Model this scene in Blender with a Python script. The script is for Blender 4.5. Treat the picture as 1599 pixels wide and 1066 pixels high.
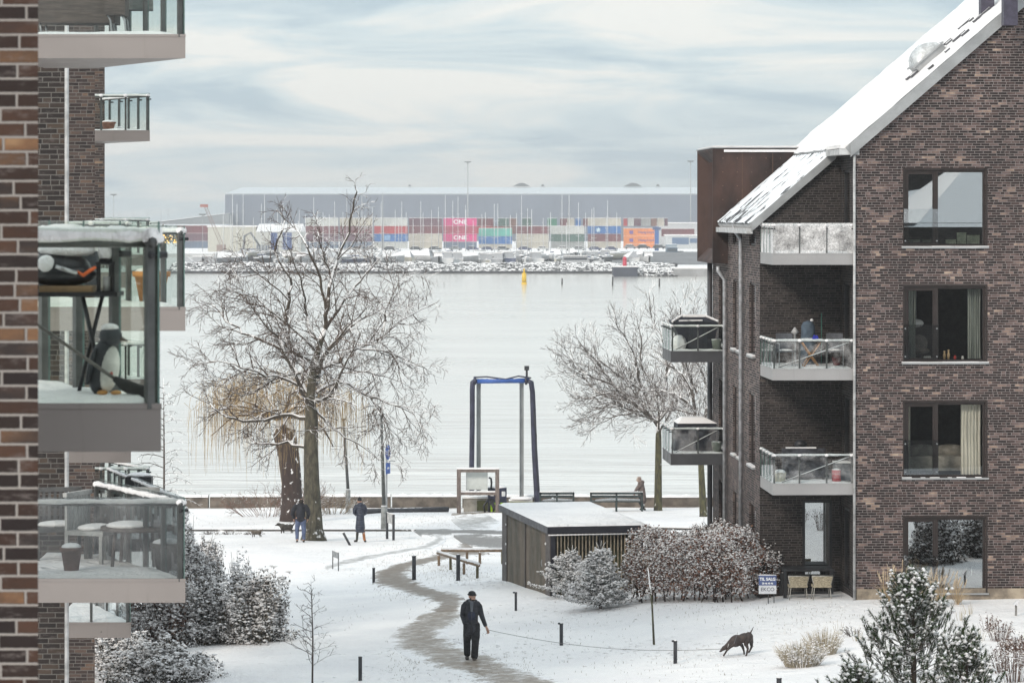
import bpy, math, random
import numpy as np
from mathutils import Vector, Matrix, noise as mnoise
for _o in list(bpy.data.objects): bpy.data.objects.remove(_o, do_unlink=True)
S = bpy.context.scene; COL = S.collection
R = math.radians
F = 5370.0; ZC = 14.5            # focal length in photo pixels, eye height above the water
# ---------------------------------------------------------------- camera
cd = bpy.data.cameras.new('camera'); cam = bpy.data.objects.new('camera', cd); COL.objects.link(cam)
cam.location = (0, 0, ZC); cam.rotation_euler = (R(90), 0, 0)
cd.sensor_width = 36; cd.lens = 36*F/1599.0; cd.shift_y = -203/1599.0
cd.clip_start = 0.5; cd.clip_end = 20000
cd.dof.use_dof = True; cd.dof.focus_distance = 95; cd.dof.aperture_fstop = 9.0
S.camera = cam
# ---------------------------------------------------------------- world
SUN_EL, SUN_AZ = R(32), R(215)   # azimuth measured clockwise from +Y
W = bpy.data.worlds.new('World'); S.world = W; W.use_nodes = True
nt = W.node_tree; nt.nodes.clear()
def wn(t, **k):
    n = nt.nodes.new(t)
    for a, b in k.items(): setattr(n, a, b)
    return n
sky = wn('ShaderNodeTexSky', sky_type='NISHITA', sun_disc=False, sun_elevation=SUN_EL, sun_rotation=SUN_AZ)
sky.air_density = 1.0; sky.dust_density = 1.5; sky.ozone_density = 1.0
bgs = wn('ShaderNodeBackground'); bgs.inputs[1].default_value = 0.085
nt.links.new(sky.outputs[0], bgs.inputs[0])
tc = wn('ShaderNodeTexCoord')
mp = wn('ShaderNodeMapping'); mp.inputs['Scale'].default_value = (11, 11, 75)
nt.links.new(tc.outputs['Generated'], mp.inputs[0])
n1 = wn('ShaderNodeTexNoise'); n1.inputs['Scale'].default_value = 1.0; n1.inputs['Detail'].default_value = 7; n1.inputs['Roughness'].default_value = 0.55; n1.inputs['Distortion'].default_value = 0.6
nt.links.new(mp.outputs[0], n1.inputs[0])
cr = wn('ShaderNodeValToRGB')
cr.color_ramp.elements[0].position = 0.38; cr.color_ramp.elements[0].color = (0.47, 0.585, 0.665, 1)
cr.color_ramp.elements[1].position = 0.60; cr.color_ramp.elements[1].color = (0.86, 0.865, 0.84, 1)
e = cr.color_ramp.elements.new(0.48); e.color = (0.64, 0.735, 0.775, 1)
nt.links.new(n1.outputs[0], cr.inputs[0])
bgc = wn('ShaderNodeBackground')
sz = wn('ShaderNodeSeparateXYZ'); nt.links.new(tc.outputs['Generated'], sz.inputs[0])
mr_ = wn('ShaderNodeMapRange'); nt.links.new(sz.outputs[2], mr_.inputs[0])          # an overcast sky is brighter overhead
for _i, _v in enumerate((0.0, 1.0, 1.0, 1.75)): mr_.inputs[_i+1].default_value = _v
nt.links.new(mr_.outputs[0], bgc.inputs[1])
nt.links.new(cr.outputs[0], bgc.inputs[0])
mx = wn('ShaderNodeMixShader'); mx.inputs[0].default_value = 0.86
nt.links.new(bgs.outputs[0], mx.inputs[1]); nt.links.new(bgc.outputs[0], mx.inputs[2])
wo = wn('ShaderNodeOutputWorld'); nt.links.new(mx.outputs[0], wo.inputs[0])
# ---------------------------------------------------------------- sun (overcast: weak and broad)
sl = bpy.data.lights.new('sun', 'SUN'); sl.energy = 1.95; sl.angle = R(14); sl.color = (1.0, 0.90, 0.79)
so = bpy.data.objects.new('sun', sl); COL.objects.link(so)
sd = Vector((math.sin(SUN_AZ)*math.cos(SUN_EL), math.cos(SUN_AZ)*math.cos(SUN_EL), math.sin(SUN_EL)))
so.rotation_euler = sd.to_track_quat('Z', 'Y').to_euler(); so.location = (0, 0, 60)
S.view_settings.view_transform = 'Standard'; S.view_settings.look = 'None'
S.view_settings.exposure = 0.18; S.view_settings.gamma = 1.0
S.render.engine = 'CYCLES'
S.cycles.max_bounces = 8; S.cycles.transparent_max_bounces = 24; S.cycles.volume_bounces = 0
S.cycles.caustics_reflective = False; S.cycles.caustics_refractive = False

# ================================================================ helpers
rnd = random.Random(7)
def U(a, b): return rnd.uniform(a, b)
def P(px, py, d):                 # a photo pixel at a given distance -> world point
    return Vector(((px-800)/F*d, d, ZC+(330-py)/F*d))
ORD = ['first', 'second', 'third', 'fourth', 'fifth', 'sixth', 'seventh', 'eighth', 'ninth', 'tenth', 'eleventh', 'twelfth',
       'thirteenth', 'fourteenth', 'fifteenth', 'sixteenth', 'seventeenth', 'eighteenth', 'nineteenth', 'twentieth']
ORD += ['twenty-'+o for o in ORD[:9]] + ['thirtieth'] + ['thirty-'+o for o in ORD[:9]] + ['fortieth'] + ['forty-'+o for o in ORD[:9]] + ['fiftieth'] + ['fifty-'+o for o in ORD[:9]] + ['sixtieth'] + ['sixty-'+o for o in ORD[:9]]
def tag(o, label=None, cat=None, group=None, kind=None):
    if label: o['label'] = label
    if cat: o['category'] = cat
    if group: o['group'] = group
    if kind: o['kind'] = kind
    return o
def thing(name, label, cat, loc=(0, 0, 0), rz=0.0, group=None):
    o = bpy.data.objects.new(name, None); COL.objects.link(o); o.empty_display_size = 0.3
    o.location = loc; o.rotation_euler = (0, 0, rz)
    return tag(o, label, cat, group)
class MB:
    def __init__(s, smooth=False): s.v = []; s.f = []; s.smooth = smooth
    def add(s, vs, fs):
        n = len(s.v); s.v.extend([tuple(v) for v in vs]); s.f.extend([tuple(i+n for i in f) for f in fs]); return s
    def box(s, x0, y0, z0, x1, y1, z1, M=None):
        if x0 > x1: x0, x1 = x1, x0
        if y0 > y1: y0, y1 = y1, y0
        if z0 > z1: z0, z1 = z1, z0
        vs = [Vector(p) for p in ((x0,y0,z0),(x1,y0,z0),(x1,y1,z0),(x0,y1,z0),(x0,y0,z1),(x1,y0,z1),(x1,y1,z1),(x0,y1,z1))]
        if M is not None: vs = [M @ v for v in vs]
        return s.add(vs, [(0,3,2,1),(4,5,6,7),(0,1,5,4),(1,2,6,5),(2,3,7,6),(3,0,4,7)])
    def quad(s, a, b, c, d): return s.add([a, b, c, d], [(0,1,2,3)])
    def prism(s, poly, z0, z1):   # poly of (x,y), z range
        n = len(poly)
        return s.add([(p[0],p[1],z0) for p in poly]+[(p[0],p[1],z1) for p in poly],
                     [tuple(reversed(range(n))), tuple(range(n, 2*n))]+[(i,(i+1)%n,n+(i+1)%n,n+i) for i in range(n)])
    def prismy(s, poly, y0, y1):  # poly of (x,z), y range
        n = len(poly)
        return s.add([(p[0],y0,p[1]) for p in poly]+[(p[0],y1,p[1]) for p in poly],
                     [tuple(range(n)), tuple(reversed(range(n, 2*n)))]+[(i,n+i,n+(i+1)%n,(i+1)%n) for i in range(n)])
    def tube(s, pts, rad, n=6, cap=True):
        pts = [Vector(p) for p in pts]
        if not isinstance(rad, (list, tuple)): rad = [rad]*len(pts)
        t = (pts[1]-pts[0]).normalized()
        up = Vector((0,0,1)) if abs(t.z) < 0.9 else Vector((1,0,0))
        a = t.cross(up).normalized(); base = len(s.v); N = len(pts)
        for i, p in enumerate(pts):
            if i == 0: tt = pts[1]-pts[0]
            elif i == N-1: tt = pts[-1]-pts[-2]
            else: tt = pts[i+1]-pts[i-1]
            if tt.length < 1e-9: tt = t
            tt = tt.normalized(); a = (a - tt*a.dot(tt))
            a = a.normalized() if a.length > 1e-6 else tt.orthogonal().normalized()
            b = tt.cross(a); r = rad[i]
            for k in range(n):
                c = 2*math.pi*k/n; s.v.append(tuple(p + a*(math.cos(c)*r) + b*(math.sin(c)*r)))
        for i in range(N-1):
            for k in range(n):
                k2 = (k+1) % n; q = base+i*n
                s.f.append((q+k, q+k2, q+n+k2, q+n+k))
        if cap:
            s.f.append(tuple(base+k for k in reversed(range(n)))); s.f.append(tuple(base+(N-1)*n+k for k in range(n)))
        return s
    def cyl(s, x, y, z0, z1, r, n=16, r2=None): return s.tube([(x,y,z0),(x,y,z1)], [r, r if r2 is None else r2], n)
    def ball(s, c, r, n=10, m=7, M=None):
        if not isinstance(r, (list, tuple)): r = (r, r, r)
        vs = [(0,0,r[2])]
        for i in range(1, m):
            ph = math.pi*i/m
            for k in range(n):
                th = 2*math.pi*k/n; vs.append((r[0]*math.sin(ph)*math.cos(th), r[1]*math.sin(ph)*math.sin(th), r[2]*math.cos(ph)))
        vs.append((0,0,-r[2])); c = Vector(c)
        vs = [c + (M @ Vector(v) if M is not None else Vector(v)) for v in vs]
        fs = [(0, 1+k, 1+(k+1) % n) for k in range(n)]
        for i in range(m-2):
            for k in range(n): fs.append((1+i*n+k, 1+(i+1)*n+k, 1+(i+1)*n+(k+1) % n, 1+i*n+(k+1) % n))
        L = len(vs)-1; q = 1+(m-2)*n
        fs += [(q+k, L, q+(k+1) % n) for k in range(n)]
        return s.add(vs, fs)
    def build(s, name, mat, parent=None, loc=None, smooth=None):
        me = bpy.data.meshes.new(name)
        vs = s.v
        if loc is not None: vs = [(v[0]-loc[0], v[1]-loc[1], v[2]-loc[2]) for v in vs]
        me.from_pydata(vs, [], s.f); me.update()
        me.materials.append(mat)
        if s.smooth if smooth is None else smooth: me.polygons.foreach_set('use_smooth', [True]*len(me.polygons))
        o = bpy.data.objects.new(name, me); COL.objects.link(o)
        if parent is not None: o.parent = parent
        if loc is not None: o.location = loc
        return o
def npmesh(name, V, Fc, mat, parent=None, loc=None, smooth=False):
    me = bpy.data.meshes.new(name); V = np.asarray(V, dtype=np.float32); Fc = np.asarray(Fc, dtype=np.int32)
    k = Fc.shape[1]
    me.vertices.add(len(V)); me.vertices.foreach_set('co', V.ravel())
    me.loops.add(Fc.size); me.loops.foreach_set('vertex_index', Fc.ravel())
    me.polygons.add(len(Fc)); me.polygons.foreach_set('loop_start', np.arange(0, Fc.size, k, dtype=np.int32))
    try: me.polygons.foreach_set('loop_total', np.full(len(Fc), k, dtype=np.int32))
    except Exception: pass
    me.update(calc_edges=True); me.validate()
    me.materials.append(mat)
    if smooth: me.polygons.foreach_set('use_smooth', [True]*len(me.polygons))
    o = bpy.data.objects.new(name, me); COL.objects.link(o)
    if parent is not None: o.parent = parent
    if loc is not None: o.location = loc
    return o
def kids(o): return [c for c in list(bpy.data.objects) if c.parent == o]
def copy_tree(o, loc=None, rz=None, label=None, parent=None, _ch=None):
    if _ch is None:
        _ch = {}
        for c in bpy.data.objects:
            if c.parent: _ch.setdefault(c.parent.name, []).append(c)
    c = o.copy(); COL.objects.link(c)
    if parent is not None: c.parent = parent
    if loc is not None: c.location = loc
    if rz is not None: c.rotation_euler = (0, 0, rz)
    if label: c['label'] = label
    for ch in _ch.get(o.name, []): copy_tree(ch, parent=c, _ch=_ch)
    return c

# ---------------------------------------------------------------- materials
class NT:
    def __init__(s, name):
        s.m = bpy.data.materials.new(name); s.m.use_nodes = True; s.t = s.m.node_tree; s.t.nodes.clear()
        s.out = s.n('ShaderNodeOutputMaterial')
    def n(s, t, **k):
        x = s.t.nodes.new(t)
        for a, b in k.items(): setattr(x, a, b)
        return x
    def l(s, a, b): s.t.links.new(a, b)
    def val(s, x, sock):
        if isinstance(x, (int, float)): sock.default_value = x
        elif isinstance(x, tuple): sock.default_value = x if len(x) == len(sock.default_value) else (*x, 1)
        else: s.l(x, sock)
    def math(s, op, a, b=0.0, c=None):
        m = s.n('ShaderNodeMath', operation=op); s.val(a, m.inputs[0]); s.val(b, m.inputs[1])
        if c is not None: s.val(c, m.inputs[2])
        return m.outputs[0]
    def mr(s, x, a, b, c=0.0, d=1.0, smooth=True):
        m = s.n('ShaderNodeMapRange'); m.interpolation_type = 'SMOOTHSTEP' if smooth else 'LINEAR'
        s.val(x, m.inputs[0])
        for i, q in enumerate((a, b, c, d)): s.val(q, m.inputs[i+1])
        return m.outputs[0]
    def mix(s, f, a, b):
        m = s.n('ShaderNodeMix', data_type='RGBA'); s.val(f, m.inputs[0]); s.val(a, m.inputs[6]); s.val(b, m.inputs[7]); return m.outputs[2]
    def noise(s, vec, scale, detail=4, rough=0.55, sc=None, dist=0.0):
        if sc is not None:
            mp = s.n('ShaderNodeMapping'); mp.inputs['Scale'].default_value = sc; s.l(vec, mp.inputs[0]); vec = mp.outputs[0]
        t = s.n('ShaderNodeTexNoise'); s.l(vec, t.inputs[0]); t.inputs['Scale'].default_value = scale
        t.inputs['Detail'].default_value = detail; t.inputs['Roughness'].default_value = rough; t.inputs['Distortion'].default_value = dist
        return t.outputs[0]
    def ramp(s, x, els, const=False):
        r = s.n('ShaderNodeValToRGB'); r.color_ramp.interpolation = 'CONSTANT' if const else 'LINEAR'
        E = r.color_ramp.elements
        while len(E) < len(els): E.new(0.5)
        for i, (p, c) in enumerate(els): E[i].position = p; E[i].color = (*c, 1)
        s.val(x, r.inputs[0]); return r.outputs[0]
    def coord(s, w='Object'): return s.n('ShaderNodeTexCoord').outputs[w]
    def sep(s, v): x = s.n('ShaderNodeSeparateXYZ'); s.l(v, x.inputs[0]); return x.outputs
    def geo(s): return s.n('ShaderNodeNewGeometry')
    def bsdf(s, color, rough=0.6, metal=0.0, bump=None, bdist=0.02, bstr=0.6, spec=0.5):
        b = s.n('ShaderNodeBsdfPrincipled'); s.val(color, b.inputs['Base Color']); s.val(rough, b.inputs['Roughness']); s.val(metal, b.inputs['Metallic'])
        s.val(spec, b.inputs['Specular IOR Level'])
        if bump is not None:
            q = s.n('ShaderNodeBump'); q.inputs['Strength'].default_value = bstr; q.inputs['Distance'].default_value = bdist
            s.l(bump, q.inputs['Height']); s.l(q.outputs[0], b.inputs['Normal'])
        return b
    def done(s, b): s.l(b.outputs[0] if hasattr(b, 'outputs') else b, s.out.inputs[0]); return s.m
SNOWC = (0.88, 0.86, 0.855)
_mc = {}
def mat(name, col, rough=0.6, metal=0.0, var=0.18, scale=6.0, snow=None, sn=6.0, samt=0.6, bump=0.0, bscale=30, stretch=None, col2=None):
    """plain surface with noise tint; snow = height of the face normal above which snow lies"""
    if name in _mc: return _mc[name]
    m = NT(name); co = m.coord(); nz = m.noise(co, scale, 5, 0.6, sc=stretch)
    c2 = col2 if col2 else tuple(c*(1-var*1.6) for c in col); c1 = tuple(min(1, c*(1+var)) for c in col)
    c = m.mix(m.mr(nz, 0.35, 0.65), c2, c1)
    rr = m.mr(m.noise(co, scale*2.3, 3), 0.3, 0.7, max(0.03, rough-0.08), min(1, rough+0.08))
    bp = m.noise(co, bscale, 4) if bump else None
    mt = metal
    if snow is not None:
        z = m.sep(m.geo().outputs['Normal'])[2]
        pn = m.noise(m.geo().outputs['Position'], sn, 4, 0.6)
        f = m.mr(m.math('ADD', z, m.math('MULTIPLY', m.math('SUBTRACT', pn, 0.5), samt)), snow-0.06, snow+0.06)
        c = m.mix(f, c, SNOWC); rr = m.mr(f, 0, 1, rr, 0.75, False)
        if metal: mt = m.mr(f, 0, 1, metal, 0.0, False)
    _mc[name] = m.done(m.bsdf(c, rr, mt, bp, bstr=bump if bump else 0)); return _mc[name]
def m_snow():
    m = NT('snow'); co = m.geo().outputs['Position']
    h1 = m.noise(co, 1.1, 5, 0.55); h2 = m.noise(co, 9, 4, 0.6)
    c = m.mix(m.mr(m.noise(co, 0.35, 5), 0.3, 0.7), (0.80, 0.785, 0.79), (0.90, 0.88, 0.87))
    # sparse grass tips and twigs pricking through the snow
    g = m.math('MULTIPLY', m.mr(m.noise(co, 22, 3, 0.7), 0.66, 0.74), m.mr(m.noise(co, 0.45, 3), 0.52, 0.66))
    c = m.mix(m.math('MULTIPLY', g, 0.55), c, (0.30, 0.27, 0.2))
    vo = m.n('ShaderNodeTexVoronoi'); m.l(co, vo.inputs[0]); vo.inputs['Scale'].default_value = 2.6
    dent = m.math('MULTIPLY', m.mr(vo.outputs['Distance'], 0.10, 0.26, -1.0, 0.0), m.mr(m.noise(co, 0.22, 3), 0.46, 0.60, 0.0, 1.0))
    c = m.mix(m.math('MULTIPLY', dent, -0.13), c, (0.45, 0.43, 0.42))
    h1 = m.math('ADD', h1, m.math('MULTIPLY', dent, 0.30))
    hh = m.math('ADD', m.math('MULTIPLY', h1, 1.0), m.math('MULTIPLY', h2, 0.30))
    b = m.bsdf(c, 0.7, 0, hh, bdist=0.20, bstr=0.85, spec=0.3); return m.done(b)
def m_brick(name, cols, mortar, bw=0.228, ch=0.0667, bumps=0.8, patch=0.35):
    m = NT(name); tcn = m.n('ShaderNodeTexCoord'); p = m.sep(tcn.outputs['Object']); n = m.sep(tcn.outputs['Normal'])
    side = m.math('GREATER_THAN', m.math('ABSOLUTE', n[0]), 0.6)
    u = m.math('ADD', m.math('MULTIPLY', p[0], m.math('SUBTRACT', 1.0, side)), m.math('MULTIPLY', p[1], side))
    rz = m.math('DIVIDE', p[2], ch); row = m.math('FLOOR', rz)
    w1 = m.n('ShaderNodeTexWhiteNoise', noise_dimensions='1D'); m.l(row, w1.inputs['W'])
    uu = m.math('ADD', m.math('DIVIDE', u, bw), m.math('ADD', m.math('MULTIPLY', m.math('MODULO', row, 2.0), 0.5), m.math('MULTIPLY', w1.outputs[0], 0.33)))
    col = m.math('FLOOR', uu); fu = m.math('FRACT', uu); fv = m.math('FRACT', rz)
    cx = m.n('ShaderNodeCombineXYZ'); m.l(col, cx.inputs[0]); m.l(row, cx.inputs[1]); m.l(side, cx.inputs[2])
    w2 = m.n('ShaderNodeTexWhiteNoise', noise_dimensions='3D'); m.l(cx.outputs[0], w2.inputs[0])
    # some bricks are laid as two headers
    hd = m.math('GREATER_THAN', m.sep(w2.outputs['Color'])[1], 0.84)
    fh = m.math('FRACT', m.math('MULTIPLY', fu, 2.0))
    fe = m.math('ADD', m.math('MULTIPLY', fu, m.math('SUBTRACT', 1.0, hd)), m.math('MULTIPLY', fh, hd))
    we = m.math('MULTIPLY', m.math('SUBTRACT', 1.0, m.math('MULTIPLY', hd, 0.5)), bw)
    du = m.math('MULTIPLY', m.math('MINIMUM', fe, m.math('SUBTRACT', 1.0, fe)), we)
    dv = m.math('MULTIPLY', m.math('MINIMUM', fv, m.math('SUBTRACT', 1.0, fv)), ch)
    wob = m.math('MULTIPLY', m.math('SUBTRACT', m.noise(tcn.outputs['Object'], 60, 3), 0.5), 0.006)
    dd = m.math('ADD', m.math('MINIMUM', du, dv), wob)
    body = m.mr(dd, 0.004, 0.0085)
    hw = m.math('ADD', m.math('MULTIPLY', hd, m.math('MULTIPLY', m.math('GREATER_THAN', fu, 0.5), 0.37)), w2.outputs[0])
    hw = m.math('FRACT', hw)
    big = m.noise(tcn.outputs['Object'], 1.3, 4, 0.6, sc=(1, 1, 2.6))
    t = m.math('ADD', m.math('MULTIPLY', hw, 1-patch*0.5), m.math('MULTIPLY', m.math('SUBTRACT', big, 0.45), patch*2))
    bc = m.ramp(t, cols, const=False)
    fine = m.noise(tcn.outputs['Object'], 45, 5, 0.7)
    bc = m.mix(m.mr(fine, 0.3, 0.7, 0.0, 0.45), bc, m.mix(0.5, bc, (0.03, 0.026, 0.025)))
    # lime bloom on the face of the bricks
    bl = m.math('MULTIPLY', m.mr(m.noise(tcn.outputs['Object'], 6, 5, 0.7, sc=(1, 1, 3)), 0.54, 0.72), 0.42)
    bc = m.mix(bl, bc, (0.24, 0.205, 0.195))
    c = m.mix(body, mortar, bc)
    dmp = m.mr(m.noise(tcn.outputs['Object'], 0.35, 5, 0.65, sc=(1.6, 1.6, .7)), 0.35, 0.65, 0.0, 0.35)
    c = m.mix(dmp, c, m.mix(0.6, c, (0.02, 0.016, 0.015)))
    h = m.math('ADD', m.math('MULTIPLY', body, 1.0), m.math('MULTIPLY', fine, 0.5))
    b = m.bsdf(c, 0.85, 0, h, bdist=0.008, bstr=bumps, spec=0.25); return m.done(b)
def m_glass(name, tint=(0.86, 0.9, 0.88), refl=0.08, frost=0.0, rough=0.01):
    m = NT(name); tr = m.n('ShaderNodeBsdfTransparent'); tr.inputs[0].default_value = (*tint, 1)
    gl = m.n('ShaderNodeBsdfGlossy'); gl.inputs[0].default_value = (0.95, 0.97, 1, 1); gl.inputs['Roughness'].default_value = rough
    fr = m.n('ShaderNodeLayerWeight'); fr.inputs[0].default_value = 0.5
    f = m.math('ADD', m.math('MULTIPLY', m.math('POWER', fr.outputs[1], 4.0), 0.6), refl)
    mx = m.n('ShaderNodeMixShader'); m.l(f, mx.inputs[0]); m.l(tr.outputs[0], mx.inputs[1]); m.l(gl.outputs[0], mx.inputs[2])
    o = mx.outputs[0]
    if frost:
        df = m.n('ShaderNodeBsdfDiffuse'); df.inputs[0].default_value = (*SNOWC, 1)
        co = m.coord(); a = m.mr(m.noise(co, 2.2, 5, 0.6), 0.30 if frost > .7 else 0.42, 0.66, 0.25 if frost > .7 else 0.0, frost); bq = m.mr(m.noise(co, 25, 3, 0.7), 0.3, 0.7, 0.5, 1.0)
        m2 = m.n('ShaderNodeMixShader'); m.l(m.math('MULTIPLY', a, bq), m2.inputs[0]); m.l(o, m2.inputs[1]); m.l(df.outputs[0], m2.inputs[2]); o = m2.outputs[0]
    return m.done(o)
snow = m_snow()
RB = [(0.0, (0.0161, 0.0105, 0.0117)), (0.28, (0.0289, 0.0178, 0.018)), (0.45, (0.0483, 0.0293, 0.0287)), (0.58, (0.0946, 0.0587, 0.0531)), (0.71, (0.1773, 0.1238, 0.1177)), (0.82, (0.3117, 0.2149, 0.1708)), (0.97, (0.602, 0.4613, 0.3533))]
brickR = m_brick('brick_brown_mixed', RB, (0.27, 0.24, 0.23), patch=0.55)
brickD = m_brick('brick_dark', [(0.0, (0.012, 0.010, 0.011)), (0.5, (0.026, 0.021, 0.021)), (0.85, (0.050, 0.041, 0.038)), (1.0, (0.10, 0.08, 0.07))], (0.125, 0.112, 0.106), patch=0.25)  # recess shade put into the colour: darker copy of the brown brick
brickL = m_brick('brick_left_near', [(0.0, (0.018, 0.012, 0.012)), (0.3, (0.028, 0.017, 0.014)), (0.5, (0.052, 0.026, 0.018)), (0.68, (0.080, 0.040, 0.026)), (0.78, (0.034, 0.026, 0.025)), (0.90, (0.22, 0.115, 0.06)), (1.0, (0.52, 0.34, 0.19))], (0.30, 0.27, 0.25), bumps=1.0, patch=0.2)
brickM = m_brick('brick_left_far', [(0.0, (0.028, 0.023, 0.023)), (0.4, (0.055, 0.04, 0.038)), (0.7, (0.10, 0.072, 0.062)), (0.9, (0.17, 0.11, 0.08)), (1.0, (0.36, 0.25, 0.17))], (0.17, 0.155, 0.145), patch=0.3)
zinc = mat('zinc_grey', (0.36, 0.365, 0.37), 0.45, 0.3, 0.1, 1.5)
def m_fascia(name, col):
    m = NT(name); co = m.coord(); a = m.noise(co, 0.8, 3); st = m.mr(m.noise(co, 3.0, 5, 0.7, sc=(3.0, 3.0, .35)), 0.55, 0.80, 0.0, 0.35)
    sp = m.mr(m.noise(co, 9.0, 2, 0.5), 0.74, 0.78, 0.0, 0.75)
    c = m.mix(m.mr(a, .3, .7), tuple(q*.93 for q in col), tuple(q*1.05 for q in col)); c = m.mix(st, c, tuple(q*.55 for q in col)); c = m.mix(sp, c, tuple(q*.25 for q in col))
    return m.done(m.bsdf(c, m.mr(a, .3, .7, .4, .58), 0.12))
fasciaR = mat('grey_fascia', (0.33, 0.325, 0.325), 0.5, 0.15, 0.06, 0.8)
fasciaL = mat('warm_grey_fascia', (0.25, 0.225, 0.215), 0.5, 0.1, 0.08, 0.7)
fasciaD = mat('charcoal_fascia', (0.075, 0.075, 0.082), 0.5, 0.2, 0.1, 1.0)
fasciaL = m_fascia('warm_grey_fascia_stained', (0.25, 0.222, 0.21)); fasciaR = m_fascia('grey_fascia_stained', (0.34, 0.33, 0.33))
soffit = mat('pale_soffit', (0.42, 0.42, 0.42), 0.6)
darkm = mat('dark_metal', (0.05, 0.052, 0.053), 0.5, 0.3, 0.15, 5)
postm = mat('grey_post_metal', (0.095, 0.097, 0.095), 0.5, 0.4, 0.15, 5)
brownf = mat('brown_window_frame', (0.024, 0.015, 0.013), 0.5, 0.1, 0.12, 4)
blackf = mat('black_frame', (0.018, 0.018, 0.021), 0.5)
steel = mat('galvanised_steel', (0.36, 0.37, 0.38), 0.5, 0.45, 0.12, 3)
glassB = m_glass('balcony_glass', (0.90, 0.94, 0.92), 0.04)
glassF = m_glass('frosty_balcony_glass', (0.82, 0.87, 0.88), 0.10, frost=0.95)
glassS = m_glass('speckled_balcony_glass', (0.84, 0.88, 0.88), 0.05, frost=0.28)
glassW = m_glass('window_glass', (0.80, 0.84, 0.82), 0.34)
glassM = m_glass('window_glass_clear', (0.91, 0.91, 0.90), 0.06)
glassE = mat('glass_edge_green', (0.10, 0.17, 0.15), 0.2)
wood = mat('weathered_wood', (0.17, 0.145, 0.13), 0.8, 0, 0.25, 4, stretch=(6, 6, 1))
warmwood = mat('oiled_wood', (0.42, 0.22, 0.10), 0.6, 0, 0.2, 6)
black = mat('black_plastic', (0.022, 0.022, 0.025), 0.5)
white = mat('white_paint', (0.78, 0.78, 0.77), 0.5, 0, 0.05)
# ================================================================ ground
_cp = [(737,1031,11.0),(1155,1027,10.7),(1335,936,10.1),(1599,940,10.1),(1205,935,10.25),(857,930,11.1),(787,905,11.4),(1006,918,10.9),
       (562,847,12.6),(470,846,12.6),(1000,796,13.4),(600,798,13.4),(300,796,13.45),(1150,792,13.4),(1098,806,13.2),
       (563,1063,11.2),(605,913,11.9),(740,870,12.2),(300,1000,11.6),(100,1066,11.3),(1599,1066,10.0),(1000,1066,10.7),(300,838,12.8),(780,840,12.8),
       (430,1200,10.9),(1200,1200,10.2),(1000,960,10.8),(610,838,12.75),(1050,830,12.4)]
_C = np.array([[(a-800)*c/(b-330.0), c*F/(b-330.0), ZC-c] for a, b, c in _cp])
_C = np.vstack([_C, [[-30, 30, 3.6], [30, 30, 4.6], [45, 110, 3.6], [-45, 110, 1.6], [45, 156, 1.0], [-45, 156, 1.0], [-45, 80, 3.0], [45, 70, 4.6]]])
def _k(r2): return np.where(r2 > 0, 0.5*r2*np.log(np.maximum(r2, 1e-12)), 0)
_n = len(_C); _K = _k(((_C[:, None, :2]-_C[None, :, :2])**2).sum(2)) + np.eye(_n)*6.0
_Pm = np.hstack([np.ones((_n, 1)), _C[:, :2]])
_A = np.vstack([np.hstack([_K, _Pm]), np.hstack([_Pm.T, np.zeros((3, 3))])])
_w = np.linalg.solve(_A, np.concatenate([_C[:, 2], np.zeros(3)]))
def Hn(x, y):
    x = np.asarray(x, float); y = np.asarray(y, float)
    d = _k((x[..., None]-_C[:, 0])**2 + (y[..., None]-_C[:, 1])**2)
    z = d @ _w[:_n] + _w[_n] + _w[_n+1]*x + _w[_n+2]*y
    z = z + 0.03*np.sin(x*0.9+y*0.31)*np.sin(y*0.23-x*0.3) + 0.012*np.sin(x*2.7+1)*np.sin(y*0.9)
    return np.clip(z, 0.9, 6)
def H(x, y): return float(Hn(x, y))
_GX = np.arange(-46, 46.01, 0.5); _GY = np.arange(26, 157.01, 0.5)
def G(px, py, lift=0.0):          # the point of the ground seen at a photo pixel
    ds = np.linspace(40, 158, 1200); xs = (px-800)/F*ds
    diff = (ZC+(330-py)/F*ds) - Hn(xs, ds)
    i = np.where(diff < 0)[0]
    d = ds[i[0]] if len(i) else 157
    if len(i) and i[0] > 0:
        a, b = diff[i[0]-1], diff[i[0]]; d = ds[i[0]-1] + (ds[1]-ds[0])*a/(a-b)
    x = (px-800)/F*d
    return Vector((x, d, H(x, d)+lift))
gx, gy = np.meshgrid(_GX, _GY); gz = Hn(gx, gy); nx, ny = len(_GX), len(_GY)
Vg = np.stack([gx.ravel(), gy.ravel(), gz.ravel()], 1)
ii, jj = np.meshgrid(np.arange(nx-1), np.arange(ny-1)); a0 = (jj*nx+ii).ravel()
Fg = np.stack([a0, a0+1, a0+nx+1, a0+nx], 1)
g = npmesh('ground', Vg, Fg, snow, smooth=True); tag(g, kind='structure')
# skirts of ground out of the frame, behind and beside the camera
b = MB(); 
b.quad((-60,-60,3.2),(60,-60,4.2),(46,26,4.3),(-46,26,3.3)); b.quad((46,26,4.2),(60,-60,4.2),(60,157,1.5),(46,157,1.5)); b.quad((-60,-60,3.2),(-46,26,3.0),(-46,157,1.0),(-60,157,1.0))
tag(b.build('ground', snow), kind='structure')

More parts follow.
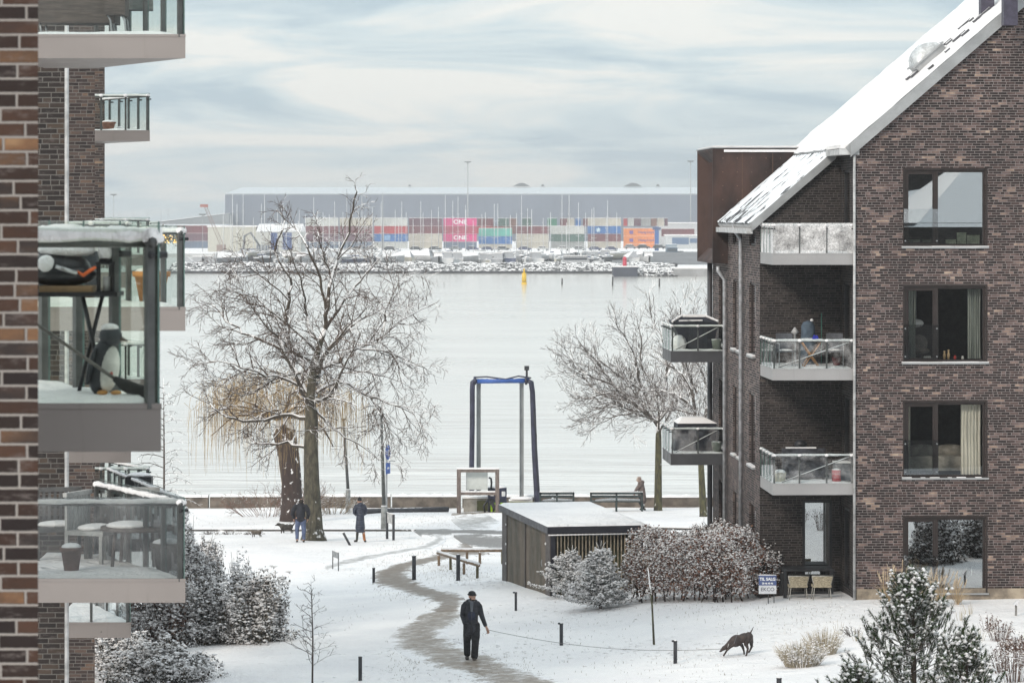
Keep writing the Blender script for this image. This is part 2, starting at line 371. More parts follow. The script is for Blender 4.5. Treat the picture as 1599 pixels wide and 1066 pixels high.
# ---- paths: strips draped on the ground, asphalt showing where the snow has gone
def m_path(name, base, lo=0.55, hi=0.95, wear=0.0):
    m = NT(name); uv = m.n('ShaderNodeTexCoord').outputs['UV']; s = m.sep(uv); co = m.geo().outputs['Position']
    e = m.math('ABSOLUTE', m.math('SUBTRACT', m.math('MULTIPLY', s[0], 2.0), 1.0))
    n = m.math('MULTIPLY', m.math('SUBTRACT', m.noise(co, 1.1, 6, 0.75), 0.5), 2.3)
    n2 = m.math('MULTIPLY', m.math('SUBTRACT', m.noise(co, 9, 4, 0.7), 0.5), 1.2)
    f = m.mr(m.math('ADD', e, m.math('ADD', n, n2)), lo, hi)
    f = m.math('MAXIMUM', f, m.math('MULTIPLY', m.mr(m.noise(co, 3.1, 5, 0.7), 0.45, 0.7), wear))
    dirt = m.mix(m.mr(m.noise(co, 5, 5, 0.7), 0.35, 0.65), base, tuple(c*0.72 for c in base))
    c = m.mix(f, dirt, (0.85, 0.84, 0.845))
    h = m.math('ADD', m.noise(co, 1.1, 5, 0.55), m.math('MULTIPLY', m.noise(co, 14, 4, 0.7), 0.2))
    return m.done(m.bsdf(c, m.mr(f, 0.0, 1.0, 0.42, 0.7), 0, h, bdist=0.05, bstr=0.6, spec=0.3))
def strip(name, LR, mat_, sub=10, grow=0.35, lift=0.03):
    """LR: list of ((px,py),(px,py)) edge pairs in the photo; draped on the ground"""
    L = [G(*a) for a, b_ in LR]; Rr = [G(*b_) for a, b_ in LR]
    rows = []
    for i in range(len(L)-1):
        for k in range(4):
            t = k/4
            def cr(A):
                p0 = A[max(i-1, 0)]; p1 = A[i]; p2 = A[i+1]; p3 = A[min(i+2, len(A)-1)]
                return 0.5*((2*p1)+(p2-p0)*t+(2*p0-5*p1+4*p2-p3)*t*t+(3*p1-p0-3*p2+p3)*t**3)
            rows.append((cr(L), cr(Rr)))
    rows.append((L[-1], Rr[-1])); V = []; Fc = []; uv = []
    for l, r in rows:
        c = (l+r)/2; w = (r-l)
        for k in range(sub+1):
            t = k/sub; q = c + w*(t-0.5)*(1+grow*2)
            V.append((q.x, q.y, H(q.x, q.y)+(lift if 0 < k < sub and 0 < len(V)//(sub+1) < len(rows)-1 else -.08))); uv.append(t)
    for i in range(len(rows)-1):
        for k in range(sub): a = i*(sub+1)+k; Fc.append((a, a+1, a+sub+2, a+sub+1))
    o = npmesh(name, V, Fc, mat_, smooth=True)
    u = o.data.uv_layers.new(name='UVMap'); vi = np.zeros(len(o.data.loops), np.int32); o.data.loops.foreach_get('vertex_index', vi)
    uu = np.stack([np.array(uv)[vi], vi*0.001], 1); u.data.foreach_set('uv', uu.ravel().astype(np.float32))
    return tag(o, kind='structure')
pathm = m_path('trodden_path', (0.20, 0.152, 0.112), 0.45, 0.78, 0.18)
slushm = m_path('slushy_path', (0.27, 0.215, 0.165), 0.38, 0.85, 0.6)
roadm = m_path('wet_asphalt', (0.19, 0.175, 0.165), 0.6, 0.8)
trackm = m_path('tracks_in_snow', (0.42, 0.41, 0.40), 0.1, 0.7, 0.75)
strip('path', [((790,1085),(895,1085)),((765,1066),(860,1066)),((715,1046),(805,1048)),((665,1029),(758,1029)),((637,1015),(716,1013)),((622,1000),(690,1000)),((630,985),(688,985)),((654,969),(703,969)),((675,952),(716,952))], slushm)
strip('path', [((668,958),(716,958)),((684,946),(722,942)),((660,934),(712,929)),((622,923),(676,920)),((590,911),(642,903)),((585,901),(636,893)),((600,890),(650,884)),((633,879),(680,878)),((683,867),(704,873)),((712,858),(748,866)),((722,848),(790,858))], pathm, grow=0.25, lift=0.045)
strip('road', [((700,834),(735,856)),((728,834),(765,860)),((760,835),(790,860)),((800,836),(830,860))], roadm, grow=0.1, lift=0.06)
strip('road', [((640,829),(650,836)),((690,828),(700,836)),((740,829),(740,837)),((800,831),(800,838))], roadm, grow=0.3, lift=0.05)
strip('path', [((500,886),(505,893)),((545,873),(560,878)),((600,863),(615,866)),((655,854),(668,857)),((680,842),(693,844)),((672,834),(688,834))], trackm, lift=0.03)
strip('path', [((700,812),(720,828)),((730,806),(752,828)),((770,804),(785,812))], trackm, lift=0.03)
strip('path', [((700,803),(705,812)),((745,800),(745,803)),((800,799),(800,802))], slushm, lift=0.03)
strip('road', [((1008,826),(1008,829)),((1060,826),(1060,829)),((1130,826),(1130,829))], roadm, lift=0.04)
# thin edging of the promenade
pts = [G(px, 829) for px in range(250, 660, 20)]
b = MB(); 
for i in range(len(pts)-1):
    p, q = pts[i], pts[i+1]; b.add([(p.x,p.y-.06,p.z-.1),(q.x,q.y-.06,q.z-.1),(q.x,q.y-.06,q.z+.08),(p.x,p.y-.06,p.z+.08),(p.x,p.y+.06,p.z+.08),(q.x,q.y+.06,q.z+.08),(p.x,p.y+.06,p.z-.1),(q.x,q.y+.06,q.z-.1)], [(0,1,2,3),(3,2,5,4),(4,5,7,6)])
tag(b.build('kerb', mat('kerb_stone', (0.10, 0.09, 0.085), 0.85, snow=0.25, samt=2.2, sn=1.2)), kind='structure')

# ================================================================ water, far shore
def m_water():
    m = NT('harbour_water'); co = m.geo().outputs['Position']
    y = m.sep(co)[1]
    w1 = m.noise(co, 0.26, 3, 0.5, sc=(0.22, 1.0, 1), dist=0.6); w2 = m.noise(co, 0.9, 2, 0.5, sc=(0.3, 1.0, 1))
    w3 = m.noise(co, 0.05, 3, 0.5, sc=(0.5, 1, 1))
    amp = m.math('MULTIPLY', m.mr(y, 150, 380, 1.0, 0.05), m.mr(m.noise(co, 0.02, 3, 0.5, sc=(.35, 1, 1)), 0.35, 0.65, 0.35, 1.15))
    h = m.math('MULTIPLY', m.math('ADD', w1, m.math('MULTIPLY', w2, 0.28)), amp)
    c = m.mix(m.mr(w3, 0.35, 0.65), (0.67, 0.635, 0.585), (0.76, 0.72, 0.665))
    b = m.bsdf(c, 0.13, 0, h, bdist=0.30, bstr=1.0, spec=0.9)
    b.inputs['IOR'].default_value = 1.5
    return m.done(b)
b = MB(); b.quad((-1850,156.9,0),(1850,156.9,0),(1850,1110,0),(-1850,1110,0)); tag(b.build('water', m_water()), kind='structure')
farm = mat('far_snowy_ground', (0.55, 0.56, 0.57), 0.9, 0, 0.15, 0.05, snow=0.4)
b = MB(); b.box(-1850, 1100, -2, 1850, 2450, 1.0); tag(b.build('far_ground', farm), kind='structure')

# ---- sea wall of concrete blocks with snow caps
wallm = mat('sea_wall_concrete', (0.155, 0.13, 0.108), 0.9, 0, 0.25, 2.0, snow=0.8, bump=0.6)
sw = thing('sea_wall', 'low brown concrete sea wall with snow on top along the water', 'wall', (0, 156.6, ZC-13.5))
x = -17.0; k = 0
while x < 12.0:
    L = 4.15 if k % 3 else 3.2
    dz = U(-.02, .02); dy = U(-.03, .03)
    bb = MB(); z0 = -0.5; bb.box(x+.04, dy, z0, x+L-.04, .5+dy, 0.50+dz); o = bb.build('block', wallm, sw)
    sb = MB(smooth=True); n = 14
    pr = [(-.07, 0), (-.04, .055), (.08, .10), (.36, .105), (.50, .07), (.55, 0)]
    for i in range(n):
        for (yy, zz) in pr: sb.v.append((x+.04+(L-.08)*i/(n-1), dy+yy, .50+dz+zz*(U(.6, 1.25) if zz else 1)+.002))
    q = len(pr)
    for i in range(n-1):
        for j in range(q-1): a = i*q+j; sb.f.append((a, a+q, a+q+1, a+1))
    sb.build('snow_cap', snow, o)
    x += L; k += 1
# ---- black drain pipe lying on the promenade
p0 = G(560, 803); p1 = G(700, 799)
b = MB(smooth=True); b.tube([p0+Vector((0, 0, .13)), p0.lerp(p1, .5)+Vector((0, .1, .12)), p1+Vector((0, 0, .12))], .12, 10)
tag(b.build('drain_pipe', mat('black_pipe', (0.05, 0.05, 0.058), 0.5, snow=0.93), loc=p0), 'long black drain pipe lying along the foot of the sea wall', 'pipe')
# ================================================================ apartment building on the right
# local frame: x along the gable, y away from the camera, z above E0 (eye-relative height -10.1)
E0 = 10.1
def ez(e): return e+E0
YR = math.atan(0.0466)
BR = thing('brick_apartment_building', 'dark brown brick apartment building with snowy pitched roof and stacked balconies on the right', 'building', (8.93, 89.5, ZC-E0), YR)
def wall_holes(mb, u0, u1, z0, z1, holes, f, reveal=None):
    """f(u, z, depth) -> point. holes: (u0,u1,z0,z1)"""
    us = sorted({u0, u1, *[h[0] for h in holes], *[h[1] for h in holes]}); zs = sorted({z0, z1, *[h[2] for h in holes], *[h[3] for h in holes]})
    for i in range(len(us)-1):
        for j in range(len(zs)-1):
            cu, cz = (us[i]+us[i+1])/2, (zs[j]+zs[j+1])/2
            if any(h[0] < cu < h[1] and h[2] < cz < h[3] for h in holes): continue
            mb.add([f(us[i], zs[j], 0), f(us[i+1], zs[j], 0), f(us[i+1], zs[j+1], 0), f(us[i], zs[j+1], 0)], [(0,1,2,3)])
    if reveal:
        for h in holes:
            c = [(h[0],h[2]),(h[1],h[2]),(h[1],h[3]),(h[0],h[3])]
            for k in range(4):
                a, b_ = c[k], c[(k+1) % 4]
                mb.add([f(*a, 0), f(*b_, 0), f(*b_, reveal), f(*a, reveal)], [(0,1,2,3)])
U0, U1, EV = 0.0, 14.0, 1.58           # gable
SL = 0.86
WIN = [(1.30, 3.42, -0.92, 1.08), (1.30, 3.42, -3.93, -1.95), (1.30, 3.42, -6.93, -4.97), (1.30, 3.42, -9.93, -7.97)]
holes = [(a, b_, ez(c), ez(d)) for a, b_, c, d in WIN]
mb = MB(); fr = lambda u, z, d: (u, d, z)
wall_holes(mb, U0, U1, 0.28, ez(EV), holes, fr, 0.16)
RU = 7.0; RZ = EV+SL*RU
mb.add([(U0,0,ez(EV)),(U1,0,ez(EV)),(RU,0,ez(RZ))], [(0,1,2)])
mb.build('front_wall', brickR, BR)
MB().box(U0+.03, -.01, -0.3, U1, .3, 0.28).build('plinth', mat('plinth_render', (0.30, 0.25, 0.19), 0.9, 0, 0.3, 2.0, col2=(0.17, 0.14, 0.11)), BR)
# return wall at the recess + side of the gable above the recess roof
REC = 2.7; FAR = 14.7; WU = -2.17; FR = 11.9
mb = MB(); fs = lambda u, z, d: (0-0.0+d, u, z)
rh = [(1.0, 2.2, ez(-10.0)+.05, ez(-7.85)), (1.0, 2.2, ez(-7.0), ez(-4.9)), (1.0, 2.2, ez(-4.0), ez(-1.9)), (1.0, 2.2, ez(-1.0), ez(1.1))]
mb2 = MB(); wall_holes(mb2, 0, REC, -.3, ez(EV), rh, fs, 0.15)
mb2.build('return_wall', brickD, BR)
# recess wall under the low roof
def roofz(u): return EV+SL*u
mb = MB(); gh = (-1.02, -0.22, 0.30, ez(-7.73))
fr2 = lambda u, z, d: (u, REC+d, z)
wall_holes(mb, WU, 0, -.3, ez(roofz(WU)), [gh], fr2, 0.14)
mb.add([fr2(WU, ez(roofz(WU)), 0), fr2(0, ez(roofz(WU)), 0), fr2(0, ez(EV), 0)], [(0,1,2)])
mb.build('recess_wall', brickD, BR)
# long side wall (faces left)
mb = MB(); side = []
for (a, b_) in ((3.75, 5.15), (6.9, 7.75), (8.3, 9.2), (11.5, 13.0)):
    for (c, d) in ((-0.93, roofz(WU)-.02), (-3.93, -1.95), (-6.93, -4.97), (-9.93, -7.97)): side.append((a, b_, ez(c), ez(d)))
fs2 = lambda u, z, d: (WU+d, u, z)
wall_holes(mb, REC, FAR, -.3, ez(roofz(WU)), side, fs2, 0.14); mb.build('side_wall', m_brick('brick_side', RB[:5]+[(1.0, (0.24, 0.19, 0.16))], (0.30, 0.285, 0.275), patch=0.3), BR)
mb = MB(); mb.add([(WU,FAR,-.3),(U1,FAR,-.3),(U1,FAR,ez(roofz(WU))),(WU,FAR,ez(roofz(WU)))], [(3,2,1,0)]); mb.add([(0,FR,ez(EV)-2),(U1,FR,ez(EV)-2),(U1,FR,ez(EV)),(RU,FR,ez(RZ)),(0,FR,ez(EV))], [(4,3,2,1,0)]); mb.add([(WU,FR,ez(roofz(WU))-.01),(U1,FR,ez(roofz(WU))-.01),(U1,FAR,ez(roofz(WU))-.01),(WU,FAR,ez(roofz(WU))-.01)], [(0,1,2,3)])
mb.add([(U1,0,-.3),(U1,FAR,-.3),(U1,FAR,ez(EV)),(U1,0,ez(EV))], [(0,1,2,3)]); mb.build('rear_wall', brickR, BR)
# roof slabs: zinc edge + snow
def slab(u0, u1, v0, v1, off0, off1):
    z0, z1 = ez(roofz(u0)), ez(roofz(u1)); nx_, nz_ = -SL/math.hypot(1, SL), 1/math.hypot(1, SL)
    mb = MB(); A = [(u0+nx_*off0, z0+nz_*off0), (u1+nx_*off0, z1+nz_*off0), (u1+nx_*off1, z1+nz_*off1), (u0+nx_*off1, z0+nz_*off1)]
    mb.prismy(A, v0, v1); return mb
def slabR(off0, off1, v0, v1):
    nx_, nz_ = SL/math.hypot(1, SL), 1/math.hypot(1, SL)
    return MB().prismy([(RU+nx_*off0, ez(RZ)+nz_*off0), (U1+.3+nx_*off0, ez(EV-.26)+nz_*off0), (U1+.3+nx_*off1, ez(EV-.26)+nz_*off1), (RU+nx_*off1, ez(RZ)+nz_*off1)], v0, v1)
roofb = slab(-.12, RU, -.10, FR+.1, .0, .23); r2 = slab(WU-.22, -.125, REC-.10, 10.45, 0, .14); r3 = slabR(0, .23, -.1, FR+.1)
roofb.add(r2.v, r2.f); roofb.add(r3.v, r3.f)
roof = roofb.build('roof', zinc, BR)
def snowsheet(u0, u1, v0, v1, off, nu, nv, mat_, name, rough=.03, edge=0.03):
    V = []; Fc = []; L = math.hypot(1, SL); nx_, nz_ = -SL/L, 1/L
    for i in range(nu+1):
        for j in range(nv+1):
            u = u0+(u1-u0)*i/nu; v = v0+(v1-v0)*j/nv
            o_ = off+(rough*mnoise.noise(Vector((u*2.3, v*1.1, 1.7)))+rough*.6*mnoise.noise(Vector((u*7, v*6, 0))))*(.25 if j < 2 else 1)
            if i in (0, nu) or j in (0, nv): o_ -= edge
            V.append((u+nx_*o_, v, ez(roofz(u))+nz_*o_))
    for i in range(nu):
        for j in range(nv): a = i*(nv+1)+j; Fc.append((a, a+nv+1, a+nv+2, a+1))
    return npmesh(name, V, Fc, mat_, roof, smooth=True)
snowsheet(-.10, RU, -.07, FR+.08, .27, 70, 90, snow, 'roof_snow')
# tiled lower roof where the snow has partly slipped between the battens
def m_slip():
    m = NT('snow_on_tiles'); co = m.coord(); s = m.sep(co)
    h = m.noise(co, 1.0, 6, 0.6, sc=(0.9, 3.6, 0.9)); h2 = m.noise(co, 3.0, 4, 0.7, sc=(0.7, 2.0, 0.7))
    ed = m.mr(s[0], WU-.2, WU+.7, 0.055, 0.0)
    f = m.mr(m.math('ADD', m.math('ADD', m.math('MULTIPLY', h, .7), m.math('MULTIPLY', h2, .3)), m.math('MULTIPLY', ed, -1)), 0.405, 0.445)
    c = m.mix(f, (0.055, 0.055, 0.062), (0.83, 0.845, 0.87)); return m.done(m.bsdf(c, 0.7, 0, f, bdist=.05, bstr=1.0))
V = []; Fc = []
nb = 34
for i in range(nb+1):
    v = REC-.06+(10.45-REC+.06)*i/nb
    for j, u in enumerate(np.linspace(WU-.2, -.15, 12)):
        L = math.hypot(1, SL); o_ = .175+(.05 if i % 2 else -.02)+.02*mnoise.noise(Vector((u*3, v*3, 0)))
        V.append((u-SL/L*o_, v, ez(roofz(u))+o_/L))
for i in range(nb):
    for j in range(11): a = i*12+j; Fc.append((a, a+1, a+13, a+12))
npmesh('tile_snow', V, Fc, m_slip(), roof, smooth=True)
# verge boards on the gable and on the recess
def verge(u0, u1, v, h, name):
    L = math.hypot(1, SL); MB().prismy([(u0, ez(roofz(u0))-.05), (u1, ez(roofz(u1))-.05), (u1-SL/L*h*0, ez(roofz(u1))+h), (u0, ez(roofz(u0))+h)], v-.025, v+.02).build(name, zinc, BR)
verge(-.14, RU, -.13, .30, 'verge_board'); verge(WU-.24, -.13, REC-.13, .21, 'verge_board')
# eaves: gutters and downpipes
mb = MB(); mb.box(WU-.36, REC-.1, ez(roofz(WU-.2))-.14, WU-.20, 10.45, ez(roofz(WU-.2))+.0); mb.build('gutter', mat('pale_gutter', (0.5, 0.5, 0.5), 0.5, snow=.9), BR)
mb = MB(); mb.box(-.42, -.08, ez(EV)-.11, .10, .0-.005, ez(EV)+.06); mb.box(-.42, .0, ez(EV)-.11, -.13, REC-.14, ez(EV)+.04); go = mb.build('gutter', mat('pale_gutter', (0.5, 0.5, 0.5), 0.5), BR)
MB().box(-.40, -.06, ez(EV)+.062, -.13, REC-.16, ez(EV)+.15).build('gutter_snow', snow, go)
pipe_m = mat('downpipe_zinc', (0.44, 0.45, 0.47), 0.5, 0.3)
mb = MB(True); mb.tube([(-.03,-.06,ez(EV)-.1),(-.03,-.06,-.2)], .035, 10); mb.build('downpipe', mat('downpipe_pale', (0.42, 0.42, 0.42), 0.5), BR)
for (v, pm) in ((6.45, pipe_m), (10.6, pipe_m)):
    mb = MB(True); zt = ez(roofz(WU))-.1 if v < 9 else ez(-1.6)
    mb.tube([(WU-.28,v,zt),(WU-.28,v,zt-.12),(WU-.09,v,zt-.4),(WU-.09,v,-.2)], .055, 10); mb.build('downpipe', pm, BR)
mb = MB(True); mb.tube([(WU-.10,FAR-.1,ez(-1.5)),(WU-.10,FAR-.1,-.2)], .08, 8); mb.build('downpipe', fasciaD, BR)

# ---- unlit rooms behind the windows, darkness put into the wall colour, per storey
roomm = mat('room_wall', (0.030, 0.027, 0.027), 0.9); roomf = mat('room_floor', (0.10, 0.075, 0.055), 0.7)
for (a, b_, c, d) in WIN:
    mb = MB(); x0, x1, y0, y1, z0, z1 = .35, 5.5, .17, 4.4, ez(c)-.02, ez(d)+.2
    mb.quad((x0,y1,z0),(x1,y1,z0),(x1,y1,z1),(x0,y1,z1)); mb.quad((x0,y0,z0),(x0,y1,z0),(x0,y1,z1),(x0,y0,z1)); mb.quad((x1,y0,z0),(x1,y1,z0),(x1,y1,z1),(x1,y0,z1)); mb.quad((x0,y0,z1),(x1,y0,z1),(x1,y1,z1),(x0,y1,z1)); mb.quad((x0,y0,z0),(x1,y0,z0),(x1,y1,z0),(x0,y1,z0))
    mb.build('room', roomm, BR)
def curtain_mesh(x0, x1, z0, z1, y, folds):
    mb = MB(True); n = folds*6
    for i in range(n+1):
        t = i/n; yy = y+.035*math.sin(t*folds*2*math.pi)+.01*math.sin(t*17)
        mb.v += [(x0+(x1-x0)*t, yy, z0), (x0+(x1-x0)*t+.012*math.sin(i*2.1), yy*1.0+.01, (z0+z1)/2), (x0+(x1-x0)*t, yy, z1)]
    for i in range(n): a = i*3; mb.f += [(a,a+3,a+4,a+1),(a+1,a+4,a+5,a+2)]
    return mb
curt = mat('grey_green_curtain', (0.36, 0.39, 0.36), 0.9, stretch=(8, 8, .2)); curtl = mat('cream_curtain', (0.72, 0.70, 0.62), 0.9, stretch=(8, 8, .2))
for wi, (a, b_, c, d) in enumerate(WIN):
    a, b_, c, d = a, b_, ez(c), ez(d); t = .065; m_ = a+.83
    fb = MB(); y0, y1 = .045, .12
    fb.box(a,y0,c,b_,y1,c+t).box(a,y0,d-t,b_,y1,d).box(a,y0,c+t,a+t,y1,d-t).box(b_-t,y0,c+t,b_,y1,d-t).box(m_-.05,y0,c+t,m_+.05,y1,d-t)
    fb.box(a+t,y0+.012,c+t,a+t+.04,y1-.003,d-t).box(m_-.09,y0+.012,c+t,m_-.05,y1-.003,d-t).box(a+t+.04,y0+.012,c+t,m_-.09,y1-.003,c+t+.05).box(a+t+.04,y0+.012,d-t-.05,m_-.09,y1-.003,d-t)
    w = fb.build('window', brownf, BR)
    MB().box(a+t,.08,c+t,m_-.05,.09,d-t).build('pane', glassW if wi in (0, 3) else glassM, w); MB().box(m_+.05,.08,c+t,b_-t,.09,d-t).build('pane', glassW if wi in (0, 3) else glassM, w)
    # brown outer casing standing proud of the brick, and the sill
    cb = MB(); q = .05
    cb.box(a-q,-.012,d+.001,b_+q,.05,d+q).box(a-q,-.012,c-.0,a-.001,.05,d).box(b_+.001,-.012,c,b_+q,.05,d); cb.build('casing', brownf, w)
    sl_ = MB().box(a-.08,-.06,c-.05,b_+.08,.045,c-.003).build('sill', zinc, w)
    if wi < 3:
        sb = MB(); xx = a-.08
        while xx < b_+.06:
            L = U(.25, .7) if wi < 2 else U(.1, .3); L = min(L, b_+.08-xx)
            sb.box(xx, -.065, c-.001, xx+L, .03, c+.010+U(0, .010)); xx += L+(U(0, .02) if wi < 2 else U(.05, .35))
        sb.build('sill_snow', snow, w)
    # glass guard across the opening leaf
    gu = MB().box(a-.03,-.035,c+.08,m_+.05,-.025,c+.98).build('glass_guard', m_glass('guard_glass', (0.86, 0.88, 0.88), 0.16), w)
    gb = MB(True)
    for zz in (c+.15, c+.88):
        for xx in (a+.01, m_+.01): gb.tube([(xx,-.05,zz),(xx,.04,zz)], .018, 8)
    gb.build('guard_bolt', steel, w)
    if wi == 1:
        curtain_mesh(a+.12, a+.33, c+.08, d-.08, .3, 4).build('curtain', curt, w); curtain_mesh(b_-.42, b_-.08, c+.08, d-.08, .3, 6).build('curtain', curt, w)
    if wi == 2:
        curtain_mesh(a+.09, a+.19, c+.06, d-.1, .3, 2).build('curtain', curtl, w); curtain_mesh(b_-.60, b_-.08, c+.06, d-.08, .28, 6).build('curtain', curtl, w)
    if wi == 3:
        curtain_mesh(a+.09, a+.16, c+.06, d-.1, .3, 2).build('curtain', curtl, w)
        hb = MB(True)
        for xx in (m_+.85, m_+.98): hb.tube([(xx,.3,c+.42),(xx,.3,c+.64)], .012, 6)
        hb.build('pull_handle', white, w)
# rooms' contents visible behind the glass
BRM = Matrix.Translation(BR.location) @ Matrix.Rotation(YR, 4, 'Z')
def RW(u, v, e): return BRM @ Vector((u, v, ez(e)))
def on_R(name, label, cat, u, v, e, rz=0, group=None): return thing(name, label, cat, RW(u, v, e), YR+rz, group)
t = on_R('sofa', 'pale grey sofa with two back cushions behind the third window down', 'sofa', 2.3, 1.2, -6.93)
sf = mat('sofa_fabric', (0.40, 0.38, 0.34), 0.9)
MB().box(-.95,-.42,.12,.98,.45,.50).build('seat', sf, t); MB(True).ball((-.32,.28,.60),(.52,.13,.17),18,9).build('cushion', sf, t); MB(True).ball((.45,.28,.60),(.50,.13,.17),18,9).build('cushion', sf, t); MB().box(-.95,.3,.5,.98,.48,.66).build('backrest', sf, t)
t = on_R('pendant_lamp', 'round white pendant lamp hanging behind the second window down', 'lamp', 1.78, 1.1, -2.95)
MB(True).ball((0,0,0),(.20,.20,.11),16,9).build('lamp_shade', white, t); MB().tube([(0,0,.1),(0,0,1.0)], .006, 5).build('cord', steel, t)
t = on_R('armchair', 'round-backed grey chair behind the left pane of the second window down', 'chair', 1.85, .9, -3.91)
MB(True).ball((0,.1,.42),(.22,.10,.25),14,9).build('backrest', mat('chair_taupe', (0.20, 0.17, 0.15), .9), t); MB(True).ball((0,-.1,.25),(.24,.24,.09),14,7).build('seat', mat('chair_taupe', (0.20, 0.17, 0.15), .9), t); MB().cyl(0,0,.0,.2,.03,8).build('leg', black, t)
def sillbox(name, label, cat, u, w_, h_, m_, e, d_=.08):
    o = MB().box(-w_/2,-d_/2,0,w_/2,d_/2,h_).box(-w_/2-.006,-d_/2-.006,h_,w_/2+.006,d_/2+.006,h_+.012).build(name, m_); o.location = RW(u, .24, e); o.rotation_euler = (0,0,YR); return tag(o, label, cat)
cream = mat('cream_card', (0.66, 0.66, 0.52), 0.8)
WC = -.845
sillbox('storage_box', 'low cream box leftmost on the sill of the top window', 'box', 1.58, .30, .10, cream, WC)
sillbox('storage_box', 'low cream box next to the middle frame of the top window', 'box', 1.92, .22, .10, cream, WC)
sillbox('storage_box', 'short cream box just right of the middle frame of the top window', 'box', 2.55, .26, .10, cream, WC)
sillbox('picture_frame', 'upright cream framed picture on the sill of the top window', 'picture', 2.83, .24, .28, cream, WC, .04)
sillbox('storage_box', 'wide cream box rightmost on the sill of the top window', 'box', 3.14, .32, .21, cream, WC)
o = MB().box(-.09,-.04,0,.09,.04,.08).build('clock_radio', white); o.location = RW(1.93, .24, -3.86); o.rotation_euler[2] = YR; tag(o, 'small white clock radio on the sill of the second window down', 'radio')
for i, (u, hh, cc, lb) in enumerate(((2.38, .22, (0.5, 0.36, 0.2), 'tan figurine'), (2.49, .25, (0.55, 0.40, 0.22), 'taller tan figurine'), (2.66, .10, (0.5, 0.05, 0.04), 'small red cup'), (2.86, .09, (0.7, 0.7, 0.68), 'small white cup'))):
    o = MB(True).tube([(0,0,0),(0,0,hh*.55),(0,0,hh*.7),(0,0,hh)], [.03,.04,.02,.028], 10).build('figurine' if i < 2 else 'cup', mat('ornament_%d' % i, cc, .5)); o.location = RW(u, .24, -3.86)
    tag(o, lb+' on the sill of the second window down', 'figurine' if i < 2 else 'cup')
# side windows
def side_window(v0, v1, c, d, wc=False, parts=1):
    fb = MB(); t = .055; x0, x1 = WU+.05, WU+.12
    fb.box(x0,v0,c,x1,v1,c+t).box(x0,v0,d-t,x1,v1,d).box(x0,v0,c+t,x1,v0+t,d-t).box(x0,v1-t,c+t,x1,v1,d-t)
    w = fb.build('window', brownf, BR); MB().box(x0+.03,v0+t,c+t,x0+.04,v1-t,d-t).build('pane', m_glass('side_glass', (0.8, 0.84, 0.84), 0.55), w)
    if wc: cc = curtain_mesh(0, v1-v0-.16, c+.06, d-.06, 0, 6).build('curtain', curtl, w); cc.rotation_euler[2] = R(90); cc.location = (WU+.25, v0+.08, 0)
    if d > c+1.5:
        s_ = MB().box(WU-.09,v0-.03,c-.05,WU+.05,v1+.03,c-.002).build('sill', zinc, w); MB().box(WU-.09,v0-.0,c-.001,WU+.02,v1-.1,c+.035).build('sill_snow', snow, w)
    MB().box(WU+.45, v0-.2, c-.05, WU+.47, v1+.2, d+.1).build('blind', roomm, w)  # dark sheet standing in for the unlit room behind the pane
for (v0, v1, c, d) in side: side_window(v0, v1, c, d, wc=(6.5 < v0 < 9))
# ground floor glazed door in the recess
fb = MB(); a, b_, c, d = -1.02, -.22, .30, ez(-7.73); t = .075; y0, y1 = REC+.04, REC+.12
fb.box(a,y0,c,b_,y1,c+t).box(a,y0,d-t,b_,y1,d).box(a,y0,c+t,a+t,y1,d-t).box(b_-t,y0,c+t,b_,y1,d-t)
w = fb.build('window', blackf, BR); MB().box(a+t,y0+.03,c+t,b_-t,y0+.04,d-t).build('pane', glassW, w)
MB().box(a-.3,REC+.5,0.1,b_+.3,REC+.52,d+.2).build('blind', roomm, w)  # dark sheet added for the shade indoors
for (v0, v1, c, d) in rh:
    x0, x1 = .04, .12; t = .07
    fb = MB(); fb.box(x0,v0,c,x1,v1,c+t).box(x0,v0,d-t,x1,v1,d).box(x0,v0,c+t,x1,v0+t,d-t).box(x0,v1-t,c+t,x1,v1,d-t)
    w = fb.build('door', blackf, BR); MB().box(x0+.03,v0+t,c+t,x0+.04,v1-t,d-t).build('pane', glassM, w)
    MB().box(.32, v0-.2, c-.05, .34, v1+.2, d+.1).build('blind', roomm, w)  # dark sheet added where the room behind is unlit
# ---- weathering-steel box dormer over the far end
cort = mat('weathering_steel', (0.055, 0.030, 0.024), 0.75, 0.2, 0.35, 1.1, col2=(0.028, 0.018, 0.017), stretch=(1, 1, .35))
u0, u1, v0, v1, c, d = -2.62, .6, 10.5, 14.95, ez(-1.51), ez(1.83)
mb = MB(); t = .07
mb.box(u0,v0,c,u1,v0+t,d).box(u0,v1-t,c,u1,v1,d).box(u0,v0+t,d-t,u1,v1-t,d).box(u0,v0+t,c,WU-.002,v1-t,c+t)
dm = mb.build('dormer', cort, BR)
MB().prism([(u0+.30,v0+.35),(u0+.36,v0+.35),(u0+.36,v1-.35),(u0+.30,v1-.35)], c+t, d-t).build('window', m_glass('side_glass', (0.8, 0.84, 0.84), 0.55), dm)
mb = MB(); mb.add([(u0,v0+t,c+t),(u0+.34,v0+.4,c+.45),(u0+.34,v0+.4,d-.4),(u0,v0+t,d-t),(u0,v1-t,c+t),(u0+.34,v1-.4,c+.45),(u0+.34,v1-.4,d-.4),(u0,v1-t,d-t)], [(0,1,2,3),(4,7,6,5),(3,2,6,7),(0,4,5,1)]); mb.build('lining', cort, dm)
MB().box(u0+.38,v0+t,c+t,u0+.40,v1-t,d-t).build('blind', roomm, dm)  # dark sheet standing in for the unlit dormer interior
MB().box(u0-.03,v0-.03,d,u1,v1+.03,d+.035).build('cap_flashing', zinc, dm)
MB().box(u0+.33,v0-.05,d-.11,u1-.25,v0-.002,d-.04).build('ledge_snow', snow, dm)
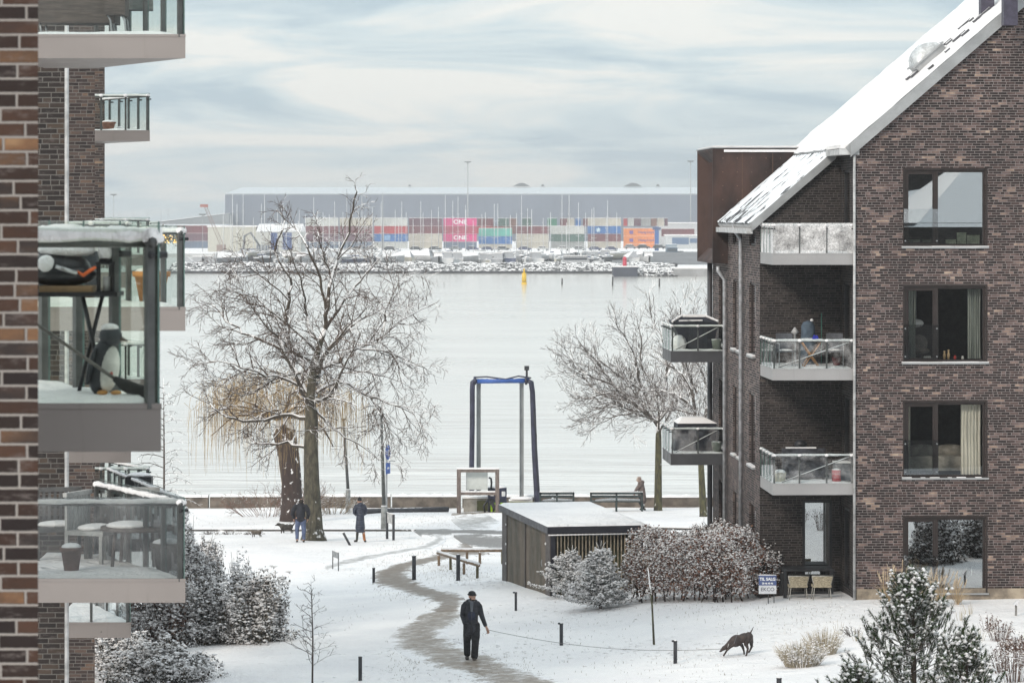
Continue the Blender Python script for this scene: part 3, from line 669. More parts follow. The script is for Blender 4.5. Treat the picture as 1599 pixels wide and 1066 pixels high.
sb = MB(); sb.box(u0+.02,v0+.02,d+.035,u1,v1-.02,d+.07); sb.build('roof_snow', snow, dm)
rv = MB()
for i in range(7):
    for j in range(8):
        xx = u0+.3+i*.42; zz = c+.25+j*.4
        if roofz(xx)+E0+.25 < zz or xx < WU: rv.ball((xx, v0-.004, zz), .014, 6, 4)
rv.build('rivet', mat('rivet', (0.16, 0.09, 0.06), .5), dm)
sm_ = MB()
for xx in (u0+.86, u0+1.75): sm_.box(xx, v0-.006, c+.02, xx+.012, v0-.001, d-.12)
sm_.build('panel_seam', mat('seam', (0.12, 0.07, 0.045), .7), dm)
# ---- dome skylight and chimney pipes on the snowy slope
def on_slope(px, py, off=.27):
    """hit of the pixel ray with the roof plane, local coords"""
    Mi = BRM.inverted(); o_ = Mi @ Vector((0, 0, ZC)); q = Mi @ P(px, py, 100); dr = q-o_
    # plane: z - ez(EV) - SL*u - off*L = 0
    L = math.hypot(1, SL); f = lambda p: p.z-ez(EV)-SL*p.x-off*L
    t_ = f(o_)/(f(o_)-f(q)); return o_+dr*t_
c0 = on_slope(1452, 95)
tilt = Matrix.Rotation(-math.atan(SL), 4, 'Y')
dome = MB(True); Mt = Matrix.Translation(c0) @ tilt
for i in range(7):
    pass
mb = MB(); mb.box(-.48,-.5,-.05,.48,.5,.16, Mt); mb.box(-.53,-.55,.16,.53,.55,.20, Mt); sk = mb.build('skylight', zinc, roof)
mb = MB(True)
vs = []; n = 14
for i in range(n+1):
    for j in range(n+1):
        x = -1+2*i/n; y = -1+2*j/n; z = .30*max(0, (1-x*x))**.5*max(0, (1-y**4))**.5; vs.append(Mt @ Vector((x*.46, y*.48, .2+z)))
mb.add(vs, [(i*(n+1)+j, (i+1)*(n+1)+j, (i+1)*(n+1)+j+1, i*(n+1)+j+1) for i in range(n) for j in range(n)])
mb.build('dome', mat('dome_acrylic', (0.50, 0.52, 0.53), 0.3, snow=.86, samt=.3, sn=3), sk)
purple = mat('chimney_cladding', (0.055, 0.048, 0.075), 0.5)
for px, py in ((1541, 18), (1577, 10)):
    q = on_slope(px, py); ch = MB().box(q.x-.18,q.y-.18,q.z-.5,q.x+.18,q.y+.18,q.z+1.6).build('chimney', purple, roof)
    MB().box(q.x-.22,q.y-.22,q.z+1.6,q.x+.22,q.y+.22,q.z+1.66).build('cap', zinc, ch)

bt_ = MB(); r_ = random.Random(8)
for i in range(15):     # tile tips showing where the snow has slid below the chimneys
    f = i/14; q = on_slope(1452+86*f+r_.gauss(0, 5), 92-76*f+r_.gauss(0, 5), .30); L_ = r_.uniform(.06, .22)
    bt_.box(-L_, -.10, -.03, L_, .10, .03, Matrix.Translation(q) @ tilt)
for px, py in ((1425, 116), (1432, 112), (1530, 26), (1536, 21)):
    q = on_slope(px, py, .30); bt_.box(-.22, -.12, -.03, .22, .12, .03, Matrix.Translation(q) @ tilt)
bt_.build('bare_tile', mat('bare_tile', (.10,.10,.11), .7, snow=.42, sn=3, samt=1.4), roof)
# ---- balconies: slab with metal fascia, glass balustrade, rail and posts
def balcony(parent, poly, zb, zt, edges, fas, glass, gh=.82, postsp=.7, rail_m=None, snow_rail=True, soff=None, post=None, glass_off=-.015, posts_in=True, name='balcony', rail_r=.022, snow_r=.03, hang=True, railz=None, sps=None):
    """poly: plan outline (x,y) in the parent's frame; edges: indices of the sides that carry a balustrade"""
    fb = MB(); n = len(poly); fb.prism(poly, zb, zt)
    B_ = fb.build(name, fas, parent)
    cx = sum(p[0] for p in poly)/n; cy = sum(p[1] for p in poly)/n
    shr = lambda p, k: (cx+(p[0]-cx)*k, cy+(p[1]-cy)*k)
    lip = MB().prism([shr(p, 1.004) for p in poly], zt+.001, zt+.03); lip.build('lip', fas, B_)
    # lumpy snow on the deck
    sb = MB(True); N = 16
    lo = shr
    for i in range(N+1):
        for j in range(N+1):
            a_, b2 = i/N, j/N
            if n == 4: p = Vector(poly[0]).lerp(Vector(poly[1]), a_).lerp(Vector(poly[3]).lerp(Vector(poly[2]), a_), b2)
            p = shr(p, .985); ed = min(i, N-i, j, N-j)
            sb.v.append((p[0], p[1], zt+.031+(0 if ed == 0 else .035+.03*mnoise.noise(Vector((p[0]*3, p[1]*3, zt))))))
    for i in range(N):
        for j in range(N): a = i*(N+1)+j; sb.f.append((a, a+N+1, a+N+2, a+1))
    sb.build('deck_snow', snow, B_)
    rz_ = railz if railz else zt+gh-.08
    for e_ in edges:
        p, q = Vector(poly[e_]), Vector(poly[(e_+1) % n]); d_ = (q-p); L = d_.length; d_ = d_/L; nn = Vector((d_.y, -d_.x))
        if nn.dot(Vector((cx, cy))-(p+q)/2) > 0: nn = -nn
        k = max(1, round(L/((sps or {}).get(e_, postsp))))
        # panes
        for i in range(k):
            a = p+d_*(L*i/k+.012)+nn*glass_off; c_ = p+d_*(L*(i+1)/k-.012)+nn*glass_off
            gb = MB(); w_ = nn*.012
            gb.add([(a.x,a.y,zt+.02),(c_.x,c_.y,zt+.02),(c_.x,c_.y,zt+gh),(a.x,a.y,zt+gh)], [(0,1,2,3)])
            gp = gb.build('glass_panel', glass, B_)
            gb = MB(); gb.add([(a.x,a.y,zt+gh),(c_.x,c_.y,zt+gh),(c_.x+w_.x,c_.y+w_.y,zt+gh),(a.x+w_.x,a.y+w_.y,zt+gh)], [(0,1,2,3)])
            gb.add([(a.x,a.y,zt+.02),(a.x,a.y,zt+gh),(a.x+w_.x,a.y+w_.y,zt+gh),(a.x+w_.x,a.y+w_.y,zt+.02)], [(0,1,2,3)]); gb.build('glass_edge', glassE, B_)
        for i in range(k+1):
            t_ = min(max(L*i/k, .05), L-.05); a = p+d_*t_-nn*.05
            pm = MB(); M_ = Matrix.Translation((a.x, a.y, 0)) @ Matrix.Rotation(math.atan2(d_.y, d_.x), 4, 'Z'); pw = post or .022
            pm.box(-pw,-.02,zt,pw,.02,rz_,M_); po = pm.build('post', rail_m or postm, B_)
            cm = MB(True); s_ = max(.018, pw*.6); cm.tube([(a.x+nn.x*.10,a.y+nn.y*.10,rz_-.07),(a.x,a.y,rz_-.07)], s_, 8); cm.build('clamp', black, B_)
            if snow_rail: MB(True).ball((a.x+nn.x*.02,a.y+nn.y*.02,rz_+.02),(.05+pw*.5,.05,.04),8,5).build('snow_lump', snow, B_)
        a = p-nn*.05; c_ = q-nn*.05
        MB(True).tube([(a.x,a.y,rz_),(c_.x,c_.y,rz_)], rail_r, 8).build('rail', rail_m or postm, B_)
        if snow_rail:
            sm = MB(True); m_ = max(8, int(L*12)); pts_ = []
            for i in range(m_+1):
                qq = a.lerp(c_, i/m_); pts_.append((qq.x, qq.y, rz_+rail_r*1.2+.008*mnoise.noise(Vector((qq.x*9, qq.y*9, zt)))))
            sm.tube(pts_, [snow_r*U(.85, 1.15) for _ in pts_], 7); sm.build('rail_snow', snow, B_)
    return B_
glassset = [glassF, glassS, glassS]
for i, zb in enumerate((-1.39, -4.39, -7.37)):
    balcony(BR, [(-2.16,.0),(-.03,.0),(-.03,REC-.02),(-2.16,REC-.02)], ez(zb), ez(zb)+.27, (0, 3), fasciaR, glassset[i], postsp=.7)
pale = mat('pale_fascia_side', (0.5, 0.5, 0.49), .5)
for zb in (-4.41, -7.41):
    balcony(BR, [(WU-1.60,11.2),(WU-.0,11.2),(WU-.0,13.9),(WU-1.60,13.9)], ez(zb), ez(zb)+.30, (0, 3), fasciaD, glassS if zb < -5 else glassB, postsp=.8)
# diagonal wind brace in front of each pane row (thin rod with snow)
for (x0, x1, v, zb) in ((-1.75, -.1, .05, -1.12), (-2.0, -.15, .05, -4.12), (-1.9, -.15, .05, -7.1), (WU-1.45, WU-.2, 11.25, -4.1), (WU-1.45, WU-.2, 11.25, -7.1)):
    MB(True).tube([(x0,v+.02,ez(zb)+.06),(x1,v+.02,ez(zb)+.70)], .011, 6).build('brace', darkm, BR); MB(True).tube([(x0,v+.02,ez(zb)+.075),(x1,v+.02,ez(zb)+.715)], [.008,.016], 6).build('brace_snow', snow, BR)

# ---- unseen house, roof and dark wall shaped for their reflection in the panes
HX = thing('brick_house', 'dark brick house with snowy roof mirrored in the window panes', 'house', (21, 48, 3.4), 0)
MB().box(-8.5,-8,-.4,11,0,10.55).build('wall', brickD, HX)
mb = MB().box(-8.9,-8.4,10.56,11.4,.4,10.66); mb.add([(-9,.6,10.5),(-1.8,.6,10.5),(2.0,.6,10.5),(11.5,.6,10.5),(-9,-4,10.8),(-1.8,-4,11.15),(2.0,-4,13.7),(11.5,-4,13.9),(-9,-8.6,10.5),(11.5,-8.6,10.5)], [(0,1,5,4),(1,2,6,5),(2,3,7,6),(4,5,6,7,9,8)]); mb.build('roof', mat('patchy_roof', (.05,.05,.055), .7, snow=.46, sn=.45, samt=.75), HX)
MB().box(-8.5,-20,-.4,11,-12,17.5).build('rear_wing', brickD, HX)  # windowless block added to darken the mirrored view above the roof
for i in range(5):
    for z in (1.0, 4.0, 7.0):
        w = MB().box(-7.2+i*3.8,.0,z,-5.6+i*3.8,.03,z+1.8).build('window', blackf, HX)
# ================================================================ staggered apartment block on the left (our own side)
BL = thing('brick_apartment_block', 'long staggered brick apartment block with glass balconies on the left edge', 'building', (-3, 16, ZC-10.4))
LO = Vector((-3, 16, ZC-10.4))
def lz(e): return e+10.4
def lx(px, d): return (px-800)/F*d+3
def blk(px, d, mat_, depth=3, width=8, top=7.5, sk=-.35):
    x = lx(px, d); y = d-16
    return MB().prism([(x-width,y),(x,y),(x+sk*depth,y+depth),(x-width,y+depth)], -.6, lz(top)).build('wall', mat_, BL)
blk(60, 15.7, brickL, 1.2, 3); blk(107, 44.6, m_brick('brick_left_mid', [(0, (0.022, 0.019, 0.019)), (.6, (0.045, 0.035, 0.032)), (.9, (0.09, 0.065, 0.05)), (1, (0.30, 0.20, 0.14))], (0.15, 0.14, 0.13), patch=.2), 6, 6)
blk(148.5, 66, brickM, 9, 7); blk(164, 87, brickM, 9, 8)
x = lx(105, 44.4); MB(True).tube([(x,28.38,lz(4.5)),(x,28.38,-.4)], .028, 8).build('downpipe', mat('downpipe_pale', (0.42, 0.42, 0.42), 0.5), BL)
# walls of the bays that balconies hang on (face the water side, seen through the glass)
mb = MB()
def facade(p0, p1):  # vertical wall between two (px, d)
    a, c = (lx(*p0), p0[1]-16), (lx(*p1), p1[1]-16); mb.quad((a[0],a[1],-.6),(c[0],c[1],-.6),(c[0],c[1],lz(7.5)),(a[0],a[1],lz(7.5)))
def lbal(pxr, d, bot, backd, backpx, pxl, gl, gh=.93, fas=fasciaL, **k):
    xr, xb, xl = lx(pxr, d), lx(backpx, backd), lx(pxl, d)
    return balcony(BL, [(xl,d-16),(xr,d-16),(xb,backd-16),(xl,backd-16)], lz(bot), lz(bot)+.235, (0, 1), fas, gl, gh=gh, **k)
Bn = lbal(252, 18.9, -1.32, 21.3, 30, -70, m_glass('near_balcony_glass', (0.92, 0.95, 0.90), 0.03), gh=1.03, railz=lz(-1.32)+.235+.915, sps={0: 3.0}, postsp=.62, post=.033, snow_r=.045, rail_r=.03)
kk = dict(postsp=.62, post=.028, rail_m=postm, sps={0: 1.6})
for bt in (4.69, 1.69, -1.32, -4.32): lbal(290, 38, bt, 40.6, 155, 20, glassB if bt > -3 else m_glass('misted_glass', (.55,.575,.57), .06, frost=.09), snow_rail=(bt < 1), **kk)  # reflection veil put into the low glass as haze and dark tint
for bt in (-1.31, -4.31, -7.31): lbal(205, 59, bt, 62, 140, 80, glassS, postsp=.8)
for bt in (1.69, -1.31, -4.31, -7.31): lbal(234.5, 83, bt, 86, 160, 120, glassB, postsp=.7)
lbal(288, 74, -7.31, 83, 172, 150, glassS, postsp=.9, fas=fasciaD)
# soffit rim under the upper balcony
xr, xb, xl = lx(290, 38), lx(155, 40.6), lx(20, 38)
# ---- things on the near balcony
def LW(px, d, e): return Vector(((px-800)/F*d, d, ZC+e))
zn = -1.32+.235+.06            # snow level on the near balcony deck
# grill under a snowy cover
t = thing('folding_table', 'black table with crossed legs under the snow-heaped grill on the nearest balcony', 'table', LW(115, 19.5, zn))
MB().box(-.30,-.14,.545,.265,.20,.57).build('table_top', black, t)
MB(True).tube([(.065,-.10,.55),(.19,-.10,0)], .012, 8).build('leg', black, t); MB(True).tube([(.175,-.08,.55),(.04,-.08,0)], .012, 8).build('leg', black, t)
MB(True).tube([(.03,.14,.55),(.15,.14,0)], .010, 8).build('leg', black, t); MB(True).tube([(-.25,-.1,.55),(-.27,-.1,0)], .012, 8).build('leg', black, t)
t = thing('barbecue_grill', 'black grill heaped with snow standing on the crossed-leg table of the nearest balcony', 'grill', LW(112, 19.5, zn+.57))
gb_ = mat('grill_black', (0.02, 0.021, 0.024), .35, bump=.3)
MB(True).ball((-.08,.03,.13),(.19,.15,.10),18,10).build('lid', gb_, t); MB(True).ball((-.06,.02,.10),(.21,.15,.07),18,8).build('body', gb_, t)
sn_ = MB(True); sn_.ball((-.03,.03,.235),(.165,.13,.042),16,8); sn_.ball((-.13,-.10,.16),(.05,.04,.05),10,6); sn_.ball((.0,.03,.262),(.14,.11,.03),14,6); sn_.build('snow_cap', snow, t)
MB(True).ball((-.24,-.02,.03),(.06,.07,.055),10,7).build('snow_lump', snow, t)
MB(True).tube([(.05,-.13,.115),(.085,-.14,.095),(.125,-.13,.125),(.15,-.11,.14)], [.008,.011,.010,.008], 8).build('hose', mat('orange_hose', (0.75, 0.14, 0.03), .5), t)
MB(True).tube([(-.07,-.15,.145),(.05,-.14,.105)], .012, 8).build('handle', mat('bare_steel', (.5, .5, .5), .3, .8), t)
MB().box(-.17,-.10,.0,.13,.1,.035).build('base_tray', mat('tray_wood', (.34,.22,.12), .7), t)
t = thing('grill_cover', 'snow-covered dark lid rising above the rail of the nearest balcony', 'cover', LW(101, 20.3, zn+.80), 0)
cv = MB(True); cv.tube([(0,0,-.25),(0,0,.0),(0,0,.10),(0,0,.13)], [.21,.20,.17,.10], 18); cv.build('shell', mat('dark_cover', (0.03, 0.035, 0.045), .5), t)
cs = MB(True); cs.tube([(0,0,-.01),(0,0,.07),(0,0,.125),(0,0,.15)], [.203,.205,.17,.06], 18); cs.build('snow_cap', snow, t)
# lantern on the shelf
t = thing('lantern', 'black lantern topped with snow beside the grill', 'lantern', LW(167, 19.48, zn+.575), 0)
lb = MB(); s_ = .045
for sx in (-1, 1):
    for sy in (-1, 1): lb.box(sx*s_-.006, sy*s_-.006, .0, sx*s_+.006, sy*s_+.006, .15)
lb.box(-.055,-.055,-.012,.055,.055,0).box(-.055,-.055,.15,.055,.055,.165); lb.build('frame', black, t); MB(True).cyl(0,0,.0,.08,.022,10).build('candle', white, t)
MB(True).tube([(0,0,.165),(0,0,.20),(0,0,.23)], [.05,.03,.01], 10).build('roof', black, t); MB(True).ball((0,0,.22),(.05,.05,.055),10,7).build('snow_cap', snow, t)
# penguin-shaped garden figure, dark back and white belly
t = thing('bird_figurine', 'garden bird figure with dark back, white belly and snow on its head', 'figurine', LW(164, 19.28, zn), R(-12))
fg = mat('figure_charcoal', (0.045, 0.05, 0.058), .6); fw = mat('figure_white', (0.72, 0.71, 0.66), .6)
MB(True).ball((-.01,0,.155),(.082,.075,.165),18,12, Matrix.Rotation(R(10), 3, 'Y')).build('body', fg, t); MB(True).ball((.026,-.012,.145),(.062,.066,.135),16,12, Matrix.Rotation(R(8), 3, 'Y')).build('belly', fw, t)
MB(True).ball((.035,0,.325),(.066,.062,.062),16,10).build('head', fg, t); MB(True).tube([(.085,0,.315),(.135,0,.30)], [.018,.004], 8).build('beak', mat('beak', (.12,.1,.08), .5), t)
MB(True).ball((.03,0,.372),(.052,.05,.026),12,7).build('snow_cap', snow, t); MB(True).ball((.055,-.06,.12),(.014,.008,.014),8,6).build('patch', mat('patch_red', (.55, .10, .07), .6), t)
for sx in (-.02, .06): MB(True).ball((sx+.02,-.04,.012),(.03,.045,.014),10,6).build('foot', mat('foot_orange', (.5, .25, .08), .6), t)
MB(True).ball((-.06,-.055,.16),(.02,.035,.11),10,8, Matrix.Rotation(R(14), 3, 'Y')).build('wing', fg, t)
# broom leaning across
t = thing('broom', 'grey broom leaning diagonally behind the glass of the nearest balcony', 'broom', LW(190, 19.08, zn), 0)
p0 = Vector((-.50,0,.42)); p1 = Vector((-.04,0,.10))
MB(True).tube([p0, p1], .010, 8).build('handle', mat('broom_handle', (.14, .13, .12), .6), t)
mb2 = MB(True); mb2.tube([p1, p1+Vector((.05,0,-.035)), p1+Vector((.16,0,-.085)), p1+Vector((.20,0,-.095))], [.016,.034,.045,.01], 10); mb2.build('bristles', mat('broom_bristles', (.035,.035,.035), .9), t)
o = MB(True).ball((0,0,.05),(.05,.04,.05),10,7); tag(o.build('snowball', snow, None), 'lump of snow on the deck corner behind the broom of the nearest balcony', 'snow'); bpy.data.objects['snowball'].location = LW(181, 20.4, zn-.03)
# ---- potted plants and lights on the balcony at 38 m
terra = mat('terracotta', (0.52, 0.22, 0.06), .8, 0, .12, 6)
def pot(name, label, loc, r=.14, h=.26, m_=terra, sn_top=True, group=None):
    t = thing(name, label, 'plant pot', loc, 0, group)
    q = MB(True); q.tube([(0,0,0),(0,0,h*.82),(0,0,h*.82),(0,0,h)], [r*.68,r*.95,r*1.08,r*1.1], 18); q.build('pot', m_, t)
    if sn_top: MB(True).ball((0,0,h),(r*.95,r*.95,.05),12,6).build('snow_cap', snow, t)
    return t
zf = -1.32+.235+.06
t = pot('plant_pot', 'large orange terracotta pot on the second balcony from the front', LW(237, 39.3, zf), .20, .34)
mb2 = MB(True)
for i in range(9):
    a = U(0, 6.28); mb2.tube([(0,0,.3),(.08*math.cos(a),.08*math.sin(a),.6),(.14*math.cos(a),.14*math.sin(a),.78+U(0,.15))], [.01,.006,.003], 4)
mb2.build('stems', mat('dry_stems', (.10,.08,.05), .9, snow=.7), t)
# warm fairy lights along the rail
fl = thing('fairy_lights', 'string of small warm fairy lights wound along the balcony rail', 'lights', LW(232, 38.25, -.26))
lm = NT('fairy_light'); em = lm.n('ShaderNodeEmission'); em.inputs[0].default_value = (1, .60, .18, 1); em.inputs[1].default_value = 2.2; lm.done(em)
mb2 = MB(); mb3 = MB(True); pts_ = []
for i in range(120):
    x_ = -.62+1.0*i/119; z_ = .0+U(-.09,.07); y_ = U(-.03,.03); pts_.append((x_, y_, z_)); mb2.ball((x_,y_,z_), .009, 5, 4)
mb2.build('bulbs', lm.m, fl); mb3.tube(pts_, .004, 4); mb3.build('wire', mat('wire_green', (.03,.05,.03), .6), fl)
gm = mat('evergreen_garland', (.05,.07,.03), .9, snow=.5)
V = []; Fc = []
for i in range(1600):
    x_ = U(-.64,.4); y_ = rnd.gauss(0,.03); z_ = rnd.gauss(-.02,.045); a = Vector((U(-1,1),U(-1,1),U(-1,1))).normalized()*.035; b2 = a.cross(Vector((0,0,1)))*.25
    n = len(V); V += [(x_,y_,z_),(x_+a.x+b2.x,y_+a.y+b2.y,z_+a.z),(x_+a.x-b2.x,y_+a.y-b2.y,z_+a.z)]; Fc.append((n,n+1,n+2))
npmesh('garland', V, Fc, gm, fl)
# pot shelf seen on the balcony further on
t = pot('plant_pot', 'brown flowerpot on the high far balcony', LW(170, 84.0, 1.69+.27), .17, .22, mat('brown_pot', (.26,.13,.09), .8))
t = pot('plant_pot', 'low brown flowerpot right of the taller one on the high far balcony', LW(188, 84.2, 1.69+.27), .09, .07, mat('brown_pot', (.26,.13,.09), .8))
# furniture on the top balcony at 38 m
zt_ = 1.69+.235+.05
t = thing('garden_sofa', 'brown wicker sofa with steel legs on the top left balcony', 'sofa', LW(135, 39.2, zt_))
wk = mat('brown_wicker', (.075,.058,.05), .8, stretch=(1,1,8))
MB().box(-.55,-.25,.16,.35,.35,.44).build('seat', wk, t); MB().box(-.55,.25,.44,.35,.35,.75).build('backrest', wk, t)
for xx in (-.5, .3):
    for yy in (-.2, .3): MB(True).tube([(xx,yy,.17),(xx+.02,yy,.0)], .012, 8).build('leg', steel, t)
t = thing('garden_chair', 'brown wicker chair with looped steel legs at the right on the top left balcony', 'chair', LW(185, 39.0, zt_))
MB().box(-.13,-.2,.24,.10,.2,.52).build('seat', wk, t); MB().box(-.13,.16,.5,.10,.22,.85).build('backrest', wk, t)
for xx in (-.10, .06):
    for yy in (-.15, .15): MB(True).tube([(xx,yy,.24),(xx+.03,yy,.18),(xx+.05,yy,.0)], .011, 8).build('leg', steel, t)
t = thing('wind_screen', 'grey woven wind screen tied inside the rail of the top left balcony', 'screen', LW(222, 39.5, zt_+.33))
MB().box(-.35,0,0,.13,.012,.6).build('cloth', mat('screen_cloth', (.20,.21,.20), .9, stretch=(1,1,12)), t)
MB(True).tube([(-.35,.006,0),(.13,.006,0)], .01, 6).build('hem', darkm, t)
# crowded balcony low left at 38 m (level -4.32)
z4 = -4.32+.235+.06
t = thing('outdoor_table', 'brown oval table on the low left balcony under the blurred railing', 'table', LW(215, 39.2, z4))
MB(True).cyl(0,0,.40,.44,.42,24).build('table_top', wk, t)
for a in range(4): MB(True).tube([(.3*math.cos(a*1.57+.7),.3*math.sin(a*1.57+.7),.4),(.34*math.cos(a*1.57+.7),.34*math.sin(a*1.57+.7),0)], .02, 8).build('leg', wk, t)
MB(True).ball((-.1,0,.45),(.26,.3,.05),14,6).build('snow_cap', snow, t)
def slatchair(label, loc, rz, m_):
    t = thing('lounge_chair', label, 'chair', loc, rz)
    q = MB()
    for i in range(9): q.box(-.28+i*.066,.22,.36,-.25+i*.066,.25,.78)
    q.box(-.31,.21,.75,.31,.26,.80); q.build('backrest', m_, t); MB().box(-.30,-.25,.32,.30,.24,.37).build('seat', m_, t)
    for xx in (-.28, .28):
        for yy in (-.22, .22): MB().box(xx-.02,yy-.02,0,xx+.02,yy+.02,.33).build('leg', m_, t)
    MB(True).ball((0,0,.39),(.26,.2,.045),12,6).build('snow_cap', snow, t); return t
slatchair('pale slatted chair with snow on its seat on the low left balcony', LW(205, 40.0, z4), 0, mat('pale_slats', (.30,.30,.29), .7))
slatchair('dark slatted chair beside the brick on the low left balcony', LW(92, 40.0, z4), .3, mat('dark_slats', (.10,.10,.10), .7))
slatchair('white slatted chair turned sideways in the middle of the low left balcony', LW(150, 39.6, z4), 1.2, mat('pale_slats2', (.34,.34,.33), .7))
for i, (px, d, r, h, c_, lb) in enumerate(((112, 38.6, .12, .26, (.12,.06,.045), 'reddish pot nearest the brick on the low left balcony'), (262, 38.7, .18, .30, (.10,.09,.085), 'big dark pot at the glass corner of the low left balcony'))):
    pot('plant_pot', lb, LW(px, d, z4), r, h, mat('pot_col%d' % i, c_, .8))
# things on the far lower balconies
t = thing('grill_cart', 'black covered grill cart on the balcony low at the left with the sloping rail', 'grill', LW(218, 80.0, -7.31+.3))
MB().box(-.3,-.2,.1,.3,.2,.85).build('cover', black, t); MB(True).ball((0,0,.88),(.28,.2,.07),12,6).build('snow_cap', snow, t)
# ================================================================ trees
def bark(name, col, snow_=.35, sn=7, samt=.9, moss=None):
    return mat(name, col, .9, 0, .3, 9, snow=snow_, sn=sn, samt=samt, bump=.7, bscale=26, col2=moss, stretch=(1, 1, .35))
class Tree:
    def __init__(s, seed, rmin=.0055, wf=1.0): s.wf = wf; s.rmin = rmin; s.r = random.Random(seed); s.big = MB(); s.fine = MB()
    def path(s, p, d, L, n, wob, up, drop=0):
        wob *= s.wf
        pts = [Vector(p)]; d = Vector(d).normalized()
        for i in range(n):
            d = (d + Vector((s.r.gauss(0, wob), s.r.gauss(0, wob), s.r.gauss(0, wob)+up-drop*i/n))).normalized(); pts.append(pts[-1]+d*(L/n))
        return pts
    def tube(s, pts, r0, r1):
        n = len(pts); rad = [r0+(r1-r0)*i/(n-1) for i in range(n)]
        k = 9 if r0 > .15 else 7 if r0 > .06 else 5 if r0 > .025 else 3
        (s.big if r0 > .03 else s.fine).tube(pts, rad, k, cap=r0 > .1)
    def limb(s, pts, r0, r1, lv, spec):
        """spec[lv] = (spacing, length, ratio of the radius, angle, up, drop, start)"""
        s.tube(pts, r0, r1)
        if lv >= len(spec): return
        sp, Lc, rr, ang, up, drop, st = spec[lv]
        seg = [(pts[i+1]-pts[i]).length for i in range(len(pts)-1)]; tot = sum(seg)
        if tot < 1e-6: return
        x = tot*st+s.r.uniform(0, sp); flip = s.r.random()*6.28
        while x < tot:
            a = x; i = 0
            while i < len(seg)-1 and a > seg[i]: a -= seg[i]; i += 1
            p = pts[i].lerp(pts[i+1], min(1, a/seg[i])); tan = (pts[i+1]-pts[i]).normalized()
            flip += 2.4+s.r.uniform(-.5, .5); o = tan.orthogonal().normalized(); o2 = tan.cross(o)
            side = o*math.cos(flip)+o2*math.sin(flip); an = ang*s.r.uniform(.65, 1.3)
            d = tan*math.cos(an)+side*math.sin(an)
            t = x/tot; L = Lc*(1-.55*t)*s.r.uniform(.55, 1.25); rb = (r0+(r1-r0)*t)
            rc = max(s.rmin, min(rb*.75, rr*(1-.4*t)))
            s.limb(s.path(p, d, L, 5 if lv < 1 else 4 if lv < 2 else 3, .16, up, drop), rc, max(s.rmin*.7, rc*.35), lv+1, spec)
            x += sp*s.r.uniform(.6, 1.5)
    def done(s, root, mb_, mt_, names=('trunk', 'crown')):
        o = []
        loc = root.location
        for mb, nm, m_ in ((s.big, names[0], mb_), (s.fine, names[1], mt_)):
            if mb.v:
                mb.v = [(v[0]-loc[0], v[1]-loc[1], v[2]-loc[2]) for v in mb.v]; o.append(mb.build(nm, m_, root, smooth=False))
        return o
def pxpath(pts, d0, rr, wob=.5, base_y=0):
    out = []; y = 0.0
    for i, (px, py) in enumerate(pts):
        if i: y += rr.gauss(0, wob)
        out.append(P(px, py, d0+base_y+y))
    # refine
    res = [out[0]]
    for i in range(len(out)-1):
        p0, p1, p2, p3 = out[max(0, i-1)], out[i], out[i+1], out[min(len(out)-1, i+2)]
        for t in (.34, .67, 1.0):
            q = 0.5*((2*p1)+(p2-p0)*t+(2*p0-5*p1+4*p2-p3)*t*t+(3*p1-p0-3*p2+p3)*t**3)
            res.append(q+Vector((rr.gauss(0, .03), rr.gauss(0, .05), rr.gauss(0, .03))))
    return res
def Z(sc, ox, oy, l): return [(ox+a/sc, oy+b/sc) for a, b in l]
zm = lambda l: Z(2.012, 280, 270, l)
bk = bark('bark_grey_green', (0.088, 0.078, 0.055), .34, 5, 1.3, (0.042, 0.038, 0.028)); bk2 = bark('twig_dark', (0.085, 0.056, 0.042), .62, 5, .9)
bkl = bark('limb_dark', (0.07, 0.056, 0.042), .26, 5, .9)
g0 = G(490, 843); d0 = g0.y
T = thing('bare_tree', 'big bare spreading tree with snow on its limbs beside two walkers', 'tree', g0)
tr = Tree(3, .0085)
tk = MB(True)
tp = [Vector(g0)+Vector((0,0,-.2)), g0+Vector((0,0,.15)), P(489.5,825,d0), P(489,797,d0), P(487,750,d0), P(486,697,d0), P(487,655,d0), P(485,618,d0), P(491,568,d0), P(501,533,d0), P(508,513,d0)]
tk.tube(tp, [.58,.47,.38,.34,.30,.27,.25,.18,.14,.115,.095], 16)
tk.v = [tuple(Vector(v)-g0) for v in tk.v]; tko = tk.build('trunk', bk, T)
rr = random.Random(11)
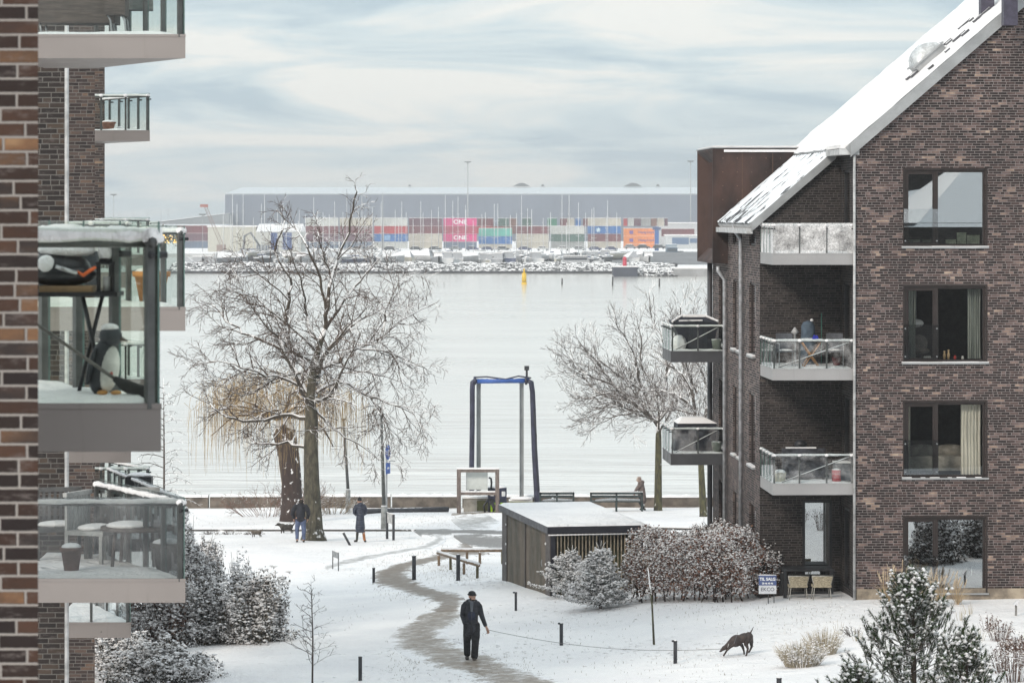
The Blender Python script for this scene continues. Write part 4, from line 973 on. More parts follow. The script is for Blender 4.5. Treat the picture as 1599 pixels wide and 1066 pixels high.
limbs = [  # px path in the zoom, r0, r1
 ([(460,490),(465,420),(480,330),(500,270),(540,150),(555,60),(548,38)], .13, .018),
 ([(400,690),(350,600),(320,555),(330,480),(345,400),(350,330),(300,250),(330,150),(305,115)], .17, .015),
 ([(320,555),(250,520),(200,500),(150,460),(100,410),(60,412)], .10, .012),
 ([(390,680),(330,640),(270,635),(200,610),(130,590),(50,602)], .11, .012),
 ([(400,770),(330,760),(240,780),(150,765),(100,725),(55,705)], .14, .014),
 ([(395,860),(340,850),(260,852),(225,835),(205,812)], .10, .02),
 ([(440,610),(490,600),(520,572),(560,550),(640,512),(700,462),(780,420),(820,402)], .15, .014),
 ([(560,550),(640,562),(720,590),(795,622)], .08, .012),
 ([(430,690),(500,655),(600,700),(660,720),(740,760),(770,812)], .12, .012),
 ([(600,700),(640,750),(660,800),(715,860)], .05, .008),
 ([(430,740),(470,790),(520,830),(580,862),(640,905)], .09, .012),
 ([(460,490),(520,402),(570,340),(620,282),(640,255)], .10, .012),
 ([(640,512),(650,440),(690,350),(745,318)], .06, .010),
 ([(445,530),(410,500),(400,420),(380,330),(350,250),(320,190)], .09, .012),
 ([(462,430),(440,330),(400,230),(360,170),(310,120)], .09, .012),
 ([(480,330),(450,250),(440,200),(430,130)], .06, .010),
 ([(500,270),(560,200),(590,150)], .05, .010),
 ([(330,480),(270,420),(220,380),(150,350)], .07, .012),
 ([(345,400),(250,320),(200,290),(130,330)], .06, .010),
 ([(480,600),(560,620),(650,640),(770,690)], .07, .010),
 ([(510,520),(600,540),(680,500),(740,520)], .06, .010),
 ([(400,620),(300,650),(200,700),(110,640)], .08, .010),
 ([(430,560),(300,440),(190,400),(90,360)], .07, .010),
 ([(420,640),(470,560),(560,470),(640,430),(700,400)], .08, .010),
]
spec = [(.38, 1.85, .034, .85, .03, .05, .15), (.20, 1.0, .016, .8, .0, .14, .12), (.10, .55, .0105, .75, -.02, .16, .1)]
spec_top = [(.34, 1.35, .026, .75, .04, .03, .12), (.20, .78, .014, .7, .0, .10, .12), (.11, .42, .0100, .7, -.02, .12, .1)]
for l, a, c in limbs: tr.limb(pxpath(zm(l), d0, rr, .45), a*.68, c*.7, 0, spec_top if l[-1][1] < 200 else spec)
for k in range(7):   # limbs reaching towards and away from the camera
    a = k*.9+.5; st = tp[6].lerp(tp[10], rr.random()); y = (1 if k % 2 else -1)
    tr.limb(tr.path(st, (math.cos(a)*.5, y*.9, .35), U(3.5, 5), 7, .14, .04), .09, .012, 0, spec)
tr.done(T, bkl, bk2, ('limbs', 'twigs'))

# ---- willow behind it: stout trunk with hanging tawny strands
g1 = G(456, 800); d1 = 146; g1 = Vector((P(456, 800, d1).x, d1, H(P(456, 800, d1).x, d1)))
T2 = thing('willow_tree', 'stout dark willow with tawny hanging strands behind the big bare tree', 'tree', g1)
wb = bark('willow_bark', (0.032, 0.022, 0.02), .30, 4.2, 2.0, (0.06, 0.04, 0.034))
tk = MB(True); s1 = 146/F
tk.tube([(0,0,-.3),(0,0,.4),(0,0,1.6),(-.12,0,2.8),(-.3,0,3.7),(-.35,0,4.5)], [.58,.48,.43,.45,.50,.22], 14); tk.build('trunk', wb, T2)
tr = Tree(21)
for k in range(22):
    a = k*2*math.pi/22+.2; L = tr.r.uniform(2.2, 4.0); pts = tr.path(g1+Vector((-.45,0,4.3)), (math.cos(a), math.sin(a), .55), L, 7, .12, -.05, .18); tr.limb(pts, .09, .02, 0, [(.45, .9, .02, .8, -.02, .25, .2), (.3, .4, .008, .8, -.1, .1, .1)])
tr.done(T2, wb, bark('willow_twig', (0.11, 0.065, 0.045), .55, 5, .8), ('limbs', 'twigs'))
st = MB(); r_ = random.Random(5)
for k in range(760):
    a = r_.uniform(0, 6.28); rad = 4.3*math.sqrt(r_.uniform(.03, 1))*(.8+.2*math.sin(a*3)); x, y = -.6+rad*math.cos(a), rad*math.sin(a)
    z = 5.9-.11*rad**1.7+r_.uniform(-.5, .6); L = r_.uniform(.8, 2.6)*(1.15 if rad > 2.2 else .8); dx, dy = r_.gauss(0, .10), r_.gauss(0, .1)
    st.tube([(x-dx*3,y,z+.25),(x,y,z),(x+dx*.6,y+dy,z-L*.5),(x+dx+r_.gauss(0,.06),y+dy,max(.35, z-L))], [.008,.008,.006,.004], 3, cap=False)
st.build('strands', mat('willow_strand', (0.36, 0.25, 0.125), .8, 0, .3, 1.2, snow=.93), T2)

# ---- low bare shrubs at the willow's foot
def twig_shrub(name, label, loc, w_, h_, n, m_, seed, group=None, cat='shrub', d_=None, r0=.012, lv=2, kids_=None):
    t = thing(name, label, cat, loc, 0, group); tr = Tree(seed)
    for k in range(n):
        a = tr.r.uniform(0, 6.28); b_ = math.sqrt(tr.r.random()); px = Vector(loc)+Vector((w_*.32*b_*math.cos(a), (d_ or w_)*.32*b_*math.sin(a), -.05))
        dr = Vector((math.cos(a)*b_*w_/h_*.55, math.sin(a)*b_*.4, 1)); L = h_*tr.r.uniform(.7, 1.1)
        tr.limb(tr.path(px, dr, L, 5, .10, .0, .05), r0, r0*.35, 0, [(h_*.14, h_*.45, r0*.6, .7, .0, .02, .25), (h_*.10, h_*.2, r0*.4, .7, 0, 0, .15)][:lv])
    o = tr.done(t, m_, m_, ('stems', 'stems')); return t
tan = bark('dry_tan_twigs', (0.26, 0.19, 0.12), .62, 5, .8); redt = bark('rusty_twigs', (0.16, 0.09, 0.065), .6, 5, .8); dkt = bark('brown_twigs', (0.09, 0.07, 0.06), .5, 5, .9)
def GW(px, py, d):
    p = P(px, py, d); return Vector((p.x, d, H(p.x, d)))
twig_shrub('bare_shrub', 'brown twiggy shrub with snow at the foot of the willow', GW(418, 790, 150), 3.4, 1.3, 46, redt, 31)
twig_shrub('bare_shrub', 'tan twiggy shrub against the sea wall right of the big tree', GW(520, 790, 152), 2.3, 1.0, 40, tan, 32)
twig_shrub('bare_shrub', 'reddish twiggy shrub behind the trunk of the big tree', GW(478, 790, 151), 2.2, 1.5, 36, redt, 33)

# ---- trees at the right by the water
zr = lambda l: Z(3.046, 860, 430, l)
bkr = bark('bark_mossy', (0.075, 0.07, 0.032), .32, 4.5, 1.5, (0.04, 0.036, 0.026)); rt = bark('grey_twigs', (0.10, 0.08, 0.07), .08, 5, .9); rlm = bark('grey_limb', (0.09, 0.075, 0.065), .3, 5, .6)
def rtree(label, gx_, gy_, d, top, limbs, seed, r0, lean=0, spec_=None):
    g = GW(gx_, gy_, d); t = thing('bare_tree', label, 'tree', g); rr = random.Random(seed); tr = Tree(seed, .0078, .5)
    tk = MB(True); T0 = P(*top, d); q = T0-g
    tk.tube([(0,0,-.2),(0,0,.1),tuple(q*.2),tuple(q*.5),tuple(q*.8),tuple(q)], [r0*1.35,r0*1.12,r0,r0*.9,r0*.8,r0*.62], 12); tk.build('trunk', bkr, t)
    sp = spec_ or [(.22, 1.5, .022, .62, .06, 0, .10), (.17, .85, .012, .6, .05, 0, .10), (.15, .42, .009, .55, .04, 0, .1)]
    for l, a, c in limbs: tr.limb(pxpath(zr(l), d, rr, .3), a*1.12, c, 0, sp)
    for k in range(6):
        a = k*1.05+.3; tr.limb(tr.path(T0-Vector((0,0,.1*k)), (math.cos(a)*.6, math.sin(a), .8), U(2.2, 3.4), 6, .12, .05), .055, .01, 0, sp)
    tr.done(t, rlm, rt, ('limbs', 'twigs')); return t
rtree('bare tree with mossy trunk just right of the person at the sea wall', 1028, 788, 154, (1029, 658), [
 ([(515,700),(440,645),(370,590),(260,575),(170,500),(130,460),(40,440)], .085, .008), ([(515,700),(400,600),(300,520),(230,420),(150,335),(110,285)], .09, .008),
 ([(515,695),(450,560),(415,450),(400,370),(340,280),(290,195)], .085, .008), ([(515,690),(535,600),(555,480),(540,330),(480,200),(470,80)], .09, .008),
 ([(515,690),(580,620),(640,560),(680,480),(700,400)], .07, .008), ([(440,645),(380,640),(300,620),(200,640),(150,690)], .05, .006), ([(370,590),(260,620),(180,720)], .04, .006),
 ([(540,600),(480,500),(430,420),(430,300),(410,200)], .06, .007), ([(300,520),(200,480),(120,440),(70,340)], .05, .006), ([(450,560),(330,480),(220,380),(190,290)], .05, .006), ([(515,695),(470,690),(400,700),(380,740)], .03, .005),
 ([(400,600),(280,560),(150,590),(80,560)], .05, .006), ([(555,480),(600,350),(590,250)], .05, .006), ([(440,645),(330,560),(250,470),(140,420),(60,380)], .05, .006), ([(515,695),(420,660),(330,660),(230,700),(180,740)], .04, .006)], 41, .17)
rtree('bare tree with mossy trunk in front of the sea wall beside the right building', 1099, 804, 149, (1094, 700), [
 ([(722,780),(690,660),(650,600),(560,555),(430,535),(380,500)], .085, .008), ([(722,780),(690,660),(665,540),(600,440),(520,400),(480,330)], .08, .008), ([(722,780),(740,640),(765,560),(700,420),(620,200),(640,100)], .08, .008),
 ([(740,640),(790,520),(800,400),(760,230),(750,130)], .06, .008), ([(690,660),(660,480),(600,300),(580,180)], .06, .008), ([(690,660),(600,640),(500,640),(420,600)], .05, .006), ([(700,560),(640,420),(660,300),(690,160)], .05, .006)], 43, .155)

# ---- larch-like young conifer by the left balconies
def droopy(label, px, py, d, top_py, seed):
    g = GW(px, py, d); t = thing('young_tree', label, 'tree', g); tr = Tree(seed, .009); zt = P(px, top_py, d).z-g.z
    MB(True).tube([(0,0,-.1),(.02,0,zt*.5),(.0,0,zt)], [.045,.035,.008], 8).build('trunk', dkt, t)
    k = 0; z = zt*.22
    while z < zt*.97:
        a = k*2.2+tr.r.uniform(-.4, .4); L = (1-(z/zt)**1.6)*1.5+.25
        tr.limb(tr.path(g+Vector((0,0,z)), (math.cos(a), math.sin(a)*.8, .35), L, 6, .07, -.06, .22), .018, .006, 0, [(.12, .26, .008, .8, -.05, 0, .1)])
        z += zt*.020; k += 1
    tr.done(t, dkt, bark('larch_twigs', (0.06, 0.048, 0.036), .30, 5, .9), ('branches', 'branches'))
droopy('young snowy tree with drooping branches just right of the left balconies', 256, 815, 128, 590, 51)
# sapling in the garden (near, soft) and thin sapling on the lawn
def sapling(label, px, py, toppx, toppy, seed, n=26, Lb=.7, m_=None, r0=.025, zs=.25):
    g = G(px, py); d = g.y; top = P(toppx, toppy, d)-g; t = thing('sapling', label, 'tree', g); tr = Tree(seed)
    MB(True).tube([(0,0,-.1),tuple(top*.5+Vector((.03,0,0))),tuple(top)], [r0,r0*.7,r0*.25], 8).build('trunk', m_ or dkt, t)
    for k in range(n):
        f = zs+(1-zs)*k/n; a = k*2.4; L = Lb*(1.15-f)*tr.r.uniform(.6, 1.2)
        tr.limb(tr.path(g+top*f, (math.cos(a), math.sin(a), .7), L, 5, .12, .0), r0*.4, .004, 0, [(.13, .3, .006, .7, .03, 0, .2), (.09, .14, .004, .7, 0, 0, .2)])
    tr.done(t, dkt, dkt, ('branches', 'branches')); return t
sapling('leafless bushy sapling in the snow near the lower left bollard', 488, 1085, 486, 905, 61, 30, .85)
g = G(1022, 1006); d = g.y; top = P(1012, 885, d)-g; t = thing('sapling', 'thin leaning sapling with mossy stem standing alone before the hedge', 'tree', g)
MB(True).tube([(0,0,-.1),tuple(top*.5+Vector((.03,0,0))),tuple(top)], [.030,.022,.012], 8).build('trunk', bkr, t)
tr = Tree(62)
for (dx, dz) in ((-.35,.30),(-.15,.42),(.25,.35),(.05,.30),(-.28,.12),(.18,.15)): tr.limb(tr.path(g+top, (dx, U(-.2,.2), dz), .36, 4, .1, .05), .007, .004, 0, [(.1, .16, .006, .6, .05, 0, .2)])
tr.done(t, bark('sapling_twigs', (.10,.08,.06), .45, 5, .4), bark('sapling_twigs', (.10,.08,.06), .45, 5, .4), ('branches', 'branches'))

# ================================================================ leafy masses
def leafmat(name, c1, c2, c3, thr=.25, sn=5, samt=1.2):
    m = NT(name); ge = m.geo(); rndv = ge.outputs['Random Per Island']; base = m.ramp(rndv, [(0, c1), (.5, c2), (1, c3)])
    z = m.math('ABSOLUTE', m.sep(ge.outputs['True Normal'])[2]); pn = m.noise(ge.outputs['Position'], sn, 4, .6)
    f = m.mr(m.math('ADD', m.math('ADD', z, m.math('MULTIPLY', m.math('SUBTRACT', pn, .5), samt)), m.math('MULTIPLY', m.math('SUBTRACT', rndv, .5), .5)), thr-.05, thr+.05)
    return m.done(m.bsdf(m.mix(f, base, SNOWC), .8, spec=.2))
def leaves(name, pts, size, m_, parent, r_, flat=.0, aspect=.55, loc=None):
    """one small bent leaf (two triangles sharing an edge) at each point"""
    n = len(pts); P_ = np.array(pts); rg = np.random.default_rng(int(r_))
    a = rg.normal(size=(n, 3)); a[:, 2] *= (1-flat); a /= np.linalg.norm(a, axis=1, keepdims=True)
    b_ = rg.normal(size=(n, 3)); b_[:, 2] *= (1-flat); b_ -= a*(a*b_).sum(1, keepdims=True); b_ /= np.linalg.norm(b_, axis=1, keepdims=True)
    s_ = size*rg.uniform(.6, 1.3, (n, 1)); a *= s_; b_ *= s_*aspect
    V = np.stack([P_-a, P_+b_, P_+a, P_-b_], 1).reshape(-1, 3); i = np.arange(n)*4
    return npmesh(name, V, np.stack([i, i+1, i+2, i+3], 1), m_, parent)
def snowclumps(name, pts, r0, r1, parent, seed, m_=None, squash=.6):
    """small lumps of snow, low-poly octahedra with jitter"""
    rg = np.random.default_rng(seed); n = len(pts); P_ = np.array(pts)
    base = np.array([[1,0,0],[.5,.87,0],[-.5,.87,0],[-1,0,0],[-.5,-.87,0],[.5,-.87,0],[0,0,1],[0,0,-.6]])
    Fb = np.array([[0,1,6],[1,2,6],[2,3,6],[3,4,6],[4,5,6],[5,0,6],[1,0,7],[2,1,7],[3,2,7],[4,3,7],[5,4,7],[0,5,7]])
    s_ = rg.uniform(r0, r1, (n, 1, 1)); j = 1+rg.uniform(-.25, .25, (n, 8, 1)); V = base[None]*s_*j; V[:, :, 2] *= squash; V += P_[:, None]
    Fc = (Fb[None]+np.arange(n)[:, None, None]*8).reshape(-1, 3)
    return npmesh(name, V.reshape(-1, 3), Fc, m_ or snow, parent, smooth=True)
beech = leafmat('beech_leaves', (.085, .040, .030), (.18, .088, .062), (.28, .15, .095), .66, 5, 1.3)
hstem = bark('hedge_stem', (.045, .03, .026), .6, 5, .9)
def hedge(label, a, c, depth, h, seed, dens=1.0, leaf=None, stems=True, lumpy=.28, clump=.5, ls=.034, base_gap=.35):
    """hedge from world point a to c"""
    a = Vector(a); c = Vector(c); D = c-a; L = math.hypot(D.x, D.y); ux = Vector((D.x/L, D.y/L, 0)); uy = Vector((-ux.y, ux.x, 0))
    t = thing('hedge', label, 'hedge', a); r_ = random.Random(seed); pts = []; top = []; n = int(15000*dens*L*h*depth/6)
    for _ in range(n):
        # bias towards the shell
        u = r_.uniform(0, L); v = r_.uniform(0, 1); w_ = r_.uniform(base_gap*.3, 1)
        if r_.random() < .6: v = r_.choice((r_.uniform(0, .16), r_.uniform(.84, 1))) if r_.random() < .5 else v; w_ = w_ if v < .2 or v > .8 else r_.uniform(.82, 1)
        q = ux*u+uy*(v*depth); lump = mnoise.noise(Vector((u*.9+seed, v*2.2, w_*1.8)))*lumpy+mnoise.noise(Vector((u*3.1, v*4+seed, w_*4)))*.12
        e = min(u, L-u); rd = min(1, .55+e*.9)
        hh = h*w_*rd*(1+lump); off = (v-.5)*2*(lump*depth*.5)
        if w_ < base_gap and r_.random() < .75: continue
        x = q+uy*off+ux*(lump*.3)
        zz = H(a.x+x.x, a.y+x.y)-a.z+hh
        pts.append((x.x+r_.gauss(0, .03), x.y+r_.gauss(0, .03), zz+r_.gauss(0, .04)))
        if r_.random() < clump*(.32+.8*max(0, w_-.35)): top.append((x.x, x.y, zz+.02))
    leaves('foliage', pts, ls, leaf or beech, t, seed)
    if top: snowclumps('snow_clumps', top, .018, .048, t, seed)
    if stems:
        mb = MB(); k = int(L*6)
        for i in range(k):
            u = L*(i+.5)/k+r_.uniform(-.08, .08); v = r_.uniform(.1, .8)*depth; q = ux*u+uy*v; z0 = H(a.x+q.x, a.y+q.y)-a.z
            p = Vector((q.x, q.y, z0-.05)); pts_ = [p]
            for s_ in range(4): p = p+Vector((r_.gauss(0, .07), r_.gauss(0, .05), h*.2)); pts_.append(p)
            mb.tube(pts_, [.026,.022,.016,.01,.006], 5)
            for s_ in range(3):
                b_ = pts_[1+s_ % 3]; mb.tube([b_, b_+Vector((r_.uniform(-.3,.3), r_.uniform(-.2,.2), r_.uniform(.1,.4)))], [.012,.005], 4)
        # top twigs sticking out
        for i in range(int(L*16)):
            u = r_.uniform(0, L); v = r_.uniform(0, 1)*depth; q = ux*u+uy*v; z0 = H(a.x+q.x, a.y+q.y)-a.z+h*.86; mb.tube([(q.x,q.y,z0),(q.x+r_.gauss(0,.07),q.y,z0+r_.uniform(.15,.38))], [.006,.003], 3)
        mb.build('stems', hstem, t)
    return t
hedge('brown beech hedge heaped with snow between the shed and the terrace', G(966, 942), G(1163, 941), 1.35, 1.78, 71, base_gap=.25)
hedge('darker back row of beech hedge running to the building wall', GW(1000, 850, 97.5), GW(1150, 850, 97.0), 1.3, 1.70, 72, .9, leafmat('beech_dark', (.035, .02, .02), (.075, .042, .034), (.13, .08, .055), .56, 5, 1.4))
twig_shrub('bare_shrub', 'dark reddish shrub against the side wall behind the hedge', GW(1160, 850, 94.2), 1.9, 1.75, 40, bark('dark_red_twigs', (.05,.028,.026), .75, 5, .8), 74)

needle = leafmat('spruce_needles', (.018, .032, .024), (.03, .048, .034), (.05, .07, .05), .46, 3, 1.6)
def spruce(label, loc, h, w_, seed, dens=1.0):
    t = thing('spruce', label, 'conifer', loc); r_ = random.Random(seed); pts = []; sn = []; mb = MB()
    mb.tube([(0,0,-.1),(0,0,h)], [.05,.012], 6); z = .12
    while z < h*.96:
        n = 9; f = (1-z/h)
        for k in range(n):
            a = k*6.283/n+r_.uniform(-.4, .4); L = (w_*.5*f**.8+.08)*r_.uniform(.6, 1.2)*(1+.45*mnoise.noise(Vector((math.cos(a)*1.3, math.sin(a)*1.3+seed, z*1.6)))); p = Vector((0, 0, z)); pp = [p]
            for s_ in range(5):
                p = p+Vector((math.cos(a)*L/5, math.sin(a)*L/5, L*(.09-.05*s_+.03*s_*s_*.5)/2)); pp.append(p)
            mb.tube(pp, [.012,.01,.008,.006,.005,.004], 3, cap=False)
            for s_ in range(int(L*140*dens)+8):
                tt = r_.uniform(.12, 1.05); i = min(4, int(tt*5)); q = pp[i].lerp(pp[i+1], min(1.2, tt*5-i)); sp_ = (1-tt)*.22*L+.05
                off = r_.uniform(-1, 1)*sp_; q = q+Vector((-math.sin(a)*off, math.cos(a)*off, r_.gauss(0, .02)-abs(off)*.25)); pts.append(tuple(q))
                if r_.random() < .30: sn.append((q.x, q.y, q.z+.02))
        z += .085
    mb.build('trunk', dkt, t); leaves('foliage', pts, .042, needle, t, seed, .3, .22); snowclumps('snow_clumps', sn, .02, .055, t, seed)
    # bare leader shoots with snow
    ld = MB(); 
    for k in range(5): a = k*1.3; ld.tube([(0,0,h*.93),(math.cos(a)*.14,math.sin(a)*.1,h+.12+.05*k % .1)], [.012,.007], 4)
    ld.tube([(0,0,h*.9),(0,0,h+.32)], [.014,.008], 5); ld.build('leader', mat('leader_shoot', (.06,.055,.04), .8, snow=.15, samt=.4), t)
spruce('bushy snow-laden spruce leftmost in front of the slatted shed side', G(893, 931), 1.30, 2.1, 81)
spruce('small snow-laden spruce squeezed between its two neighbours by the shed', G(925, 934), 1.15, 1.3, 82)
spruce('tallest of the three snowy spruces, beside the hedge', GW(938, 925, 94.5), 1.7, 1.9, 83)

# ---- mountain pine in the foreground
pinen = leafmat('pine_needles', (.018, .040, .012), (.035, .068, .018), (.07, .105, .032), .86, 3, .5)
def pine(label, loc, h, w_, seed, tufts, bw=.5):
    t = thing('pine_tree', label, 'conifer', loc); r_ = random.Random(seed); mb = MB(); V = []; Fc = []; sn = []; 
    mb.tube([(0,0,-.2),(.03,0,h*.5),(0,0,h)], [.09,.05,.02], 8)
    for k in range(tufts):
        f = (k+.5)/tufts; z = h*(.10+.90*f**.85); a = k*2.399+r_.uniform(-.4,.4)
        Rr = w_*.5*max(.05, (1-(max(0, z/h-.10)/.95)**1.25))*r_.uniform(.55, 1.05)
        p0 = Vector((0, 0, max(.05, z-Rr*.5-.1))); tip = Vector((Rr*math.cos(a), Rr*math.sin(a), z))
        mid = p0.lerp(tip, .6)-Vector((0, 0, Rr*.10)); mb.tube([p0, mid, tip], [.013,.008,.005], 4, cap=False)
        for s_ in range(r_.randint(3, 5)):   # upright candles of needles
            b_ = (p0.lerp(mid, r_.uniform(.3,1)) if s_ > 2 else tip if s_ == 0 else mid.lerp(tip, r_.uniform(.2, .9)))+Vector((r_.gauss(0,.05), r_.gauss(0,.05), 0))
            d = Vector((math.cos(a)*.45+r_.gauss(0,.25), math.sin(a)*.45+r_.gauss(0,.25), 1.0)).normalized(); L = r_.uniform(.22, .40)
            mb.tube([b_, b_+d*L], [.008,.006], 3, cap=False); o1 = d.orthogonal().normalized(); o2 = d.cross(o1)
            for j in range(80):
                q = b_+d*(L*r_.uniform(.05, 1.0)); an = r_.uniform(0, 6.28); e = (o1*math.cos(an)+o2*math.sin(an)); nd = (e*r_.uniform(.5,.9)+d*r_.uniform(.5,1)).normalized()*r_.uniform(.06,.10); wv = nd.cross(d).normalized()*.0068
                n = len(V); V += [q-wv, q+wv, q+nd]; Fc.append((n, n+1, n+2))
            tp_ = b_+d*(L*.9)
            for j in range(r_.randint(1, 3)): sn.append((tp_.x+r_.gauss(0,.028), tp_.y+r_.gauss(0,.028), tp_.z+r_.uniform(-.08,.035)))
            if r_.random() < .22: q = b_+d*L*.4; sn.append((q.x+r_.gauss(0,.05), q.y+r_.gauss(0,.05), q.z))
    mb.build('branches', bark('pine_branch', (.07,.045,.032), .6, 5, .7), t)
    npmesh('needles', [tuple(v) for v in V], Fc, pinen, t); snowclumps('snow_clumps', sn, .022, .060, t, seed, squash=.75)
def GB(px, d): x = (px-800)/F*d; return Vector((x, d, H(x, d)))
pine('tall mountain pine with snow-tipped candles in the right foreground', GB(1425, 66), 2.95, 4.2, 91, 165)
pine('low spreading mountain pine just left of the tall one, cut off by the bottom edge', GB(1340, 63.5), 1.55, 2.0, 92, 60)
pine('low mountain pine right of the tall one, cut off by the bottom edge', GB(1508, 64.5), 1.95, 2.1, 93, 75)

# ---- snowy shrubs lower left
shrubl = leafmat('shrub_leaves', (.03, .032, .028), (.06, .055, .045), (.11, .085, .06), .55, 1.9, 3.2)
def bush(label, loc, w_, d_, h_, seed, m_=None, dens=1.5, ls=.036, group=None, flatten=.0, cl=.07):
    t = thing('shrub', label, 'shrub', loc, 0, group); r_ = random.Random(seed); pts = []; sn = []
    n = int(9000*dens*w_*h_/3)
    for _ in range(n):
        a = r_.uniform(0, 6.283); el = math.asin(r_.uniform(0.0, 1)); k = r_.uniform(.2, 1)**.55
        q = Vector((math.cos(a)*math.cos(el), math.sin(a)*math.cos(el), math.sin(el))); l = 1+.55*mnoise.noise(q*1.9+Vector((seed, 0, 0)))+.28*mnoise.noise(q*5.5+Vector((seed*3, 0, 0)))
        p = Vector((q.x*w_*.5, q.y*d_*.5, q.z*h_))*k*l; pts.append(tuple(p))
        if r_.random() < cl*(0.6+q.z*2): sn.append((p.x, p.y, p.z+.03))
    mb = MB()
    for k in range(int(14*w_)):
        a = r_.uniform(0, 6.28); b_ = math.sqrt(r_.random()); e = Vector((math.cos(a)*b_*w_*.47, math.sin(a)*b_*d_*.45, h_*r_.uniform(.85, 1.35)*(1-.35*b_))); mb.tube([(e.x*.3,e.y*.3,-.05), tuple(e*.6), tuple(e)], [.014,.009,.004], 4)
    mb.build('stems', dkt, t); leaves('foliage', pts, ls, m_ or shrubl, t, seed); snowclumps('snow_clumps', sn, .03, .09, t, seed, squash=.5); return t
bush('rounded dark shrub with streaks of snow at the right end of the shrub row', G(400, 1000), 2.1, 2.0, 1.6, 101, dens=1.4)
bush('broad snowy shrub left of the rounded dark one', G(325, 1003), 2.6, 1.9, 1.35, 102, dens=1.4)
bush('rust-tinged snowy shrub below the low left balcony corner', G(255, 1005), 2.6, 1.9, 1.6, 103, leafmat('rust_shrub', (.05,.03,.025), (.10,.055,.04), (.17,.09,.05), .5, 1.9, 3.2), dens=1.3)
bush('tall snowy shrub right of the low balcony glass', GW(300, 900, 104), 1.9, 1.8, 2.3, 104, dens=1.4)
bush('snowy shrub top just below the sea wall beside the balcony', GW(318, 870, 115), 1.6, 1.6, 1.5, 105, dens=1.3)
bush('pale thin shrub behind the rounded dark one', GW(372, 920, 101), 1.1, 1.1, 1.6, 106, dens=.5)
bush('flat snow-laden ground shrub at the bottom left', G(250, 1062), 2.8, 2.6, .80, 107, dens=1.8, cl=.12)
bush('small flat snow-laden shrub against the left wall at the bottom', G(185, 1050), 1.8, 2.4, .95, 108, dens=1.6, cl=.12)

# ---- ornamental grasses and dry stalks
strawm = mat('straw_plume', (0.66, 0.53, 0.38), .9, 0, .15, 3); strawd = mat('straw_stem', (0.50, 0.38, 0.24), .9, 0, .2, 3)
def plume_grass(label, loc, h, n, seed, spread=.35, group=None):
    t = thing('ornamental_grass', label, 'grass clump', loc, 0, group); r_ = random.Random(seed); mb = MB(); V = []; Fc = []
    for k in range(n):
        a = r_.uniform(0, 6.28); b_ = r_.random()*spread; L = h*r_.uniform(.7, 1.05); p = Vector((math.cos(a)*b_*.35, math.sin(a)*b_*.35, 0)); d = Vector((math.cos(a)*b_, math.sin(a)*b_, 1)).normalized()
        p1 = p+d*L*.6; p2 = p+d*L+Vector((r_.gauss(.03,.06), 0, -.02)); mb.tube([p, p1, p2], [.006,.004,.003], 3, cap=False)
        for j in range(60):
            q = p1.lerp(p2, r_.uniform(.15, 1)); w_ = .035*(1-abs((q-p1).length/(p2-p1).length-.5)); e = Vector((r_.gauss(0, w_), r_.gauss(0, w_), r_.uniform(.01, .06))); c_ = Vector((.004, 0, 0)); m = len(V); V += [q-c_, q+c_, q+e]; Fc.append((m, m+1, m+2))
    for k in range(n*3):
        a = r_.uniform(0, 6.28); b_ = r_.random()*spread*1.5; L = h*r_.uniform(.35, .7); mb.tube([(0,0,0),(math.cos(a)*b_*.5,math.sin(a)*b_*.5,L*.6),(math.cos(a)*b_,math.sin(a)*b_,L*.8)], [.006,.005,.002], 3, cap=False)
    mb.build('stalks', strawd, t); npmesh('plumes', [tuple(v) for v in V], Fc, strawm, t)
for i, (px, py, h, lb) in enumerate(((1388, 941, .95, 'beige plume grass leftmost in front of the lowest gable window'), (1412, 942, 1.10, 'tallest beige plume grass before the left pane of the lowest window'), (1445, 944, .90, 'beige plume grass beneath the middle frame of the lowest window'), (1468, 944, .98, 'full beige plume grass under the right pane of the lowest window'), (1497, 943, .72, 'small beige plume grass rightmost below the lowest window'))):
    plume_grass(lb, G(px, py), h, 13, 200+i, .4, 'plume grasses before the gable')
frostm = leafmat('frosted_grass', (.30,.25,.18), (.42,.37,.28), (.5,.46,.38), .55, 4, 1.2)
def dry_clump(label, loc, w_, h_, n, seed, m_=None, cat='plant', name='dry_grass', heads=False, sn_=True):
    t = thing(name, label, cat, loc); r_ = random.Random(seed); mb = MB(); sn = []; hd = []
    for k in range(n):
        a = r_.uniform(0, 6.28); b_ = math.sqrt(r_.random()); p = Vector((math.cos(a)*b_*w_*.3, math.sin(a)*b_*w_*.25, 0)); tip = Vector((math.cos(a)*b_*w_*.55, math.sin(a)*b_*w_*.4, h_*r_.uniform(.55, 1.1)*(1-.3*b_)))
        mb.tube([p, p.lerp(tip, .55)+Vector((0,0,h_*.07)), tip], [.006,.005,.002], 3, cap=False)
        if heads:
            for j in range(4): hd.append((tip.x+r_.gauss(0,.02), tip.y+r_.gauss(0,.02), tip.z-j*.05+r_.gauss(0,.01)))
        for j in range(3):
            if r_.random() < .6: q = p.lerp(tip, r_.uniform(.3, 1)); sn.append(tuple(q+Vector((r_.gauss(0,.02),0,.01))))
    mb.build('stalks', m_ or frostm, t)
    if hd: leaves('seed_heads', hd, .028, leafmat('seed_heads_', (.07,.045,.04), (.13,.085,.07), (.2,.14,.11), .7, 5, .8), t, seed)
    if sn and sn_: snowclumps('snow_clumps', sn, .012, .035, t, seed, squash=.6)
dry_clump('broad frosted grass clump at the right of the running dog', G(1252, 1040), 1.25, .62, 520, 301, name='ornamental_grass')
dry_clump('shaggy frosted grass tuft behind the broad clump by the dog', G(1285, 1022), 1.0, .70, 260, 302, name='ornamental_grass')
